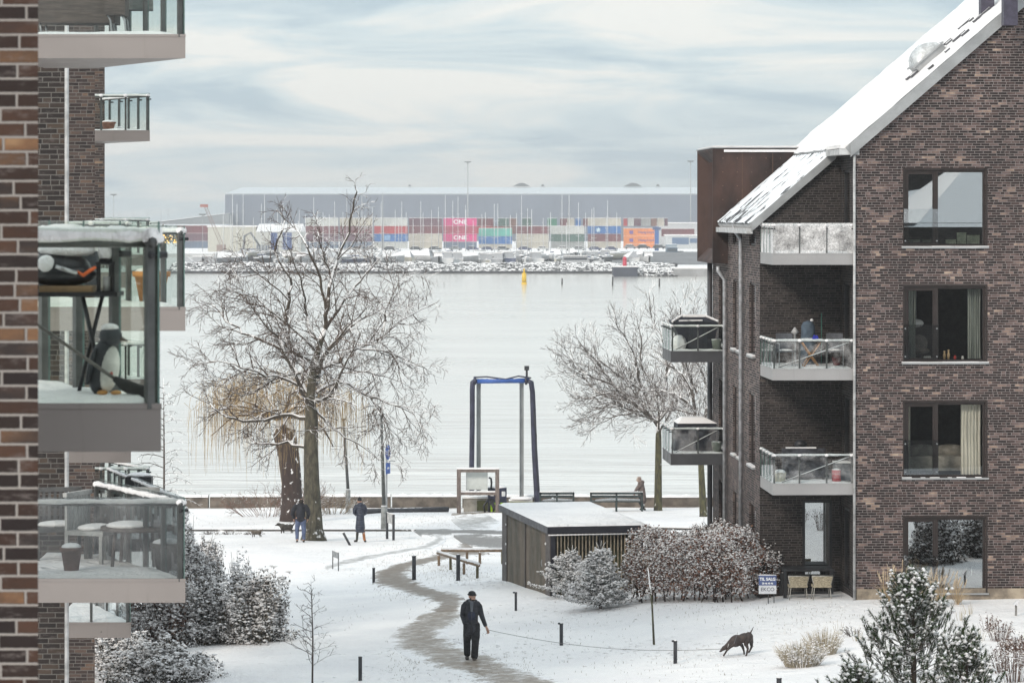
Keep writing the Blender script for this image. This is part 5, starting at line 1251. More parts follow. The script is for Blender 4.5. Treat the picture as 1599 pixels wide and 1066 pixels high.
brst = bark('seedstalk', (.13,.085,.07), .7, 5, .8)
for i, (px, py, w_, h_, n, lb) in enumerate(((1562, 1000, .7, .55, 40, 'dark seed-headed stalks below the little post on the right'), (1590, 1015, .9, .35, 160, 'rusty red low tuft at the right edge'), (1585, 1064, .8, .85, 50, 'tall dry seed stalks at the bottom right corner'), (1570, 1050, .8, .7, 44, 'dry seed stalks right of the tall pine'), (1545, 985, .5, .5, 24, 'thin dry stalks behind the right shoulder of the pine'), (1597, 1040, .6, .8, 30, 'dry stalks touching the right edge of the frame'))):
    dry_clump(lb, G(px, py), w_, h_, n, 310+i, redt if i == 1 else brst, heads=True)
for i, (px, py) in enumerate(((1500, 968), (1515, 958), (1530, 1000), (1340, 1000), (1310, 990))):
    dry_clump(['pair of thin grass blades in the snow under the lowest window', 'thin blades right of the plume grass', 'thin stalks behind the tall pine on its right', 'few thin stalks left of the tall pine top', 'few thin stalks between the frosted grass and the pine'][i], G(px, py), .35, .38, 9, 330+i, frostm, sn_=False)
twig_shrub('bare_shrub', 'little bare twigs in the snow in front of the leaning post', G(1335, 992), .5, .3, 8, dkt, 340)
# twigs lying at the kerb near the promenade
tr_ = [(330, 833), (352, 832), (372, 833)]
for i, (px, py) in enumerate(((330, 834), (398, 834), (360, 834))):
    twig_shrub('dry_tuft', ['dark tuft beside the promenade edging nearest the balcony', 'dark tuft beside the edging nearest the small dog', 'dark tuft in the middle of the promenade edging'][i], G(px, py), .9, .22, 22, dkt, 350+i, cat='plant')

# ---- grass tips and stubble pricking through thin snow, in drifts too fine to count
r_ = random.Random(909); V = []; Fc = []
for px, py, sx_, sy_, n in ((700, 893, 40, 9, 500), (690, 870, 60, 8, 260), (640, 862, 50, 8, 260), (590, 880, 30, 10, 140), (840, 985, 80, 22, 160), (1100, 955, 90, 16, 160), (780, 1045, 30, 14, 200), (640, 1030, 22, 14, 160), (1250, 965, 70, 12, 160), (700, 830, 60, 12, 320), (660, 812, 60, 8, 260), (1050, 1045, 90, 16, 140), (560, 960, 60, 30, 90), (420, 815, 70, 8, 160), (640, 925, 30, 8, 160)):
    for k in range(n):
        q = G(r_.gauss(px, sx_), min(1078, r_.gauss(py, sy_))); h_ = r_.uniform(.02, .075); dx = r_.gauss(0, .02); w_ = .006; m_ = len(V); V += [(q.x-w_, q.y, q.z-.01), (q.x+w_, q.y, q.z-.01), (q.x+dx, q.y+r_.gauss(0, .02), q.z+h_)]; Fc.append((m_, m_+1, m_+2))
tag(npmesh('grass_tips', V, Fc, mat('dead_grass', (.20,.16,.10), .9)), 'thin dead grass tips pricking through the snow', 'grass', kind='stuff')

for i, (x, y, h_) in enumerate(((13.0, 80.5, 1.8), (14.7, 79.5, 1.4))):  # unseen shrubs added so the lowest pane mirrors something dark
    bush(['taller dark garden shrub mirrored in the lowest gable window', 'lower dark garden shrub mirrored in the lowest gable window'][i], Vector((x, y, H(x, y))), 1.7, 1.5, h_, 370+i, leafmat('dark_shrub', (.02,.018,.015), (.04,.03,.025), (.06,.045,.035), .9, 2, 2.0), dens=1.0)

# ---- kicked and clotted snow along the tracks and path edges
r_ = random.Random(919); pts = []
def scatter(px0, py0, px1, py1, n, sx_, sy_):
    for k in range(n):
        t_ = r_.random(); q = G(px0+(px1-px0)*t_+r_.gauss(0, sx_), min(1078, py0+(py1-py0)*t_+r_.gauss(0, sy_))); pts.append((q.x, q.y, q.z))
for a in ((790,1066,640,1012,260,30,5),(640,1012,630,990,110,10,5),(660,985,700,945,120,9,4),(700,935,600,908,150,12,3),(590,905,600,885,60,6,3),(620,880,700,862,120,16,3),(857,1066,700,1000,240,8,5),(1140,1020,770,1010,150,30,9),(1180,1015,1290,965,90,20,7),(1110,1024,1000,1000,80,22,8),(500,890,690,845,260,14,5),(640,812,790,806,220,30,5),(800,950,1000,960,120,50,10),(1230,948,1320,946,60,14,4),(720,910,790,905,130,20,6),(560,1050,700,1060,60,40,10)): scatter(*a)
o = snowclumps('snow_lumps', pts, .02, .065, None, 919, squash=.45); tag(o, 'small clots of kicked-up snow along the tracks', 'snow', kind='stuff')
# ================================================================ garden props
def post(label, px, py, h, r=.05, m_=None, group='short dark posts along the path', tilt=None, cap=True):
    g = G(px, py); t = thing('bollard', label, 'bollard', g, 0, group)
    if tilt: t.rotation_euler = tilt
    m_ = m_ or mat('bollard_dark', (.045,.045,.052), .6, .2)
    MB(True).cyl(0, 0, -.1, h, r, 12).build('pole', m_, t); MB(True).tube([(0,0,h),(0,0,h+.012),(0,0,h+.02)], [r*1.12,r*1.12,r*.5], 12).build('cap', m_, t)
    if cap: MB(True).ball((0,0,h+.02),(r*.95,r*.95,.022),10,6).build('snow_cap', snow, t)
    return t
post('dark post at the bottom edge left of the walker on the path', 563, 1062, .56, .045)
post('dark post at the left bend of the path', 584, 911, .50, .045)
post('taller dark post left of the low timber rail, on the near side of the path', 647, 907, .80, .065)
post('taller dark post in front of the low timber rail', 716, 906, .80, .065)
b4 = post('slim dark post with a hooked cap right of the walker', 806, 953, .50, .035); 
b5 = post('slim dark post with a hooked cap under the dog lead, nearer the walker', 877, 1007, .54, .045)
b6 = post('slim dark post with a hooked cap under the dog lead, nearer the dog', 1055, 1035, .52, .045)
for b_, h in ((b4, .50), (b5, .54), (b6, .52)): MB().box(-.085,-.03,h-.01,.03,.03,h+.03).build('hook', mat('bollard_dark', (.045,.045,.052), .6, .2), b_)
post('black post just showing at the bottom edge near the grass clump', 1217, 1085, .36, .055)
post('crooked dark post leaning to the left between the two backs-turned walkers', 547, 851, .52, .045, tilt=(0, R(-28), 0))
# small framed sign on two legs
def two_leg(label, pxa, pxb, py, h, board, m_, name='sign', cat='sign', bz=.6, r=.03, gap=None):
    a, c = G(pxa, py), G(pxb, py+2); t = thing(name, label, cat, a)
    q = c-a; w_ = q.x
    for qq in (Vector((0,0,0)), Vector((q.x, q.y, q.z))): MB(True).cyl(qq.x, qq.y, qq.z-.1, h, r, 8).build('leg', m_, t)
    MB().add([(0.0,-.02,h*bz),(w_,q.y-.02,h*bz),(w_,q.y-.02,h),(0,-.02,h),(0,.02,h*bz),(w_,q.y+.02,h*bz),(w_,q.y+.02,h),(0,.02,h)], [(0,1,2,3),(5,4,7,6),(3,2,6,7),(0,4,5,1),(0,3,7,4),(1,5,6,2)]).build('board', board, t)
    MB(True).tube([(0,0,h+.01),(w_,q.y,h+.01)], .02, 7).build('snow_cap', snow, t); return t
gs = mat('grey_sign', (.22,.23,.24), .5)
two_leg('small grey framed sign on two thin legs alone in the snow left of the path', 520, 529, 889, .66, gs, mat('sign_leg', (.16,.165,.17), .5, .3), bz=.68, r=.02)
two_leg('dark two-post sign with a pale board right of the woman in the long coat', 605, 615, 841, 1.02, mat('pale_board', (.48,.48,.48), .6), mat('bollard_dark', (.045,.045,.052), .6, .2), bz=.62, r=.05)
# low timber rail in two runs
def rail(label, pts, h, posts):
    gp = [G(*p) for p in pts]; t = thing('timber_rail', label, 'fence', gp[0]); tm = mat('rail_timber', (.20,.135,.085), .8, 0, .25, 5, snow=.6, samt=.8); dk_ = mat('rail_post', (.12,.10,.05), .85)
    o = gp[0]
    MB(True).tube([g-o+Vector((0,0,h)) for g in gp], .055, 8).build('beam', tm, t); MB(True).tube([g-o+Vector((0,0,h+.05)) for g in gp], .045, 7).build('snow_cap', snow, t)
    for f in posts:
        i = min(int(f), len(gp)-2); g = gp[i].lerp(gp[i+1], f-i)-o; MB(True).tube([(g.x,g.y,g.z-.1),(g.x,g.y,g.z+h-.03)], .045, 8).build('post', tm if f*10 % 2 < 1 else dk_, t)
rail('low snow-topped timber rail running from beside the path towards the camera', [(684, 882), (748, 903)], .42, (.03, .33, .66, .97))
rail('low snow-topped timber rail running level to the shed', [(690, 880), (790, 880)], .46, (.40, .60, .95))
# ---- for sale sign
g = G(1199, 942); t = thing('sale_sign', 'blue and white TIL SALG estate agent sign in the snow by the hedge end', 'sign', g)
w_, h_ = .46, .48; z0 = .26
MB().box(-w_/2,-.012,z0,w_/2,.012,z0+h_).build('board', mat('sign_white', (.70,.70,.72), .5, 0, .04), t)
MB().box(-w_/2-.002,-.016,z0+h_*.46,w_/2+.002,-.0125,z0+h_).build('blue_panel', mat('sign_blue', (.075,.105,.24), .5, 0, .06), t)
for xx in (.02, .17): MB(True).cyl(xx, .0, -.1 if xx < .1 else -.05, z0, .012, 8).build('leg', darkm, t)
MB(True).tube([(-w_/2,0,z0+h_+.01),(w_/2,0,z0+h_+.01)], .018, 6).build('snow_cap', snow, t)
def text(s, size, loc, m_, parent, font_w=.0, rot=(R(90),0,0), name='lettering', sx=1.0):
    cu = bpy.data.curves.new(name, 'FONT'); cu.body = s; cu.size = size; cu.align_x = 'CENTER'; cu.align_y = 'CENTER'; cu.extrude = .002; cu.offset = font_w
    o = bpy.data.objects.new(name, cu); me = bpy.data.meshes.new_from_object(o); bpy.data.objects.remove(o); me.materials.clear(); me.materials.append(m_)
    q = bpy.data.objects.new(name, me); COL.objects.link(q); q.parent = parent; q.location = loc; q.rotation_euler = rot; q.scale = (sx, 1, 1); return q
sw_ = mat('sign_letter_white', (.85,.85,.85), .5, 0, .02); sg_ = mat('sign_letter_grey', (.12,.12,.14), .5, 0, .02)
text('TIL SALG', .105, (0, -.02, z0+.385), sw_, t, .004); text('20 46 40 46', .06, (0, -.02, z0+.275), sw_, t, .003); text('EKCO', .135, (0, -.016, z0+.115), sg_, t, .001)
# little leaning post with board on the right
g = G(1587, 961); t = thing('small_sign', 'little pale post with a tilted top board near the right edge', 'sign', g); MB().box(-.025,-.025,-.1,.025,.025,.30).build('post', mat('grey_wood', (.25,.24,.23), .8), t)
MB().box(-.03,-.11,.0,.03,.11,.03, Matrix.Translation((.02,0,.29)) @ Matrix.Rotation(R(-55), 4, 'Y')).box(-.10,-.1,.0,.06,.1,.03, Matrix.Translation((.02,0,.34)) @ Matrix.Rotation(R(-48), 4, 'Y')).build('board', mat('sign_white', (.70,.70,.72), .5, 0, .04), t)
# ---- shed: brown panels, slatted side, flat snowy roof
A = Vector((1.12, 99.4)); B2 = Vector((-.28, 106.8)); dv = (B2-A); Ls = dv.length; uy = dv/Ls; ux = Vector((uy.y, -uy.x)); Ws = 2.74; zr_ = 9.1
ang = math.atan2(ux.y, ux.x); zg = ZC-11.35
t = thing('storage_shed', 'long low brown panelled storage shed with slatted end and flat snowy roof', 'shed', (A.x, A.y, zg), ang)
top = ZC-zr_-zg; Ws = 2.74; brownp = mat('shed_panel', (.105,.078,.055), .75, 0, .3, 1.4, col2=(.06,.052,.034), stretch=(1,1,.3)); brownp2 = mat('shed_frame', (.085,.072,.068), .7, 0, .15, 2)
x1 = Ws; y1 = Ls
MB().box(0,.02,-.4,.04,y1,top-.2).build('side_panel', brownp, t)
fm = MB()
for yy in (0.0, .55, y1*.5, y1-.75, y1-.08): fm.box(-.03,yy,-.4,-.001,yy+.08,top-.2)
fm.build('panel_frame', brownp2, t)
MB().box(-.028,.08,-.4,-.002,.55,top-.2).build('corner_panel', brownp2, t); MB().box(-.028,y1-.67,-.4,-.002,y1-.08,top-.2).build('end_panel', brownp2, t)
hg = MB(True)
for yy in (.56, y1-.72):
    for zz in (.5, 1.1, 1.7): hg.ball((-.04,yy,zz),(.03,.04,.04),8,5)
hg.build('hinge_snow', snow, t)
MB().tube([(-.06,1.0,1.0),(-.08,1.0,1.1),(-.06,1.0,1.2)], .012, 6).build('handle', steel, t)
navy = mat('shed_fascia_navy', (.022,.022,.032), .5, 0, .1, 2, snow=.95)
MB().box(-.12,-.12,top-.2,x1+.12,-.06,top).box(-.12,-.06,top-.2,-.06,y1+.12,top).box(x1+.06,-.06,top-.2,x1+.12,y1+.12,top).build('fascia', navy, t)
rf = MB().box(-.06,-.06,top-.12,x1+.06,y1+.12,top-.01).build('roof', navy, t)
V = []; Fc = []; n1_, n2_ = 26, 50
for i in range(n1_+1):
    for j in range(n2_+1):
        x = -.11+(x1+.22)*i/n1_; y = -.11+(y1+.22)*j/n2_; e = i in (0, n1_) or j in (0, n2_)
        V.append((x+(0 if not e else U(-.02,.02)), y+(0 if not e else U(-.02,.02)), top+.002+(0 if e else .06+.012*mnoise.noise(Vector((x*2, y*2, 0))))))
for i in range(n1_):
    for j in range(n2_): a = i*(n2_+1)+j; Fc.append((a, a+n2_+1, a+n2_+2, a+1))
npmesh('roof_snow', V, Fc, snow, rf, smooth=True)
# slatted end facing us
MB().box(0,0,-.4,.14,.06,top-.2).build('corner_post', navy, t); MB().box(x1-.1,0,-.4,x1,.06,top-.2).build('corner_post', navy, t); MB().box(x1*.52,0,-.4,x1*.52+.08,.06,top-.2).build('middle_post', navy, t)
slm = mat('larch_slat', (.36,.30,.22), .8, 0, .2, 6)
sl_ = MB(); k = 0; xx = .19
while xx < x1-.12:
    if not (x1*.52-.05 < xx < x1*.52+.09): sl_.box(xx, .012, -.3, xx+.032, .04, top-.22)
    xx += .105
sl_.box(.15,.042,.85,x1-.1,.06,.91); sl_.build('slats', slm, t)
MB().box(.02,.3,-.3,x1-.05,.34,top-.25).build('inner_wall', mat('shed_inner', (.055,.06,.025), .9, 0, .5, 1.0, col2=(.02,.02,.015)), t)
MB().box(x1-.04,0.06,-.3,x1,y1,top-.2).build('far_panel', brownp, t); MB().box(0,y1-.04,-.3,x1,y1,top-.2).build('rear_panel', brownp, t)
MB(True).tube([(-.1,-.15,top-.235),(x1+.1,-.15,top-.235)], .02, 6).build('ledge_snow', snow, t)
mb = MB(); sx = A.x+ux.x*(x1+.1); sy = A.y+ux.y*(x1+.1)
o = MB(True).tube([(0,0,0),(4.0,-1.2,.02)], .02, 6); o.tube([(0,0,-.9),(0,0,0)], .02, 6); o.tube([(1.9,-.6,-.9),(1.9,-.6,0)], .02, 6); q = o.build('garden_rail', darkm); q.location = P(1008, 824, 101.6); tag(q, 'thin dark rail running from the shed roof line to the right building', 'rail')
MB(True).tube([(0,0,.025),(4.0,-1.2,.045)], .018, 6).build('snow_cap', snow, q)
# ---- terrace: dark table with two wicker chairs
def G3(px, py): g = G(px, py); return g
tg = G(1262, 930); tg.y += .25
t = thing('garden_table', 'large dark garden table on the ground floor terrace behind two wicker chairs', 'table', tg, YR)
MB().box(-.68,-.30,.66,.68,.55,.72).build('table_top', black, t)
for xx in (-.62, .62):
    for yy in (-.26, .5): MB().box(xx-.045,yy-.045,-.05,xx+.045,yy+.045,.66).build('leg', black, t)
MB().box(-.62,-.22,.05,.62,-.18,.1).build('stretcher', black, t)
def wicker_chair(label, px, py):
    g = G(px, py); t = thing('wicker_chair', label, 'chair', g, YR, 'wicker chairs backed to the garden table'); m_ = mat('tan_wicker', (.40,.34,.24), .8, 0, .3, 14, stretch=(1,1,4)); f = mat('chair_pale_frame', (.42,.40,.36), .5, .4)
    b_ = MB(); b_.add([(-.27,-.24,.60),(.27,-.24,.60),(.21,-.20,.36),(-.21,-.20,.36),(-.27,-.20,.60),(.27,-.20,.60),(.21,-.16,.36),(-.21,-.16,.36)], [(0,3,2,1),(4,5,6,7),(0,1,5,4),(2,3,7,6),(0,4,7,3),(1,2,6,5)]); b_.build('backrest', m_, t)
    MB(True).tube([(-.28,-.22,.61),(.28,-.22,.61)], .018, 8).build('top_rail', f, t); MB(True).tube([(-.27,-.22,.59),(-.22,-.18,.36)], .014, 8).build('frame', f, t); MB(True).tube([(.27,-.22,.59),(.22,-.18,.36)], .014, 8).build('frame', f, t)
    MB().box(-.24,-.20,.31,.24,.22,.37).build('seat', m_, t)
    for xx in (-1, 1):
        for yy in (-.18, .18): MB(True).tube([(xx*.20,yy,.32),(xx*.24,yy*1.1,-.02)], .012, 8).build('leg', f, t)
wicker_chair('tan wicker chair on the left at the dark terrace table', 1246, 934); wicker_chair('tan wicker chair on the right at the dark terrace table', 1283, 934)
# ---- things on the right building's balconies (local coordinates)
def chairR(label, u, v, e, rz):
    t = on_R('terrace_chair', label, 'chair', u, v, e, rz, 'dark mesh balcony chairs'); m_ = mat('mesh_grey', (.085,.088,.10), .7, 0, .2, 9); 
    MB().box(-.22,.16,.40,.22,.20,.86).build('backrest', m_, t); MB().box(-.23,-.22,.38,.23,.20,.41).build('seat', m_, t)
    for xx in (-.22, .22):
        for yy in (-.2, .18): MB(True).tube([(xx,yy,.0),(xx,yy,.60)], .012, 6).build('leg', steel, t)
        MB(True).tube([(xx,-.2,.60),(xx,.18,.61)], .014, 6).build('armrest', steel, t)
    MB(True).ball((0,0,.42),(.20,.18,.035),12,6).build('snow_cap', snow, t)
dk1 = -4.39+.33
chairR('dark mesh chair left of the folding table on the middle balcony', -1.72, .75, dk1, .1); chairR('dark mesh chair right of the folding table on the middle balcony', -.42, .8, dk1, -.1)
t = on_R('folding_table', 'small folding table with crossed wooden legs on the middle balcony', 'table', -1.06, .8, dk1)
MB().box(-.36,-.26,.66,.36,.26,.69).build('table_top', warmwood, t); MB(True).ball((0,0,.70),(.36,.26,.035),14,6).build('snow_cap', snow, t)
for yy in (-.2, .2):
    MB(True).tube([(-.26,yy,.66),(.2,yy,0)], .02, 6).build('leg', warmwood, t); MB(True).tube([(.26,yy,.66),(-.2,yy,0)], .02, 6).build('leg', warmwood, t)
bl_ = MB(True); r_ = random.Random(4)
for i in range(14): bl_.ball((r_.gauss(0,.04), r_.gauss(0,.03), .05+r_.gauss(0,.03)), .03, 6, 4)
o = bl_.build('ornament', mat('cobalt_blue', (.012,.02,.42), .4)); o.location = RW(-.98, .5, dk1+.70); tag(o, 'cobalt blue glass ornament on the snowy folding table', 'ornament')
t = on_R('chair_cover', 'slate blue covered stool rising behind the middle balcony rail', 'cover', -.98, 1.9, dk1); mb2 = MB(True); mb2.tube([(0,0,0),(0,0,.5),(0,0,1.02),(0,0,1.12),(0,0,1.16)], [.19,.20,.18,.13,.03], 14); mb2.build('cloth', mat('slate_blue_cloth', (.075,.105,.14), .9), t); MB(True).ball((.1,0,1.17),(.05,.05,.04),8,5).build('snow_cap', snow, t)
t = on_R('patio_bell', 'pale cone shaped ornament with a snowy tip behind the middle balcony rail', 'ornament', -1.33, 1.9, dk1); MB(True).tube([(0,0,0),(0,0,.8),(0,0,.85),(0,0,.98)], [.03,.03,.11,.02], 12).build('cone', mat('pale_grey', (.4,.4,.4), .6), t)
t = on_R('balcony_pole', 'thin green pole standing upright on the middle balcony', 'pole', -.58, 2.2, dk1); MB(True).cyl(0,0,0,1.35,.012,8).build('rod', mat('green_pole', (.05,.22,.17), .5), t)
t = on_R('flower_pot', 'dark red flowerpot under the right chair of the middle balcony', 'plant pot', -.30, 1.3, dk1); MB(True).tube([(0,0,0),(0,0,.22)], [.09,.13], 14).build('pot', mat('dark_red_pot', (.22,.04,.04), .7), t)
dk2 = -7.37+.33
t = on_R('planter_box', 'pale square planter with snowy soil at the left of the lowest balcony', 'plant pot', -1.93, .30, dk2); MB(True).tube([(0,0,0),(0,0,.24)], [.13,.17], 4).build('pot', mat('pale_planter', (.50,.47,.38), .8), t, smooth=False); MB(True).ball((0,0,.25),(.15,.13,.07),10,6).build('snow_cap', snow, t)
t = on_R('storage_tin', 'bright red tin with snow on its lid on the lowest balcony', 'tin', -.45, .30, dk2); MB(True).cyl(0,0,0,.30,.12,16).build('tin', mat('red_tin', (.45,.02,.03), .45, 0, .12), t); MB(True).ball((0,0,.30),(.12,.12,.045),12,6).build('snow_cap', snow, t)
for zz in (.10, .2): MB(True).cyl(0,0,zz,zz+.008,.123,16).build('hoop', mat('tin_pale', (.6,.5,.5), .5), t)
t = on_R('lounge_bench', 'dark covered bench filling the middle of the lowest balcony', 'bench', -1.12, 1.2, dk2); mc = mat('dark_mesh_cover', (.05,.052,.062), .85, 0, .35, 7); MB().box(-.6,-.3,.05,.55,.35,.42).build('seat', mc, t); MB().box(-.6,.25,.42,.55,.38,.78).build('backrest', mc, t)
for xx in (-.55, .5):
    for yy in (-.25, .3): MB().box(xx-.02,yy-.02,0,xx+.02,yy+.02,.06).build('leg', darkm, t)
MB().box(-.5,.24,.78,.3,.38,.81).build('snow_cap', snow, t)
t = on_R('cushion_box', 'dark blue-grey cushion box with a pale lid at the right of the lowest balcony', 'box', -.02-.16, .75, dk2); MB().box(-.26,-.25,0,.13,.25,.46).build('body', mat('slate_box', (.035,.055,.07), .6), t); MB().box(-.28,-.27,.46,.13,.27,.49).build('lid', white, t)
t = on_R('parasol_base', 'round black grill lid showing above the lowest balcony rail', 'grill', -1.15, 2.1, dk2); MB(True).ball((0,0,.85),(.17,.17,.12),14,8).build('lid', black, t); MB(True).cyl(0,0,0,.76,.03,8).build('stand', black, t)
# covered furniture on the water-side balconies
covm = mat('black_cover', (.012,.013,.022), .6, 0, .3, 3)
for (dk3, lb, tp) in ((-4.41+.36, 'black wrapped parasol table under snow on the upper water-side balcony', .3), (-7.41+.36, 'black wrapped table under mottled snow on the lower water-side balcony', .3)):
    up = dk3 > -5; t = on_R('covered_furniture', lb, 'cover', WU-.82, 12.3, dk3)
    mb2 = MB()
    Bq = [(-.32,-.5,0),(.55,-.5,0),(.55,.6,0),(-.32,.6,0)] if up else [(-.62,-.5,0),(.60,-.5,0),(.60,.6,0),(-.62,.6,0)]; Mq = [(-.68,-.6,.80),(.66,-.6,.80),(.66,.7,.80),(-.68,.7,.80)] if up else [(-.52,-.55,.80),(.62,-.55,.80),(.62,.65,.80),(-.52,.65,.80)]; Tq = [(-.35,-.25,.96),(.28,-.25,.96),(.28,.35,.96),(-.35,.35,.96)]
    mb2.add(Bq+Mq+Tq, [(0,1,5,4),(1,2,6,5),(2,3,7,6),(3,0,4,7),(4,5,9,8),(5,6,10,9),(6,7,11,10),(7,4,8,11),(8,9,10,11)]); mb2.build('cloth', covm, t)
    tm = MB(); e_ = .012
    if up: tm.add([(-.40,-.30,.94),(.33,-.30,.94),(.30,-.28,1.0),(-.37,-.28,1.0),(.28,.35,1.0),(-.35,.35,1.0)], [(0,1,2,3),(3,2,4,5)]); tm.tube([(-.69,-.6,.82),(-.38,-.28,.98)], .035, 6); tm.tube([(.67,-.6,.82),(.31,-.28,.98)], .035, 6); tm.tube([(-.5,-.62,.84),(.2,-.62,.85)], .022, 6); tm.build('snow_sheet', snow, t)
    else:
        tm.add([(p[0]*1.03, p[1]*1.03-.01, p[2]+.02) for p in Mq+Tq], [(0,1,5,4),(1,2,6,5),(3,0,4,7),(4,5,6,7)]); tm.build('snow_sheet', mat('mottled_snow', (.03,.03,.04), .7, snow=.38, sn=7, samt=1.3), t)
for (e_, lb) in ((-4.1, 'upper'), (-7.1, 'lower')):
    t = on_R('plant_bucket', 'round frosted pot at the inner corner of the %s water-side balcony' % lb, 'plant pot', WU-.22, 11.6, e_+.05); MB(True).tube([(0,0,0),(0,0,.3)], [.11,.15], 12).build('pot', mat('frosted_pot', (.16,.18,.15), .8, snow=.6), t)
t = on_R('snow_heap', 'round heap of snow on the left of the upper water-side balcony', 'snow', WU-1.30, 11.8, -4.06); MB(True).ball((0,0,.18),(.22,.3,.26),14,9).build('heap', snow, t)

# ================================================================ waterfront
# ---- pipe portal
d = 156.0; navyp = mat('navy_pipe', (.035,.036,.065), .45, .1, .2, 3); bluep = mat('blue_pipe', (.035,.10,.34), .45, 0, .12, 2, snow=.85)
g = GW(789, 790, d); t = thing('pipe_portal', 'tall portal of steel posts carrying a blue pipe over the sea wall', 'pipe portal', g)
def PL(px, py, dd=0): return P(px, py, d+dd)-g
zt_ = PL(0, 594).z
for px, py in ((748, 730), (815, 775)):
    x = PL(px, 0).x; w_ = .10; MB().box(x-w_,-.03,0,x+w_,.03,zt_).box(x-w_,-.13,0,x-w_+.03,.13,zt_).box(x+w_-.03,-.13,0,x+w_,.13,zt_).build('steel_post', mat('post_galvanised', (.30,.315,.32), .5, .25, .1, 1.2), t)
MB(True).tube([PL(742,595,-.3), PL(827,594,-.3)], .11, 12).build('cross_pipe', bluep, t)
mb2 = MB(True); mb2.tube([PL(743,589,-.35), PL(760,588,-.3), PL(790,592,-.35), PL(810,587,-.3), PL(830,590,-.35)], .035, 7); mb2.build('cable', navyp, t)
MB(True).tube([PL(744,593,-.35), PL(738.5,597,-.35), PL(738,610,-.35), PL(738,660,-.35), PL(737,725,-.35), PL(737,782,-.35)], .115, 12).build('hose', navyp, t)
MB(True).tube([PL(824,594,-.35), PL(830,597,-.35), PL(832,612,-.35), PL(833,640,-.35), PL(835,700,-.35), PL(839,770,-.35), PL(839,784,-.35)], [.11,.12,.12,.125,.13,.14,.14], 12).build('hose', navyp, t)
MB(True).tube([PL(834,640,-.45), PL(838,680,-.45), PL(837,720,-.45), PL(841,760,-.45), PL(840,784,-.45)], .03, 7).build('thin_cable', black, t)
for px in (742, 822): MB(True).tube([PL(px-2,594,-.3), PL(px+2,594,-.3)], .19, 12).build('flange', navyp, t)
mb2 = MB(True); mb2.tube([PL(823,590,-.3), PL(823,577,-.3)], .05, 8); mb2.build('valve_stem', black, t)
q = PL(823, 576, -.3); MB().box(q.x-.11,q.y-.1,q.z-.05,q.x+.11,q.y+.1,q.z+.14).build('valve_head', black, t)
q = PL(792, 777); MB().box(PL(795,0).x,-.7,-.1,PL(832,0).x,.3,PL(0,778).z-.05).build('plinth', mat('mossy_concrete', (.22,.22,.14), .9, 0, .3, 2, snow=.9), t)
MB(True).ball((PL(815,0).x,-.2,PL(0,777).z),(.55,.45,.08),14,6).build('snow_cap', snow, t)
# ---- timber frame with a pale board
g = GW(747, 790, 152.5); t = thing('information_frame', 'grey timber frame holding a blank pale board by the pipes', 'frame', g); d = 152.5
xl, xr = PL(717,0).x, PL(777,0).x; zt_ = PL(0,732).z; zm_ = PL(0,769).z; gw = mat('greyed_timber', (.17,.135,.12), .85, 0, .2, 4, stretch=(4,4,1))
for x in (xl, xr): MB().box(x-.09,-.09,-.2,x+.09,.09,zt_).build('post', gw, t)
MB().box(xl+.09,-.06,zt_-.14,xr-.09,.06,zt_-.02).build('top_beam', gw, t); MB().box(xl+.09,-.06,zm_-.1,xr-.09,.06,zm_+.03).build('lower_beam', gw, t)
MB().box(xl-.09,-.1,zt_,xr+.09,.1,zt_+.06).box(xl+.09,-.07,zm_+.03,xr-.09,.07,zm_+.08).build('snow_cap', snow, t)
MB().box(PL(728,0).x,.3,PL(0,766).z,PL(732,0).x,.36,PL(0,733).z).box(PL(732,0).x,.31,PL(0,765).z,PL(762,0).x,.35,PL(0,734).z).build('board', mat('pale_green_board', (.56,.59,.57), .6, 0, .03), t)
# ---- low concrete cabinet, bin, hoses
g = GW(735, 790, 154); t = thing('concrete_box', 'low pale concrete box under the timber frame', 'box', g); MB().box(-.30,-.3,-.2,1.25,.3,.62).build('body', mat('pale_concrete', (.36,.33,.29), .9, 0, .2, 2), t); MB().box(-.34,-.34,.62,1.29,.34,.70).build('snow_cap', snow, t); MB().box(.30,-.32,.05,1.2,-.30,.52).build('recess', mat('olive_recess', (.12,.12,.05), .9), t)
g = GW(777, 790, 153.5); t = thing('recycling_bin', 'dark navy bin with lime green panels beside the timber frame', 'bin', g); nb = mat('bin_navy', (.022,.026,.055), .5); d = 153.5
MB().box(-.42,-.35,0,.42,.35,1.08).build('body', nb, t); MB(True).ball((0,0,1.09),(.42,.35,.10),14,7).build('snow_cap', snow, t)
for (a, c_) in ((-.30,-.02), (.14,.36)): MB().box(a,-.36,.02,c_,-.352,.44).build('lime_panel', mat('lime_panel', (.50,.78,.03), .5), t)
MB().box(-.30,-.36,.74,-.16,-.352,.92).box(.20,-.36,.72,.36,-.352,.94).build('label_plate', white, t)
g = GW(768, 792, 152.8); t = thing('hose_bundle', 'tangled black hoses hanging under the timber frame', 'hoses', g); hm = MB(True)
for k, a in enumerate(((-.35,.52,-.15),(-.1,.5,.15),(.1,.45,.35))): hm.tube([(a[0]*.4,0,.62),(a[0],-.05,.3),(a[0]*.8,0,.0)], .045, 8)
hm.tube([(-.1,0,.6),(.1,-.1,.2),(.45,-.1,-.02)], .05, 8); hm.tube([(0,0,.55),(.25,-.15,.1),(.1,-.1,-.02)], .045, 8); hm.build('hoses', black, t)
MB(True).tube([(-.12,.2,1.55),(-.02,.2,1.5),(0,.2,1.3),(-.02,.2,1.05)], .045, 8).build('riser', black, t)
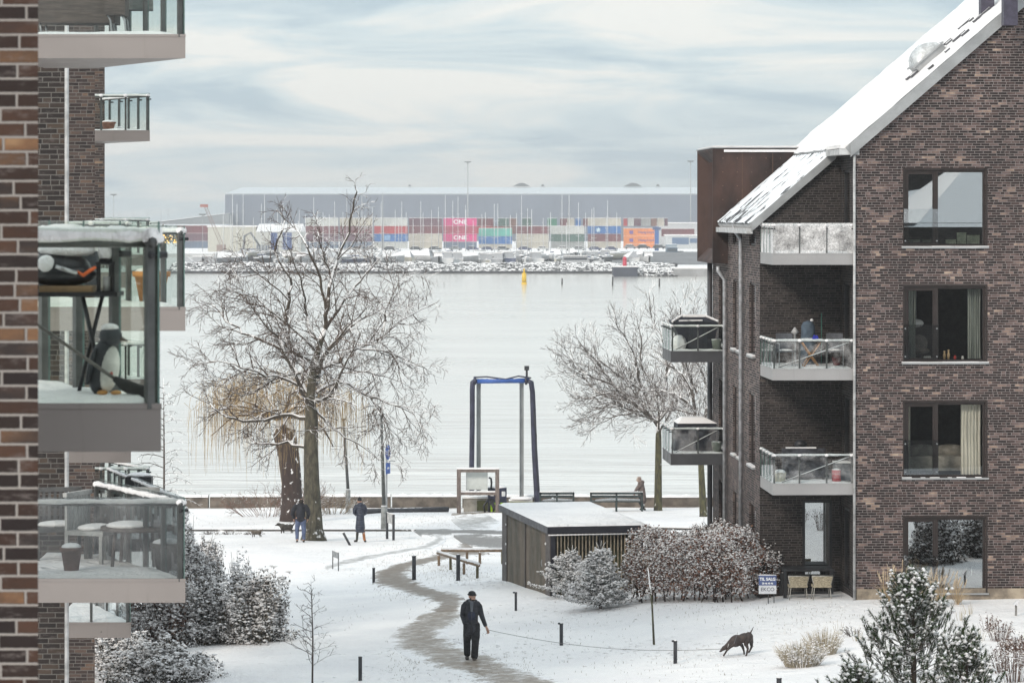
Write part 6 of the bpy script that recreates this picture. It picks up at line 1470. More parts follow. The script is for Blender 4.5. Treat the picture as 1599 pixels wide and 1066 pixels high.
# ---- street lamp, sign mast, lamp with base
def lamp(label, px, py, toppy, d, r, base_h, arm=None, topx=None):
    g = GW(px, py, d); t = thing('street_lamp', label, 'street lamp', g); top = P(topx or px, toppy, d)-g
    MB(True).tube([(0,0,base_h),tuple(top)], [r,r*.6], 10).build('pole', mat('lamp_pole', (.13,.135,.13), .5, .4), t); MB(True).cyl(0,0,-.1,base_h,r*1.5,12,r*1.4).build('base', mat('lamp_base', (.30,.30,.29), .6, .2), t)
    MB(True).ball((0,0,base_h+.02),(r*1.4,r*1.4,.04),10,6).build('snow_cap', snow, t)
    if arm: a = Vector(arm); MB(True).tube([tuple(top), tuple(top+a*.5+Vector((0,0,.05))), tuple(top+a)], r*.4, 8).build('arm', mat('lamp_pole', (.13,.135,.13), .5, .4), t)
    MB(True).ball(tuple(top+Vector((0,0,.02))),(.12,.12,.05),10,6).build('lamp_head', darkm, t); return t
lamp('tall thin street lamp pole among the branches right of the big tree', 600, 812, 648, 140, .085, .95, topx=596)
lamp('shorter lamp pole with pale base between the big tree and the tall lamp', 544, 793, 655, 153, .075, 1.0, topx=537)
g = GW(604, 808, 141.5); d = 141.5; t = thing('traffic_sign', 'pole with a round and a square blue sign beside the tall lamp pole', 'sign', g)
MB(True).cyl(0,0,-.1,PL(0,693).z,.04,10).build('pole', steel, t); sb_ = mat('traffic_blue', (.035,.10,.38), .5)
Mz = Matrix.Rotation(R(72), 4, 'Z')
z1_ = PL(0,706).z; z2_ = PL(0,731).z
c_ = MB(True); c_.tube([Mz @ Vector((0,-.055,z1_)), Mz @ Vector((0,-.075,z1_))], .30, 24); c_.build('round_sign', sb_, t); MB().box(-.25,-.075,z2_-.22,.25,-.055,z2_+.24, Mz).build('square_sign', sb_, t)
pic = MB(); pic.box(-.04,-.082,z1_-.14,.02,-.076,z1_+.02, Mz).ball(Mz @ Vector((0,-.079,z1_+.07)), .035, 8, 5).box(-.12,-.082,z2_-.02,.12,-.076,z2_+.05, Mz); pic.build('pictogram', white, t)
MB(True).tube([(.0,0,PL(0,720).z),(.35,0,PL(0,719.6).z)], .018, 6).build('bracket', steel, t)
# ---- benches
def bench(label, pxl, pxr, py, d):
    g = GW((pxl+pxr)/2, py, d); t = thing('park_bench', label, 'bench', g, 0, 'dark green benches facing the water'); L = (pxr-pxl)/F*d/2; m_ = mat('bench_green', (.022,.035,.036), .6)
    for i in range(2): MB().box(-L,-.22-.02*i,.64+.13*i,L,-.18-.02*i,.74+.13*i).build('back_slat', m_, t)
    MB().box(-L,-.15,.42,L,.30,.46).build('seat', m_, t)
    for x in (-L+.03, L-.03, 0): MB().box(x-.04,-.24,-.05,x+.04,-.18,.86).box(x-.04,-.18,.36,x+.04,.28,.42).box(x-.04,.22,-.05,x+.04,.28,.36).build('leg', m_, t)
    s_ = MB(True); s_.tube([(-L,-.21,.885),(L,-.21,.885)], .03, 6); s_.tube([(-L*.8,.05,.47),(-L*.2,.1,.49),(L*.9,.08,.48)], [.05,.09,.06], 7); s_.build('snow_cap', snow, t); return t
bench('dark bench under the right-hand person at the sea wall', 922, 1004, 797, 153.2); bench('dark bench left of the other bench, half hidden by the shed roof', 843, 897, 795, 153.6)

# ================================================================ people and dogs
def blob(name, parts, mat_, parent, voxel=.014, smooth=4):
    mb = MB()
    for p in parts:
        if p[0] == 'c':   # capsule chain: points, radii
            pts, rad = p[1], p[2]
            mb.tube(pts, rad, 14)
            for q, r in zip(pts, rad): mb.ball(q, r, 14, 9)
        else: mb.ball(p[1], p[2], 18, 12, p[3] if len(p) > 3 else None)
    me = bpy.data.meshes.new(name); me.from_pydata(mb.v, [], mb.f); me.update(); o = bpy.data.objects.new(name, me); COL.objects.link(o)
    m1 = o.modifiers.new('r', 'REMESH'); m1.mode = 'VOXEL'; m1.voxel_size = voxel; m1.use_smooth_shade = True
    m2 = o.modifiers.new('s', 'SMOOTH'); m2.factor = .5; m2.iterations = smooth
    dg = bpy.context.evaluated_depsgraph_get(); me2 = bpy.data.meshes.new_from_object(o.evaluated_get(dg)); bpy.data.objects.remove(o)
    me2.name = name; me2.materials.clear(); me2.materials.append(mat_); me2.polygons.foreach_set('use_smooth', [True]*len(me2.polygons))
    q = bpy.data.objects.new(name, me2); COL.objects.link(q); q.parent = parent; return q
skin = mat('skin', (.46,.27,.20), .6, 0, .06, 8); V3 = Vector
def hand(wr, dr, palm_n, sc=1.0, curl=.9):
    """palm, four fingers of different length and a thumb from the side of the palm"""
    wr = V3(wr); d = V3(dr).normalized(); n = V3(palm_n).normalized(); s_ = d.cross(n).normalized(); P_ = [('e', wr+d*.045*sc, (.028*sc,.028*sc,.045*sc), d.to_track_quat('Z', 'Y').to_matrix())]
    P_.append(('c', [wr-d*.03*sc, wr+d*.03*sc], [.024*sc,.026*sc]))
    for i, L in enumerate((.066, .075, .070, .055)):
        b_ = wr+d*.085*sc+s_*((i-1.5)*.019*sc); a = d; p1 = b_+a*L*.42*sc; a2 = (d*math.cos(curl*.8)+n*math.sin(curl*.8)).normalized(); p2 = p1+a2*L*.34*sc; a3 = (d*math.cos(curl*1.7)+n*math.sin(curl*1.7)).normalized(); p3 = p2+a3*L*.28*sc
        P_.append(('c', [wr+d*.05*sc+s_*((i-1.5)*.014*sc), b_, p1, p2, p3], [.011*sc,.0095*sc,.009*sc,.0085*sc,.0075*sc]))
    t0 = wr+d*.02*sc-s_*.024*sc; P_.append(('c', [t0, t0+(d-s_*1.0+n*.5).normalized()*.035*sc, t0+(d-s_*1.0+n*.5).normalized()*.035*sc+(d+n*.8).normalized()*.03*sc], [.013*sc,.011*sc,.009*sc])); return P_
def head(c, yaw, tilt=0, sc=1.0, neck=None):
    """head with brow, nose, chin, ears; faces -y turned by yaw"""
    M = Matrix.Rotation(yaw, 3, 'Z') @ Matrix.Rotation(tilt, 3, 'X'); c = V3(c); f = lambda x, y, z: c+M @ V3((x*sc, y*sc, z*sc))
    e = lambda p, r: ('e', f(*p), tuple(q*sc for q in r), M)
    P_ = [e((0,.008,.02),(.076,.094,.098)), e((0,-.022,-.045),(.055,.062,.062)), e((0,-.058,-.085),(.026,.02,.02)), e((0,-.098,-.012),(.013,.018,.022)), e((0,-.108,-.026),(.016,.013,.011)), e((0,-.080,.028),(.05,.016,.012)),
          e((.078,.012,-.01),(.010,.018,.03)), e((-.078,.012,-.01),(.010,.018,.03)), e((0,-.083,-.056),(.024,.010,.008))]
    return P_, f, M
def eyes(f, M, parent):
    mb = MB(True)
    for x in (-.032, .032): mb.ball(f(x, -.080, .006), .0125, 8, 6)
    mb.build('eyes', mat('eye_white', (.5,.5,.5), .2), parent); mb = MB(True)
    for x in (-.032, .032): mb.ball(f(x, -.089, .006), .0065, 8, 6)
    mb.build('pupils', black, parent)
    mb = MB(True)
    for x in (-.032, .032): mb.tube([f(x-.02,-.088,.026), f(x,-.093,.032), f(x+.02,-.088,.027)], .004, 5)
    mb.build('brows', mat('dark_hair', (.02,.014,.01), .8), parent)
coatb = mat('black_coat', (.028,.029,.036), .85, 0, .25, 9, bump=.9, bscale=9); trou = mat('black_trousers', (.017,.017,.020), .85, 0, .25, 8, bump=.8, bscale=8)
# --- man on the path, facing us, looking to his left, lead in hand
g = G(737, 1031); g.z += .0; t = thing('person', 'man in black coat and beanie walking on the path holding a dog lead', 'person', g)
hp, hf, hM = head((.015,-.035,1.585), R(38), R(4), 1.08)
armR = [(.165,.0,1.40),(.245,-.01,1.12),(.345,-.06,.86)]; armL = [(-.165,.01,1.40),(-.225,.06,1.10),(-.17,-.03,.92)]
body = [('c', [(0,0,1.00),(0,0,1.20),(0,.0,1.36)], [.12,.12,.10]), ('c', [(0,.005,1.42),(.01,-.01,1.54)], [.06,.055]), ('c', armR, [.042,.038,.028]), ('c', armL, [.042,.038,.028]), ('c', [(-.10,0,.92),(-.115,.12,.50),(-.115,.16,.09)], [.085,.06,.045]), ('c', [(.09,0,.92),(.085,-.06,.48),(.07,-.04,.08)], [.085,.06,.045])]+hp
body += hand((.365,-.075,.825), (.35,-.1,-.9), (-.6,-.7,-.3), 1.15, 1.2)+hand((-.15,-.04,.90), (.3,-.2,-.9), (.9,0,0), .9, .6)
bo = blob('body', body, skin, t, .007, 3)
blob('coat', [('c', [(0,.0,.76),(0,.01,.95),(0,.0,1.15),(0,.01,1.36)], [.165,.16,.16,.15]), ('e', (0,.01,1.375), (.19,.115,.085)), ('e', (-.06,0,.66), (.12,.14,.08)), ('e', (.07,0,.66), (.11,.14,.07)), ('c', [(.145,.0,1.395),(.19,0,1.33),(.245,-.01,1.11),(.335,-.06,.88)], [.072,.075,.064,.05]), ('c', [(-.145,.0,1.395),(-.19,.01,1.33),(-.225,.06,1.10),(-.17,-.05,.93)], [.072,.076,.066,.055]), ('c', [(-.07,-.03,1.46),(-.10,.04,1.46),(0,.09,1.48),(.10,.04,1.46),(.075,-.03,1.46)], [.035,.045,.05,.045,.035])], coatb, t, .013, 3)
blob('trousers', [('c', [(-.085,0,.86),(-.105,.04,.62),(-.115,.12,.46),(-.11,.15,.16)], [.125,.11,.092,.085]), ('c', [(.085,0,.86),(.095,-.04,.60),(.088,-.06,.46),(.07,-.045,.12)], [.125,.112,.095,.088])], trou, t, .013, 3)
shoe = mat('brown_shoe', (.045,.035,.028), .6, 0, .2, 9)
for (x, y, z, tl) in ((-.115,.12,.06,.5), (.07,-.08,.035,0)): blob('shoe', [('c', [(x,y+.08,z),(x,y-.02,z+.0),(x+.01,y-.14,z-.012)], [.045,.05,.04])], shoe, t, .012, 2)
MB(True).ball(hf(0,.012,.055),(.090,.104,.075),18,10, hM).build('hat', mat('black_beanie', (.016,.016,.018), .95, bump=.6, bscale=60), t)
MB(True).tube([hf(.085*math.cos(a),.012+.098*math.sin(a),.036) for a in np.linspace(0, 6.283, 20)], .016, 8).build('hat_brim', mat('black_beanie', (.016,.016,.018), .95, bump=.6, bscale=60), t)
blob('beard', [('e', hf(0,-.050,-.075), (.050,.045,.036), hM), ('e', hf(.05,-.01,-.055), (.020,.035,.035), hM), ('e', hf(-.05,-.01,-.055), (.020,.035,.035), hM)], mat('brown_beard', (.045,.028,.02), .9, bump=.6, bscale=80), t, .008, 2)
eyes(hf, hM, t)
MB(True).add([(-.04,-.125,1.44),(.045,-.125,1.44),(.03,-.168,1.22),(-.02,-.168,1.22)], [(0,1,2,3)]).build('shirt', mat('grey_shirt', (.14,.15,.17), .9), t)
blob('scarf', [('c', [(-.055,-.05,1.47),(0,-.10,1.445),(.06,-.05,1.47)], [.03,.035,.03])], mat('grey_shirt', (.14,.15,.17), .9), t, .01, 2)
pm = mat('navy_panel', (.018,.022,.045), .8)
MB(True).ball((.0,-.11,1.12),(.10,.065,.15),14,10).build('chest_panel', pm, t)
manhand = g+V3((.385,-.09,.775))
MB(True).tube([(.0,-.165,1.20),(.005,-.175,1.0),(.0,-.17,.72)], .006, 6).build('zip', mat('dark_zip', (.07,.07,.075), .4, .5), t)
for x in (-.11, .115): MB().box(x-.05,-.168,.93,x+.05,-.150,.955).build('pocket_flap', mat('coat_trim', (.04,.04,.047), .7), t)
# --- dog
dg_ = G(1152, 1024); t = thing('dog', 'dark brown short-haired dog sniffing the snow at the end of a long lead', 'dog', dg_)
dogm = mat('brown_dog', (.040,.024,.020), .55, 0, .2, 7, col2=(.022,.016,.015))
# x: nose at left (-), rump at right (+)
dogp = [('e', (.16,0,.44), (.17,.10,.12), Matrix.Rotation(R(-14), 3, 'Y')), ('e', (-.03,0,.37), (.17,.115,.145), Matrix.Rotation(R(-24), 3, 'Y')), ('e', (.27,0,.47), (.10,.095,.115)),
  ('c', [(-.10,0,.37),(-.20,0,.28),(-.28,0,.215)], [.10,.075,.06]), ('e', (-.315,0,.20), (.075,.052,.056), Matrix.Rotation(R(-35), 3, 'Y')), ('c', [(-.34,0,.185),(-.40,0,.125)], [.042,.028]), ('e', (-.408,0,.118), (.022,.022,.018)),
  ('c', [(.30,0,.54),(.35,0,.63),(.385,0,.71)], [.022,.014,.008]),
  # rear legs: thigh, hock back, shank
  ('c', [(.27,-.06,.46),(.20,-.07,.30),(.245,-.07,.19),(.215,-.07,.05),(.20,-.07,.015)], [.085,.055,.03,.022,.024]), ('c', [(.30,.06,.46),(.335,.07,.33),(.345,.07,.22),(.30,.07,.12),(.275,.07,.09)], [.085,.055,.03,.022,.022]),
  # front legs: one reaching forward, one under the chest
  ('c', [(-.06,-.07,.32),(-.17,-.08,.235),(-.26,-.08,.15),(-.32,-.08,.05),(-.335,-.08,.03)], [.06,.032,.026,.02,.022]), ('c', [(.05,.06,.34),(.13,.06,.22),(.16,.06,.12),(.165,.06,.05)], [.06,.035,.024,.02])]
dogb = blob('body', dogp, dogm, t, .009, 3)
for sy in (-1, 1): blob('ear', [('c', [(-.285,sy*.045,.25),(-.30,sy*.062,.19),(-.325,sy*.058,.155)], [.02,.022,.012])], dogm, t, .007, 2)
MB(True).tube([(-.225+.035*math.cos(a)*.5,.082*math.sin(a)*.95,.265+.075*math.cos(a)) for a in np.linspace(0, 6.283, 20)], .008, 6).build('collar', mat('pale_collar', (.5,.5,.48), .6), t)
MB(True).tube([(-.07+.05*math.cos(a),.125*math.sin(a),.37+.145*math.cos(a)) for a in np.linspace(0, 6.283, 22)], .008, 6).build('harness', mat('grey_strap', (.13,.13,.14), .7), t)
MB(True).ball((-.425,0,.118),.012,8,6).build('nose', black, t)
# lead from the man's hand to the collar
a = manhand; c_ = dg_+V3((-.26,-.04,.19)); pts_ = [a.lerp(c_, i/24)-V3((0,0,.40*math.sin(math.pi*i/24)**.9*(.55))) for i in range(25)]
pts_ = [V3((p.x, p.y, max(p.z, H(p.x, p.y)+.03))) for p in pts_]
tag(MB(True).tube([p-a for p in pts_], .0065, 5).build('dog_lead', mat('lead_grey', (.22,.21,.21), .7), loc=None), 'long thin grey lead between the man and the brown dog', 'lead'); bpy.data.objects['dog_lead'].location = a
# --- man in black jacket and jeans seen from behind
g = G(470, 846); t = thing('person', 'man in black jacket and blue jeans walking away beside the big tree', 'person', g)
hp, hf, hM = head((.02,-.02,1.53), R(180), R(-18))
blob('body', [('c', [(0,0,1.0),(0,0,1.33)], [.12,.12]), ('c', [(0,.0,1.38),(.02,.03,1.50)], [.06,.055]), ('c', [(-.2,0,1.38),(-.30,.0,1.12),(-.27,.12,.90)], [.055,.045,.03]), ('c', [(.2,0,1.38),(.28,.02,1.12),(.26,.12,.90)], [.055,.045,.03]), ('c', [(-.1,0,.9),(-.15,.05,.5),(-.13,0,.08)], [.085,.06,.045]), ('c', [(.1,0,.9),(.13,-.04,.48),(.11,-.02,.08)], [.085,.06,.045])]+hp+hand((-.27,.13,.88), (.1,.2,-1), (1,0,0), 1, .9)+hand((.26,.13,.88), (-.1,.2,-1), (-1,0,0), 1, .9), skin, t, .010, 3)
blob('jacket', [('c', [(0,0,1.0),(0,0,1.1),(0,0,1.32)], [.175,.175,.16]), ('e', (-.06,0,.86), (.13,.15,.09)), ('e', (.06,0,.86), (.13,.15,.09)), ('e', (0,.0,1.34), (.22,.12,.11)), ('c', [(-.19,0,1.36),(-.27,0,1.24),(-.315,.0,1.08),(-.27,.10,.92)], [.09,.09,.08,.06]), ('c', [(.19,0,1.36),(.26,0,1.24),(.295,.02,1.08),(.26,.10,.92)], [.09,.09,.08,.06]), ('e', (.01,-.03,1.44), (.12,.08,.07)), ('e', (0,0,.82), (.19,.14,.07))], mat('navy_black_jacket', (.014,.015,.022), .8, 0, .25, 8, bump=.9, bscale=8), t, .014, 3)
blob('jeans', [('c', [(-.09,0,.82),(-.14,.05,.50),(-.135,.02,.13)], [.115,.085,.065]), ('c', [(.09,0,.82),(.12,-.03,.48),(.115,-.01,.13)], [.115,.085,.065])], mat('blue_jeans', (.085,.11,.19), .85, 0, .2, 6, bump=.3, bscale=14), t, .014, 3)
for x, y in ((-.14,.03), (.115,-.01)): blob('shoe', [('c', [(x,y-.05,.04),(x,y+.12,.035)], [.045,.042])], mat('dark_shoe', (.03,.03,.025), .7), t, .014, 2)
MB(True).ball(hf(0,.015,.025),(.086,.104,.090),16,10, hM).build('hair', mat('dark_hair', (.02,.014,.01), .8), t)
eyes(hf, hM, t)
lh = g+V3((-.27,.15,.80))
# --- woman in long navy quilted coat, back turned, stepping left
g = G(563, 846); t = thing('person', 'person in long navy quilted coat, black hat and brown boots walking away', 'person', g)
hp, hf, hM = head((-.03,-.0,1.57), R(-160), R(-8), 1.05)
blob('body', [('c', [(0,0,1.0),(0,0,1.33)], [.11,.10]), ('c', [(0,.0,1.38),(-.01,0,1.53)], [.055,.05]), ('c', [(-.17,0,1.38),(-.20,.06,1.14),(-.14,.16,1.02)], [.05,.04,.028]), ('c', [(.17,0,1.38),(.18,.06,1.12),(.10,.18,1.02)], [.05,.04,.028]), ('c', [(-.07,0,.9),(-.10,.02,.5),(-.13,.0,.08)], [.08,.055,.042]), ('c', [(.07,0,.9),(.12,-.02,.48),(.17,-.01,.09)], [.08,.055,.042])]+hp+hand((-.14,.17,1.02), (.7,.5,.1), (0,-1,0), .9, 1)+hand((.10,.19,1.02), (-.7,.4,.1), (0,-1,0), .9, 1), skin, t, .010, 3)
qc = NT('quilted_navy'); co = qc.coord(); zz = qc.sep(co)[2]; rb = qc.math('ABSOLUTE', qc.math('SINE', qc.math('MULTIPLY', zz, 34.0)))
b_ = qc.bsdf(qc.mix(qc.mr(qc.noise(co, 7, 4), .3, .7), (.018,.022,.038), (.035,.042,.068)), .55, 0, rb, bdist=.02, bstr=.8); qm = qc.done(b_)
blob('long_coat', [('c', [(0,0,.56),(0,0,.80),(0,0,1.08),(0,0,1.32)], [.19,.165,.145,.135]), ('e', (0,0,.42), (.20,.16,.06)), ('e', (0,0,1.33), (.18,.12,.11)), ('c', [(-.15,0,1.36),(-.21,.03,1.24),(-.225,.07,1.12),(-.16,.13,1.04)], [.085,.08,.07,.06]), ('c', [(.15,0,1.36),(.20,.03,1.22),(.19,.08,1.10),(.12,.15,1.04)], [.085,.08,.07,.06]), ('e', (.01,-.06,1.43), (.13,.085,.085))], qm, t, .014, 3)
blob('boots', [('c', [(-.11,.0,.34),(-.125,.0,.10),(-.14,.0,.05),(-.21,.04,.04)], [.055,.045,.045,.04]), ('c', [(.12,-.01,.38),(.15,-.02,.12),(.18,-.02,.05),(.20,.07,.035)], [.05,.045,.045,.04])], mat('dark_shoe', (.03,.03,.025), .7), t, .012, 2)
blob('brown_boot_shaft', [('c', [(.135,-.025,.30),(.165,-.03,.10)], [.052,.052])], mat('tan_leather', (.30,.11,.035), .6), t, .012, 2)
blob('hat', [('e', hf(0,.02,.05), (.086,.098,.085)), ('c', [hf(0,.02,.10), hf(.0,.0,.155)], [.055,.02])], mat('black_beanie', (.016,.016,.018), .95), t, .01, 2); eyes(hf, hM, t)
# --- hooded person leaning at the sea wall, facing left
g = GW(1000, 793, 154.2); t = thing('person', 'hooded person in a taupe parka leaning behind the right bench, facing left', 'person', g)
hp, hf, hM = head((-.06,0,1.37), R(-88), R(6))
hipz = .62
blob('body', [('c', [(.02,0,hipz),(.06,0,.95),(.03,0,1.17)], [.12,.12,.10]), ('c', [(.02,0,1.2),(-.04,0,1.34)], [.055,.05]), ('c', [(.03,-.14,1.18),(-.14,-.17,.98),(-.25,-.16,.80)], [.05,.04,.028]), ('c', [(.04,.14,1.18),(-.12,.17,.98),(-.22,.16,.82)], [.05,.04,.028]), ('c', [(.05,-.08,hipz),(-.02,-.08,.38),(.15,-.08,.06)], [.09,.06,.045]), ('c', [(.05,.08,hipz),(.05,.08,.35),(.12,.08,.06)], [.09,.06,.045])]+hp+hand((-.25,-.16,.79), (-.2,0,-1), (0,1,0), 1, .7)+hand((-.22,.16,.81), (-.2,0,-1), (0,-1,0), 1, .7), skin, t, .011, 3)
tau = mat('taupe_parka', (.15,.115,.105), .85, 0, .2, 7, bump=.4, bscale=10)
blob('parka', [('c', [(.10,0,.45),(.07,0,.75),(.06,0,.95),(.03,0,1.15)], [.19,.185,.165,.15]), ('e', (.03,0,1.15), (.14,.20,.12)), ('c', [(.03,-.15,1.17),(-.13,-.18,.99),(-.24,-.165,.83)], [.08,.07,.055]), ('c', [(.03,.15,1.17),(-.12,.18,.99),(-.21,.165,.85)], [.08,.07,.055]), ('e', (.10,0,1.26), (.10,.11,.09))], tau, t, .014, 3)
blob('hood', [('e', hf(0,.035,.025), (.100,.098,.115), hM), ('e', hf(0,.06,-.06), (.085,.07,.08), hM)], mat('pale_fur_hood', (.33,.25,.22), .95, bump=.8, bscale=40), t, .011, 2)
MB(True).tube([hf(.078*math.cos(a),-.052,.02+.10*math.sin(a)) for a in np.linspace(0, 6.283, 20)], .019, 7).build('fur_trim', mat('fur_trim', (.50,.42,.36), .95, bump=.9, bscale=50), t)
blob('trousers', [('c', [(.03,-.08,.55),(.0,-.08,.36),(.14,-.08,.12)], [.10,.08,.065]), ('c', [(.05,.08,.55),(.06,.08,.35),(.12,.08,.12)], [.10,.08,.065])], trou, t, .014, 2)
for y in (-.08, .08): blob('boot', [('c', [(.13,y,.07),(.22 if y < 0 else .02,y,.045)], [.05,.045])], mat('dark_shoe', (.03,.03,.025), .7), t, .014, 2)
eyes(hf, hM, t)
# --- small dog at the kerb by the man, and another on the snow
def smalldog(label, px, py, col, fl, sc=1.0):
    g = G(px, py); t = thing('dog', label, 'dog', g); m_ = mat('dogfur_%s' % fl, col, .9, 0, .3, 9, bump=.8, bscale=40)
    P_ = [('e', (0,0,.22), (.20,.09,.10)), ('e', (.14,0,.235), (.10,.09,.10)), ('e', (-.14,0,.24), (.11,.095,.11)), ('c', [(-.18,0,.27),(-.26,0,.31)], [.07,.06]), ('e', (-.30,0,.32), (.07,.055,.055)), ('c', [(-.34,0,.31),(-.39,0,.29)], [.032,.022]), ('c', [(.22,0,.27),(.29,0,.36),(.30,0,.42)], [.03,.022,.012])]
    for (x, y, f) in ((-.16,-.05,-.02), (-.13,.05,.02)): P_.append(('c', [(x,y,.2),(x+f,y,.10),(x+f*1.3,y,.02)], [.045,.026,.024]))
    for (x, y, f) in ((.15,-.05,.0), (.18,.05,.02)): P_.append(('c', [(x,y,.2),(x-.03,y,.13),(x+.03+f,y,.08),(x+.02+f,y,.02)], [.055,.035,.022,.022]))
    P_ = [(p[0], [tuple(V3(q)*sc) for q in p[1]], [r*sc for r in p[2]]) if p[0] == 'c' else ('e', tuple(V3(p[1])*sc), tuple(r*sc for r in p[2])) for p in P_]
    blob('body', P_, m_, t, .010, 3)
    for sy in (-1, 1): MB(True).tube([V3((-.28,sy*.045,.36))*sc, V3((-.30,sy*.06,.31))*sc], [.02*sc,.012*sc], 7).build('ear', m_, t)
    MB(True).ball(V3((-.41,0,.29))*sc, .015*sc, 8, 6).build('nose', black, t); return t
sd1 = smalldog('shaggy dark grey dog on a short lead beside the man in jeans', 448, 832, (.055,.05,.045), 'a', 1.1); a = lh; c_ = sd1.location+V3((-.05,0,.34))
tag(MB(True).tube([(0,0,0), tuple((c_-a)*.5-V3((0,0,.02))), tuple(c_-a)], .008, 5).build('dog_lead', mat('lead_grey', (.22,.21,.21), .7)), 'short lead between the man in jeans and the shaggy dog', 'lead')
[o for o in bpy.data.objects if o.name.startswith('dog_lead.')][0].location = a
smalldog('small low grey-brown dog alone on the snow at the far left of the walkers', 401, 838, (.13,.11,.09), 'b', .8)
# ================================================================ harbour: buoy, piles, breakwater, pier
def WP(px, py):      # point of the water surface seen at a pixel
    d = ZC*F/(py-330.0); return P(px, py, d)
g = WP(819, 444); t = thing('buoy', 'yellow marker buoy floating in the harbour', 'buoy', g); ym = mat('buoy_yellow', (.70,.45,.02), .5, 0, .08, 2)
MB(True).tube([(0,0,-.3),(0,0,.35),(0,0,.5)], [.55,.55,.3], 16).build('float', ym, t); MB(True).tube([(0,0,.5),(0,0,2.3)], [.5,.42], 12).build('tower', ym, t); MB(True).tube([(0,0,2.3),(0,0,2.9),(0,0,3.2)], [.2,.16,.08], 8).build('topmark', ym, t)
pile = mat('dark_pile', (.045,.04,.042), .9)
for i, (px, py, h, lb) in enumerate(((878, 444, 1.3, 'dark mooring pile in the water right of the yellow buoy'), (957, 446, 1.9, 'tall dark mooring pile just left of the dark pier block'), (1030, 447, 1.6, 'dark mooring pile off the pile-propped shore'), (1107, 445, 1.5, 'dark mooring pile beside the right building'))):
    t = thing('mooring_pile', lb, 'pile', WP(px, py), 0, 'mooring piles in the harbour'); MB(True).tube([(0,0,-.5),(.03,0,h)], [.16,.14], 8).build('pole', pile, t); MB(True).ball((.03,0,h),(.15,.15,.08),8,5).build('snow_cap', snow, t)
rockm = mat('breakwater_rock', (.06,.058,.062), .9, 0, .35, 1.2, snow=.84, sn=.7, samt=1.6)
rg = np.random.default_rng(5); V = []; Fc = []
base = []
for i in range(4):
    ph = math.pi*(i+.5)/4
    for k in range(7): base.append((math.sin(ph)*math.cos(k*.8976), math.sin(ph)*math.sin(k*.8976), math.cos(ph)))
base = np.array(base); F1 = [(i*7+k, (i+1)*7+k, (i+1)*7+(k+1) % 7, i*7+(k+1) % 7) for i in range(3) for k in range(7)]+[(0,1,2,2)]*0
caps = [(0,1,2,3),(0,3,4,5),(0,5,6,6)]; F1 = np.array(F1+[(0,1,2,3),(0,3,4,5),(21,24,23,22),(21,26,25,24)])
N = 9500; y0 = 803
allV = []; allF = []
for i in range(N):
    x = rg.uniform(-80, 32); v = rg.uniform(0, 1); y = y0+v*22; top_ = 2.4*math.sin(min(1, v*1.5)*1.5708); z = top_*(.85+.3*mnoise.noise(Vector((x*.15, v*3, 0))))-.35
    s_ = rg.uniform(.30, .80); B_ = base*(1+rg.uniform(-.28, .28, (28, 1)))*np.array([s_*rg.uniform(.9,1.5), s_, s_*.62]); a = rg.uniform(0, 3.14); ca, sa = math.cos(a), math.sin(a)
    B_ = np.stack([B_[:, 0]*ca-B_[:, 1]*sa, B_[:, 0]*sa+B_[:, 1]*ca, B_[:, 2]], 1)+np.array([x, y, z]); allV.append(B_); allF.append(F1+i*28)
o = npmesh('breakwater_rocks', np.concatenate(allV), np.concatenate(allF), rockm); tag(o, 'long breakwater of dark boulders under snow', 'rocks', kind='stuff')
o = MB().prismy([(-90,-1),(30,-1),(30,.55),(-90,.55)], y0-1.1, y0+24).build('breakwater_core', mat('wet_rock', (.035,.035,.042), .7, 0, .3, .8)); tag(o, kind='structure')
# pier head with red light
d = 763; g = P(977, 432, d); t = thing('pier_head', 'dark sheet-pile pier head with a snowy top', 'pier', g); w_ = (998-960)/F*d/2; MB().box(-w_,0,-1,w_,8,(432-417)/F*d).build('wall', mat('sheet_pile', (.045,.05,.075), .8, 0, .15, .6), t); MB().box(-w_-.05,-.05,(432-417)/F*d,w_+.05,8,(432-417)/F*d+.22).build('snow_cap', snow, t)
g = P(976, 416, 766); t = thing('harbour_light', 'small red light beacon on the dark pier head', 'beacon', g); rm = mat('beacon_red', (.55,.02,.06), .5); MB(True).tube([(0,0,0),(0,0,1.5)], [.5,.42], 12).build('tower', rm, t); MB(True).tube([(0,0,1.5),(0,0,1.6),(0,0,2.0),(0,0,2.25)], [.56,.5,.32,.05], 12).build('lantern', rm, t)
d = 765; x0 = P(998, 0, d).x; x1 = P(1300, 0, d).x
b = MB(); b.box(x0, d, -1, P(1053,0,d).x, d+12, 1.0); o = b.build('shore', rockm); tag(o, kind='structure')
b = MB(); b.box(P(1053,0,d).x, d-1, -1, x1, d+40, 1.75); o = b.build('quay_wall', mat('pale_quay', (.30,.30,.31), .9, 0, .1, .3)); tag(o, 'pale concrete quay wall behind the right building', 'quay')
MB().box(P(1053,0,d).x-.1, d-1.1, 1.75, x1, d+40, 2.0).build('snow_cap', snow, o)
allV = []; allF = []
for i in range(500):
    x = rg.uniform(x0, P(1056,0,d).x); v = rg.uniform(0, 1); y = d-1+v*16; z = 2.6*v**.6-.2; s_ = rg.uniform(.4, .9); B_ = base*(1+rg.uniform(-.28, .28, (28, 1)))*np.array([s_*1.3, s_, s_*.6])+np.array([x, y, z]); allV.append(B_); allF.append(F1+i*28)
o = npmesh('shore_rocks', np.concatenate(allV), np.concatenate(allF), rockm); tag(o, 'jumble of snowy rocks and props beside the pier head', 'rocks', kind='stuff')
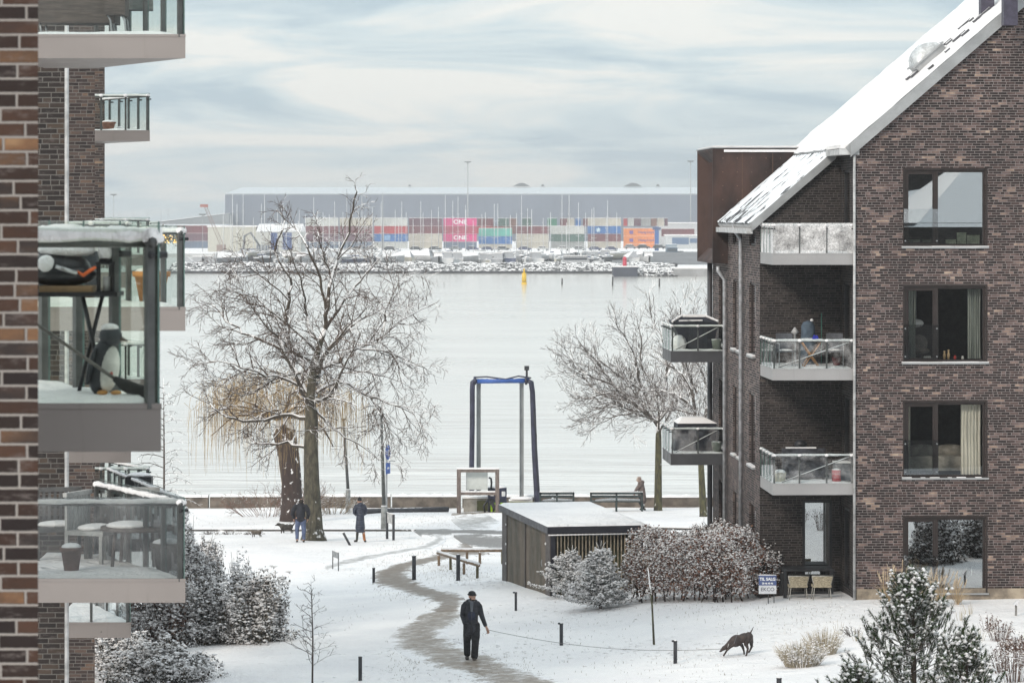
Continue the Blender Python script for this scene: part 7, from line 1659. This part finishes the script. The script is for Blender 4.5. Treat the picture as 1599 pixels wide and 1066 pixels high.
for i in range(5):
    a = P(1004+i*10, 430, d-2.5); t = MB(True).tube([(0,0,-.2),(U(-2.2,2.2),1,U(1.3,2.0))], .09, 6).build('timber_prop', mat('snowy_prop', (.3,.3,.3), .9, snow=.2)); t.location = a; tag(t, '%s slanting snowy timber prop from the left on the rocky shore' % ORD[i], 'timber', 'slanting timbers on the rocky shore')

# ================================================================ marina boats
def make_sail(L, W_, hull_c, cover, mast_h, boom=True, label='', hname='a'):
    t = thing('sailing_boat', label, 'boat', (0, 0, 0), 0, 'sailing boats in the marina')
    hm = mat('hull_'+hname, hull_c, .5, 0, .06, .5); n = 10; V = []; Fc = []
    secs = []
    for i in range(n+1):
        f = i/n; w = W_/2*math.sin(min(1, (f+.12)*1.25)*math.pi/2)*(1 if f < .55 else math.cos((f-.55)/.45*1.45)**.8); w = max(w, .02); sh = 1.05+.35*f*f; x = -L/2+L*f
        secs.append([(x, -w, sh), (x, -w*.85, .35), (x, -w*.3, -.25), (x, w*.3, -.25), (x, w*.85, .35), (x, w, sh)])
    for s_ in secs: V += s_
    for i in range(n):
        for j in range(5): a = i*6+j; Fc.append((a, a+6, a+7, a+1))
    Fc += [(5,4,3,2,1,0)]; me = MB(True).add(V, Fc); me.build('hull', hm, t)
    dk = MB(); 
    for i in range(n): a, b_ = secs[i], secs[i+1]; dk.add([a[0], b_[0], b_[5], a[5]], [(0,1,2,3)])
    dk.build('deck', snow, t)
    MB().box(-L*.18,-.12,-1.2,L*.12,.12,-.2).box(-L*.3,-1.1,-1.4,-L*.27,1.1,.2).box(L*.2,-.9,-1.4,L*.23,.9,.3).build('keel', mat('keel_dark', (.04,.04,.05), .8), t)
    MB(True).ball((L*.05,0,1.2),(L*.22,W_*.28,.5),12,7).build('cabin', mat('cabin_white', (.38,.39,.41), .6, snow=.5), t)
    if mast_h:
        MB(True).tube([(L*.1,0,1.2),(L*.1,0,mast_h)], [.09,.06], 6).build('mast', mat('mast_alloy', (.72,.73,.74), .5, .1, .04), t)
        sp = MB(True)
        for f in (.45, .72): sp.tube([(L*.1,-.9*(1.2-f),mast_h*f),(L*.1,.9*(1.2-f),mast_h*f)], .035, 4); sp.tube([(L*.1-.9*(1.2-f),0,mast_h*f),(L*.1+.9*(1.2-f),0,mast_h*f)], .03, 4)
        sp.build('spreaders', mat('mast_alloy', (.72,.73,.74), .5, .1, .04), t)
        MB(True).tube([(L*.1,0,1.9),(-L*.33,0,2.0)], .17, 7).build('boom_cover', mat('cover_'+hname, cover, .8, snow=.45), t)
        rg_ = MB(); rg_.tube([(L*.1,0,mast_h*.97),(L*.49,0,1.3)], .018, 3); rg_.tube([(L*.1,0,mast_h*.97),(-L*.49,0,1.2)], .018, 3); rg_.build('rigging', steel, t)
    return t
def make_motor(L, W_, hull_c, label, hname, tarp=False):
    t = thing('motor_boat', label, 'boat', (0, 0, 0), 0, 'motor boats in the marina'); hm = mat('hull_'+hname, hull_c, .5, 0, .06, .5); n = 8; V = []; Fc = []; secs = []
    for i in range(n+1):
        f = i/n; w = W_/2*(1 if f < .5 else max(.03, math.cos((f-.5)/.5*1.5)**.7)); sh = 1.2+.6*f*f; x = -L/2+L*f; secs.append([(x,-w,sh),(x,-w*.9,.4),(x,-w*.4,-.2),(x,w*.4,-.2),(x,w*.9,.4),(x,w,sh)])
    for s_ in secs: V += s_
    for i in range(n):
        for j in range(5): a = i*6+j; Fc.append((a, a+6, a+7, a+1))
    Fc += [(5,4,3,2,1,0)]; MB(True).add(V, Fc).build('hull', hm, t); dk = MB()
    for i in range(n): a, b_ = secs[i], secs[i+1]; dk.add([a[0], b_[0], b_[5], a[5]], [(0,1,2,3)])
    dk.build('deck', snow, t)
    if tarp:
        tm = MB(); x0, x1 = -L*.48, L*.42; w = W_*.5; tm.add([(x0,-w,1.25),(x1,-w*.8,1.5),(x1-.8,0,2.3),(x0+.8,0,2.9),(x1,w*.8,1.5),(x0,w,1.25)], [(0,1,2,3),(3,2,4,5),(0,3,5),(1,4,2)]); tm.build('tarpaulin', mat('boat_tarp', (.40,.41,.43), .8, snow=.55), t)
    else:
        c = MB(); x0, x1, w = -L*.28, L*.18, W_*.38; c.add([(x0,-w,1.2),(x1+.8,-w,1.3),(x1,-w*.9,2.5),(x0+.2,-w*.9,2.6),(x0,w,1.2),(x1+.8,w,1.3),(x1,w*.9,2.5),(x0+.2,w*.9,2.6)], [(0,1,2,3),(5,4,7,6),(3,2,6,7),(1,5,6,2),(4,0,3,7)]); c.build('cabin', mat('cabin_white', (.38,.39,.41), .6, snow=.5), t)
        MB().box(x0+.35,-w*1.01,1.75,x1-.05,-w*.99+.0,2.2).build('cabin_window', mat('boat_window', (.03,.035,.05), .3), t); MB().box(x0+.1,-w,2.6,x1+.1,w,2.8).build('roof_snow', snow, t)
    return t
cols = {'white': (.62,.62,.62), 'navy': (.05,.065,.13), 'grey': (.32,.33,.35), 'cream': (.55,.52,.44), 'red': (.35,.06,.06), 'dark': (.06,.065,.075)}
protoS = {}; protoM = {}; r_ = random.Random(77); bi = 0
for i, px in enumerate(np.linspace(345, 956, 66)):
    px += r_.uniform(-5, 5); c_ = r_.choice(['white','white','white','grey','navy','cream','dark','white']); L = r_.choice([8, 9.5, 11]); mh = r_.choice([10.5, 12, 13.5, 15, 17]); key = (c_, L, mh)
    lb = '%s-hulled sailing boat with bare mast, %s mast counted from the left in the marina' % (c_, ORD[i])
    rz = r_.choice([R(90), R(82), R(98), R(-88), R(72), R(35)])
    if key not in protoS: o = make_sail(L, 3.0, cols[c_], r_.choice([(.06,.09,.22),(.5,.5,.5),(.10,.10,.11)]), mh, label=lb, hname=c_+str(L)); protoS[key] = o; o.rotation_euler[2] = rz
    else: o = copy_tree(protoS[key], rz=rz, label=lb)
    d = r_.uniform(838, 965); o.location = P(px, 0, d); o.location.z = r_.uniform(1.2, 2.3)
for i, px in enumerate((294, 310, 326, 361, 378, 596, 612, 640, 668, 700, 728, 744, 768, 792, 812, 836, 860, 897, 925, 945, 985, 1012, 1003, 425, 447, 470, 495, 520, 548, 572, 625, 655, 684, 715, 757, 781, 824, 848)):
    c_ = r_.choice(['white','white','white','grey','navy','cream']); tp = r_.random() < .45; L = r_.choice([7, 9]); key = (c_, tp, L); lb = '%s motor boat%s, %s motor boat from the left behind the breakwater' % (c_, ' under a snowy tarpaulin' if tp else ' with snowy cabin roof', ORD[i])
    rz = r_.choice([R(90), R(78), R(100), R(-85), R(30), R(165)])
    if key not in protoM: o = make_motor(L, 3.0, cols[c_], lb, c_+str(L), tp); protoM[key] = o; o.rotation_euler[2] = rz
    else: o = copy_tree(protoM[key], rz=rz, label=lb)
    d = r_.uniform(832, 905) if px > 330 else 880; o.location = P(px, 0, d); o.location.z = r_.uniform(1.3, 2.2) if px > 330 else 0.3
# large motor yacht and fishing boats at the left
t = make_motor(13, 4.2, (.62,.62,.62), 'large white motor yacht with dark blue windows low behind the rocks', 'white_yacht'); t.location = P(902, 0, 836); t.location.z = 1.0; t['group'] = 'motor boats in the marina'
MB().box(-3.2,-2.15,.4,2.4,-2.11,1.1).build('side_window', mat('yacht_window', (.07,.08,.17), .4), t)
t = make_motor(10, 3.6, (.05,.065,.13), 'navy fishing boat leftmost in the marina', 'fish'); t.location = P(318, 0, 890); t.location.z = .2
# jetty at the marina level that boats stand on (snowy)
mg_ = mat('marina_hardstanding', (.17,.17,.18), .9, 0, .3, .15, snow=1.22, sn=.25, samt=1.0)
b = MB().box(P(345,0,850).x, 828, -1, P(955,0,850).x, 1100, .9); tag(b.build('marina_ground', mg_), kind='structure')
b = MB().box(P(955,0,850).x, 778, -1, 260, 1100, 1.6); tag(b.build('terminal_ground', mg_), kind='structure')

# ================================================================ container terminal
D = 1263.0; sc = F/D; CW, CH = 12.19, 2.85
def container_mesh(L):
    mb = MB(); n = int(L/.55); d_ = .08; pts = []
    for i in range(n): x = -L/2+.15+(L-.3)*i/n; w = (L-.3)/n; pts += [(x, 0), (x+w*.3, 0), (x+w*.5, d_), (x+w*.8, d_)]
    pts.append((L/2-.15, 0))
    for (x0, y0_), (x1, y1_) in zip(pts[:-1], pts[1:]): mb.add([(x0,y0_-1.2,.14),(x1,y1_-1.2,.14),(x1,y1_-1.2,CH-.14),(x0,y0_-1.2,CH-.14)], [(0,1,2,3)])
    mb.box(-L/2,-1.22,0,L/2,1.22,.14).box(-L/2,-1.22,CH-.14,L/2,1.22,CH).box(-L/2,-1.22,.14,-L/2+.15,1.22,CH-.14).box(L/2-.15,-1.22,.14,L/2,1.22,CH-.14); mb.add([(-L/2,1.2,.14),(L/2,1.2,.14),(L/2,1.2,CH-.14),(-L/2,1.2,CH-.14)], [(3,2,1,0)])
    return mb
CC = {'beige': (.46,.43,.37), 'light grey': (.48,.49,.47), 'maroon': (.15,.035,.045), 'dark purple': (.12,.05,.075), 'red': (.38,.035,.045), 'blue': (.025,.13,.36), 'grey-blue': (.12,.16,.23), 'magenta': (.58,.04,.20), 'crimson': (.36,.03,.08), 'teal': (.10,.38,.32), 'orange': (.72,.24,.06), 'green': (.045,.20,.13), 'dark green': (.06,.12,.10), 'grey': (.30,.31,.31), 'brown': (.20,.10,.08), 'white': (.60,.60,.59)}
doorm = mat('container_post', (.10,.10,.11), .7); protoC = {}
wlet = mat('letter_white', (.8,.76,.78), .6, 0, .02); plet = mat('letter_purple', (.12,.08,.32), .6, 0, .02)
def container(colr, xc, d, z, label, L=CW, letters=None):
    key = (colr, L, letters)
    if key not in protoC:
        t = thing('shipping_container', label, 'container', (0,0,0), 0, 'stacked shipping containers'); container_mesh(L).build('body', mat('container_'+colr.replace(' ', '_'), CC[colr], .6, 0, .10, .25), t)
        MB().box(-L/2,-1.22,CH+.003,L/2,1.22,CH+.12).build('roof_snow', snow, t)
        if letters == 'ONE': text('ONE', 2.1, (0,-1.25,CH/2), wlet, t, .06, sx=1.1)
        if letters == 'star':
            s_ = MB(); pts = []
            for k in range(14): a = k*math.pi/7+math.pi/2; r = 1.05 if k % 2 == 0 else .5; pts.append((-2.2+r*math.cos(a), CH/2+r*math.sin(a)))
            s_.add([(p[0],-1.25,p[1]) for p in pts]+[(-2.2,-1.25,CH/2)], [(k,(k+1) % 14,14) for k in range(14)]); s_.build('emblem', mat('emblem_pale', (.55,.68,.75), .6), t)
        if letters == 'orange': text('Hapag-Lloyd', 1.15, (2.2,-1.25,CH/2), plet, t, .02); MB().box(-3.9,-1.26,CH/2-.6,-2.6,-1.245,CH/2+.6).build('emblem', plet, t)
        if letters == 'box': MB().box(-2.4,-1.255,.5,-.2,-1.245,CH-.5).build('emblem', mat('emblem_paleblue', (.2,.35,.55), .6), t)
        protoC[key] = t; o = t
    else: o = copy_tree(protoC[key], label=label)
    o.location = (xc, d, z); return o
def stack(x0, x1, colors, name, top_py=None, d=D, base=None):
    n = len(colors); xc = ((x0+x1)/2-800)/F*d
    zt = ZC+(330-340.5)/F*d if top_py is None else ZC+(330-top_py)/F*d
    words = ['top', 'second from the top', 'third from the top', 'fourth from the top', 'fifth from the top']
    for i, c in enumerate(colors):
        let = None
        if c.endswith('*'): c, let = c[:-1], {'magenta': 'ONE', 'blue': 'star', 'orange': 'orange'}[c[:-1]]
        if c.endswith('+'): c, let = c[:-1], 'box'
        w = words[i] if n > 1 else 'only'
        container(c, xc, d, zt-(i+1)*(CH+.04), '%s shipping container, %s in %s' % (c, w, name), letters=let)
stack(478, 528, ['light grey', 'maroon', 'dark purple', 'grey-blue'], 'the stack behind the tree top')
stack(531, 583, ['beige', 'maroon', 'dark purple', 'grey-blue'], 'the stack left of the red-blue one')
stack(585, 637, ['light grey', 'red', 'blue+', 'light grey'], 'the red over blue stack')
stack(639, 691, ['dark purple', 'maroon', 'beige', 'beige'], 'the stack left of magenta')
stack(693, 745, ['magenta*', 'crimson', 'magenta*', 'grey-blue'], 'the magenta stack')
stack(748, 800, ['teal', 'blue', 'beige'], 'the teal and blue stack', 356.5)
stack(806, 858, ['maroon', 'beige', 'beige'], 'the stack right of teal', 353)
stack(861, 913, ['light grey', 'dark green', 'grey'], 'the pale middle stack', 353)
stack(918, 970, ['beige', 'blue*', 'maroon', 'beige'], 'the stack with the star emblem')
stack(974, 1026, ['orange*', 'orange*', 'orange*'], 'the orange stack', 356.5)
stack(1033, 1085, ['maroon'], 'a lone box over the white shed', 357, d=D+20)
stack(286, 321, ['maroon', 'dark purple', 'grey-blue'], 'the far left stack', 352)
Db = D+22
def backrow(x0, x1, c, k):
    L = min(CW, (x1-x0)/F*Db); container(c, ((x0+x1)/2-800)/F*Db, Db, ZC+(330-341)/F*Db-CH, '%s container end, %s from left in the back row' % (c, ORD[k]), L=round(L, 1))
for k, (a, c_, cc) in enumerate(((746,771,'maroon'),(778,795,'dark green'),(796,808,'brown'),(816,831,'dark green'),(855,870,'green'),(875,886,'maroon'),(886,897,'beige'),(899,907,'blue'),(911,920,'maroon'),(974,980,'red'),(981,990,'light grey'),(990,1001,'dark purple'),(1002,1016,'grey'),(1017,1026,'brown'),(1027,1037,'beige'),(1038,1043,'dark purple'))): backrow(a, c_, cc, k)
for k, (x, cc) in enumerate(((795, 'brown'), (760, 'red'), (828, 'maroon'), (882, 'grey'))): container(cc, (x-800)/F*(Db+1), Db, ZC+(330-341)/F*Db-2*CH-.05, '%s container, %s from left in the back row second tier' % (cc, ORD[k]))
zg_ = 1.2
b = MB().box(-260, D-12, 0, 220, D+90, ZC+(330-388)/F*D-.1); tag(b.build('terminal_quay', farm), kind='structure')
# ---- warehouse and sheds
def shed(name, label, x0, x1, ytop, ybot, d, depth, wall_c, roof=None, cat='building'):
    a, c_ = P(x0, ytop, d), P(x1, ybot, d); t = thing(name, label, cat, (a.x, d, c_.z)); w_ = c_.x-a.x; h = a.z-c_.z
    MB().box(0,0,-4,w_,depth,h).build('wall', mat('wall_'+label.split()[1]+str(x0), wall_c, .8, 0, .04, .05), t)
    rf = MB()
    if roof: rf.add([(0,-.3,h+.003),(w_,-.3,h+.003),(w_,depth*.5,h+roof),(0,depth*.5,h+roof),(w_,depth,h),(0,depth,h)], [(0,1,2,3),(3,2,4,5),(0,3,5),(1,4,2)])
    else: rf.box(-.3,-.3,h+.003,w_+.3,depth,h+.4)
    rf.build('roof', snow if d < 1500 else mat('frosted_metal_roof', (.60, .64, .67), .6), t); return t, w_, h
wh, ww, whh = shed('warehouse', 'huge plain grey warehouse filling the horizon behind the containers', 352, 1250, 302.5, 395, 1560, 200, (.165,.19,.24), roof=3.6)
for i in range(30): pass
sm_ = MB()
for i in range(1, 42): sm_.box(ww*i/42-.08,-.12,-4,ww*i/42+.08,-.003,whh)
sm_.build('cladding_joint', mat('cladding_joint', (.17,.20,.255), .8), wh)
MB().box(0,-.2,whh-.5,ww,-.001,whh-.02).build('eave_trim', mat('eave_trim', (.42,.44,.47), .7), wh)
for i, (x, w_, hh) in enumerate(((815, 27, 4), (848, 6, 2.5), (989, 29, 4), (1028, 6, 2.5), (640, 5, 2))):
    q = P(x, 291, 1655); wd = w_/F*1655/2; vb_ = MB().prismy([(-wd,0),(wd,0),(wd*.35,hh*.35),(0,hh*.42),(-wd*.35,hh*.35)], 0, 6); o = vb_.build('roof_vent', mat('vent_grey', (.16,.17,.18), .8), wh); o.location = (q.x-wh.location.x, 95, q.z-wh.location.z)
shed('hall', 'pale beige hall with a snowy roof behind the left boats', 325, 400, 354.5, 392, 1150, 30, (.50,.49,.43))
t, w_, h = shed('hall', 'pale hall with a bright snowy roof and blue doors behind the tree crown', 400, 470, 362, 392, 1140, 30, (.48,.48,.45), roof=2.6)
MB().box(w_*.33,-.1,.5,w_*.48,-.002,h-.3).box(w_*.6,-.1,.5,w_*.8,-.002,h-.3).build('door', mat('hall_blue_door', (.05,.09,.24), .6), t)
for i in range(6): MB().box(w_*.02+i*w_*.05,-.1,.0,w_*.05+i*w_*.05,-.002,2).build('window', mat('hall_dark', (.09,.11,.16), .6), t)
shed('hall', 'grey low hall with curved top far left behind the crane', 170, 352, 352, 395, 1500, 40, (.27,.29,.31))
ah = thing('arched_hall', 'wide grey arched roof hall to the left of the big warehouse', 'building', P(268, 352, 1545)); w_ = 90/F*1545; MB().prismy([(-w_,-4),(w_*1.0,-4),(w_*1.0,5.4),(w_*.6,4.2),(w_*.1,2.6),(-w_*.5,.8),(-w_,0)], 0, 30).build('wall', mat('arched_hall_wall', (.30,.32,.34), .8), ah)
MB().add([(w_,-.4,5.4),(w_*.6,-.4,4.2),(w_*.1,-.4,2.6),(-w_*.5,-.4,.8),(-w_,-.4,0),(w_,30,5.9),(w_*.6,30,4.7),(w_*.1,30,3.1),(-w_*.5,30,1.3),(-w_,30,.5)], [(0,1,6,5),(1,2,7,6),(2,3,8,7),(3,4,9,8)]).build('roof', snow, ah)
t, w_, h = shed('white_shed', 'white shed with a maroon strip behind the right end of the quay', 1028, 1180, 349, 388, 1300, 20, (.52,.53,.54))
t, w_, h = shed('white_shed', 'pale low shed with blue lettering panel left of the rusty dormer', 1040, 1140, 368, 388, 1235, 10, (.50,.52,.53))
MB().box(w_*.10,-.12,h-3.1,w_*.36,-.002,h-.7).box(w_*.38,-.12,h-2.6,w_*.5,-.002,h-1.0).build('blue_panel', mat('shed_blue_panel', (.09,.15,.26), .6), t)
# ---- truck
g = P(1051, 402, 1090); t = thing('truck', 'blue lorry seen from the front with lit headlights on the quay', 'truck', g); tb = mat('truck_blue', (.06,.13,.22), .5)
MB().box(-1.9,0,.6,1.5,2.2,3.2).build('cab', tb, t); MB().box(-1.7,-.05,1.9,1.3,-.01,2.9).build('windscreen', mat('truck_glass', (.05,.07,.09), .2), t); MB().box(-1.9,2.3,.9,1.5,9,4.1).build('cargo_box', mat('truck_box', (.25,.32,.38), .6), t); MB().box(1.6,2,.8,3.5,5,2.0).build('side_tank', mat('truck_dark', (.05,.06,.08), .6), t)
hl = NT('headlight_glow'); em = hl.n('ShaderNodeEmission'); em.inputs[0].default_value = (1, .95, .85, 1); em.inputs[1].default_value = 3; hl.done(em)
for x in (-1.5, 1.2): MB(True).ball((x,-.08,.95), .22, 8, 6).build('headlight', hl.m, t)
for x in (-1.5, 1.1):
    for y in (.8, 6.5): MB(True).tube([(x-.2,y,.5),(x+.2,y,.5)], .5, 12).build('wheel', black, t)
MB().box(-1.9,0,3.2,1.5,2.2,3.3).box(-1.9,2.3,4.1,1.5,9,4.2).build('roof_snow', snow, t)
# ---- blue gantry column, crane, light masts
t = thing('gantry_column', 'blue steel gantry column beside the orange containers', 'gantry', P(1027, 404, 1180)); MB().box(-.9,0,0,.5,1.6,(404-354)/F*1180).build('column', mat('gantry_blue', (.03,.11,.33), .5), t); MB().box(-1.6,-.3,(404-359)/F*1180,1.2,1.8,(404-355)/F*1180).build('head', mat('gantry_navy', (.04,.07,.18), .5), t)
t = thing('gantry_column', 'grey-blue steel column standing just left of the rusty dormer', 'gantry', P(1095, 412, 1000)); MB().box(-.6,0,0,.9,1.4,(412-388)/F*1000).build('column', mat('gantry_grey', (.14,.20,.32), .5), t); MB().box(-1.4,-.2,0,1.6,1.6,.7).build('foot', mat('gantry_navy', (.04,.07,.18), .5), t)
t = thing('mobile_crane', 'thin lattice crane with a red tip at the left of the harbour', 'crane', P(345, 385, 1100)); tip = P(319, 322, 1100)-P(345, 385, 1100); lt = MB()
off = Vector((1.0, 0, .4))
for o_ in (Vector((0,0,0)), off): lt.tube([o_, tip+o_*.7], .09, 4)
for i in range(16): a = tip*(i/16); c_ = tip*((i+1)/16); lt.tube([a, c_+off*(1-.3*i/16)], .06, 3)
lt.build('jib', mat('crane_rust', (.28,.20,.18), .7), t); MB().box(tip.x-1.2,-.5,tip.z-.3,tip.x+1.3,.5,tip.z+.6).build('jib_head', mat('crane_red', (.36,.12,.10), .6), t); MB().box(-1.2,-1,-1.5,1.6,1.5,.6).build('cab', mat('crane_rust', (.28,.20,.18), .7), t)
def mast(label, px, top, d, heads=True, r=.22, base=395):
    g = P(px, base, d); h = (base-top)/F*d; t = thing('light_mast', label, 'light mast', g); MB(True).tube([(0,0,0),(0,0,h)], [r*1.3,r*.7], 8).build('pole', mat('mast_grey', (.40,.41,.42), .6, .2), t)
    if heads:
        hb = MB(True)
        for k in range(8): a = k*.785; hb.box(1.0*math.cos(a)-.28,1.0*math.sin(a)-.28,h-.1,1.0*math.cos(a)+.28,1.0*math.sin(a)+.28,h+.22); hb.tube([(0,0,h-.5),(1.0*math.cos(a),1.0*math.sin(a),h)], .05, 4)
        hb.build('floodlights', mat('flood_dark', (.12,.125,.13), .6), t)
    return t
mast('tall floodlight mast rising over the middle of the warehouse', 731, 253, 1330); mast('tall floodlight mast next to the right building', 1079, 252, 1330); mast('short floodlight mast at the far left beyond the brick wall', 178, 304, 1330, r=.15); mast('thin antenna mast at the far left', 263, 327, 1400, False, .1); mast('thin lamp mast left of the crane', 317, 335, 1150, True, .08)
for k in range(4): mast('%s thin radio mast from the left above the hall at the far left' % ORD[k], 186+k*22, 334-k*2, 1300+k*10, False, .09)
mast('tall pale flagpole in front of the container stacks below the big tree', 598, 301, 900, False, .12)
t = thing('hydraulic_loader', 'small grey loader with a bent arm among the left boats', 'loader', P(392, 396, 1080)); MB(True).tube([(-2.4,0,0),(-2,0,5.5),(0,0,6.6),(2.8,0,2.4)], [.45,.4,.35,.3], 8).build('arm', mat('loader_grey', (.16,.17,.19), .6), t); MB().box(-3.2,-1.5,-1,4.5,1.5,1.6).build('cab', mat('loader_grey', (.16,.17,.19), .6), t)
# parked cars on the quay
cm_ = {'dark': (.04,.045,.05), 'white': (.6,.6,.6), 'grey': (.25,.26,.27), 'navy': (.05,.06,.14)}
pc = {}
for i, px in enumerate((560, 580, 610, 650, 680, 712, 738, 762, 786, 820, 848, 880, 905, 930, 955, 985, 1005, 1030)):
    c_ = r_.choice(list(cm_)); lb = '%s parked car under snow, %s car from the left on the quay below the containers' % (c_, ORD[i])
    if c_ not in pc:
        t = thing('parked_car', lb, 'car', (0,0,0), 0, 'cars parked below the containers'); MB().prismy([(-2.2,.35),(2.2,.35),(2.2,.85),(1.3,.95),(.8,1.45),(-1.3,1.5),(-2.0,.95),(-2.2,.9)], -.85, .85).build('body', mat('car_'+c_, cm_[c_], .4), t)
        MB().prismy([(.78,1.46),(-1.3,1.51),(-1.25,1.62),(.7,1.58)], -.8, .8).build('roof_snow', snow, t); MB().prismy([(-1.5,1.0),(1.1,1.0),(.75,1.38),(-1.25,1.42)], -.87, -.852).build('side_windows', mat('car_glass', (.02,.02,.03), .2), t)
        for x in (-1.4, 1.4):
            for y in (-.86, .66): MB(True).tube([(x,y,.33),(x,y+.2,.33)], .33, 12).build('wheel', black, t)
        pc[c_] = t; o = t
    else: o = copy_tree(pc[c_], label=lb)
    d = 1180; o.location = (P(px, 0, d).x, d, .0+1.62 if px > 955 else 1.02)
# ================================================================ haze
hz = MB().box(-1900, -75, -3, 1900, 2500, 50).build('haze', None or bpy.data.materials.new('haze_air')); tag(hz, 'thin pale winter air', 'haze', kind='stuff')
hm_ = hz.data.materials[0]; hm_.use_nodes = True; ht = hm_.node_tree; ht.nodes.clear(); ho = ht.nodes.new('ShaderNodeOutputMaterial'); hv = ht.nodes.new('ShaderNodeVolumePrincipled')
hv.inputs['Color'].default_value = (.95,.96,.97,1); hv.inputs['Density'].default_value = .00032; hv.inputs['Anisotropy'].default_value = 0.1; ht.links.new(hv.outputs[0], ho.inputs['Volume'])
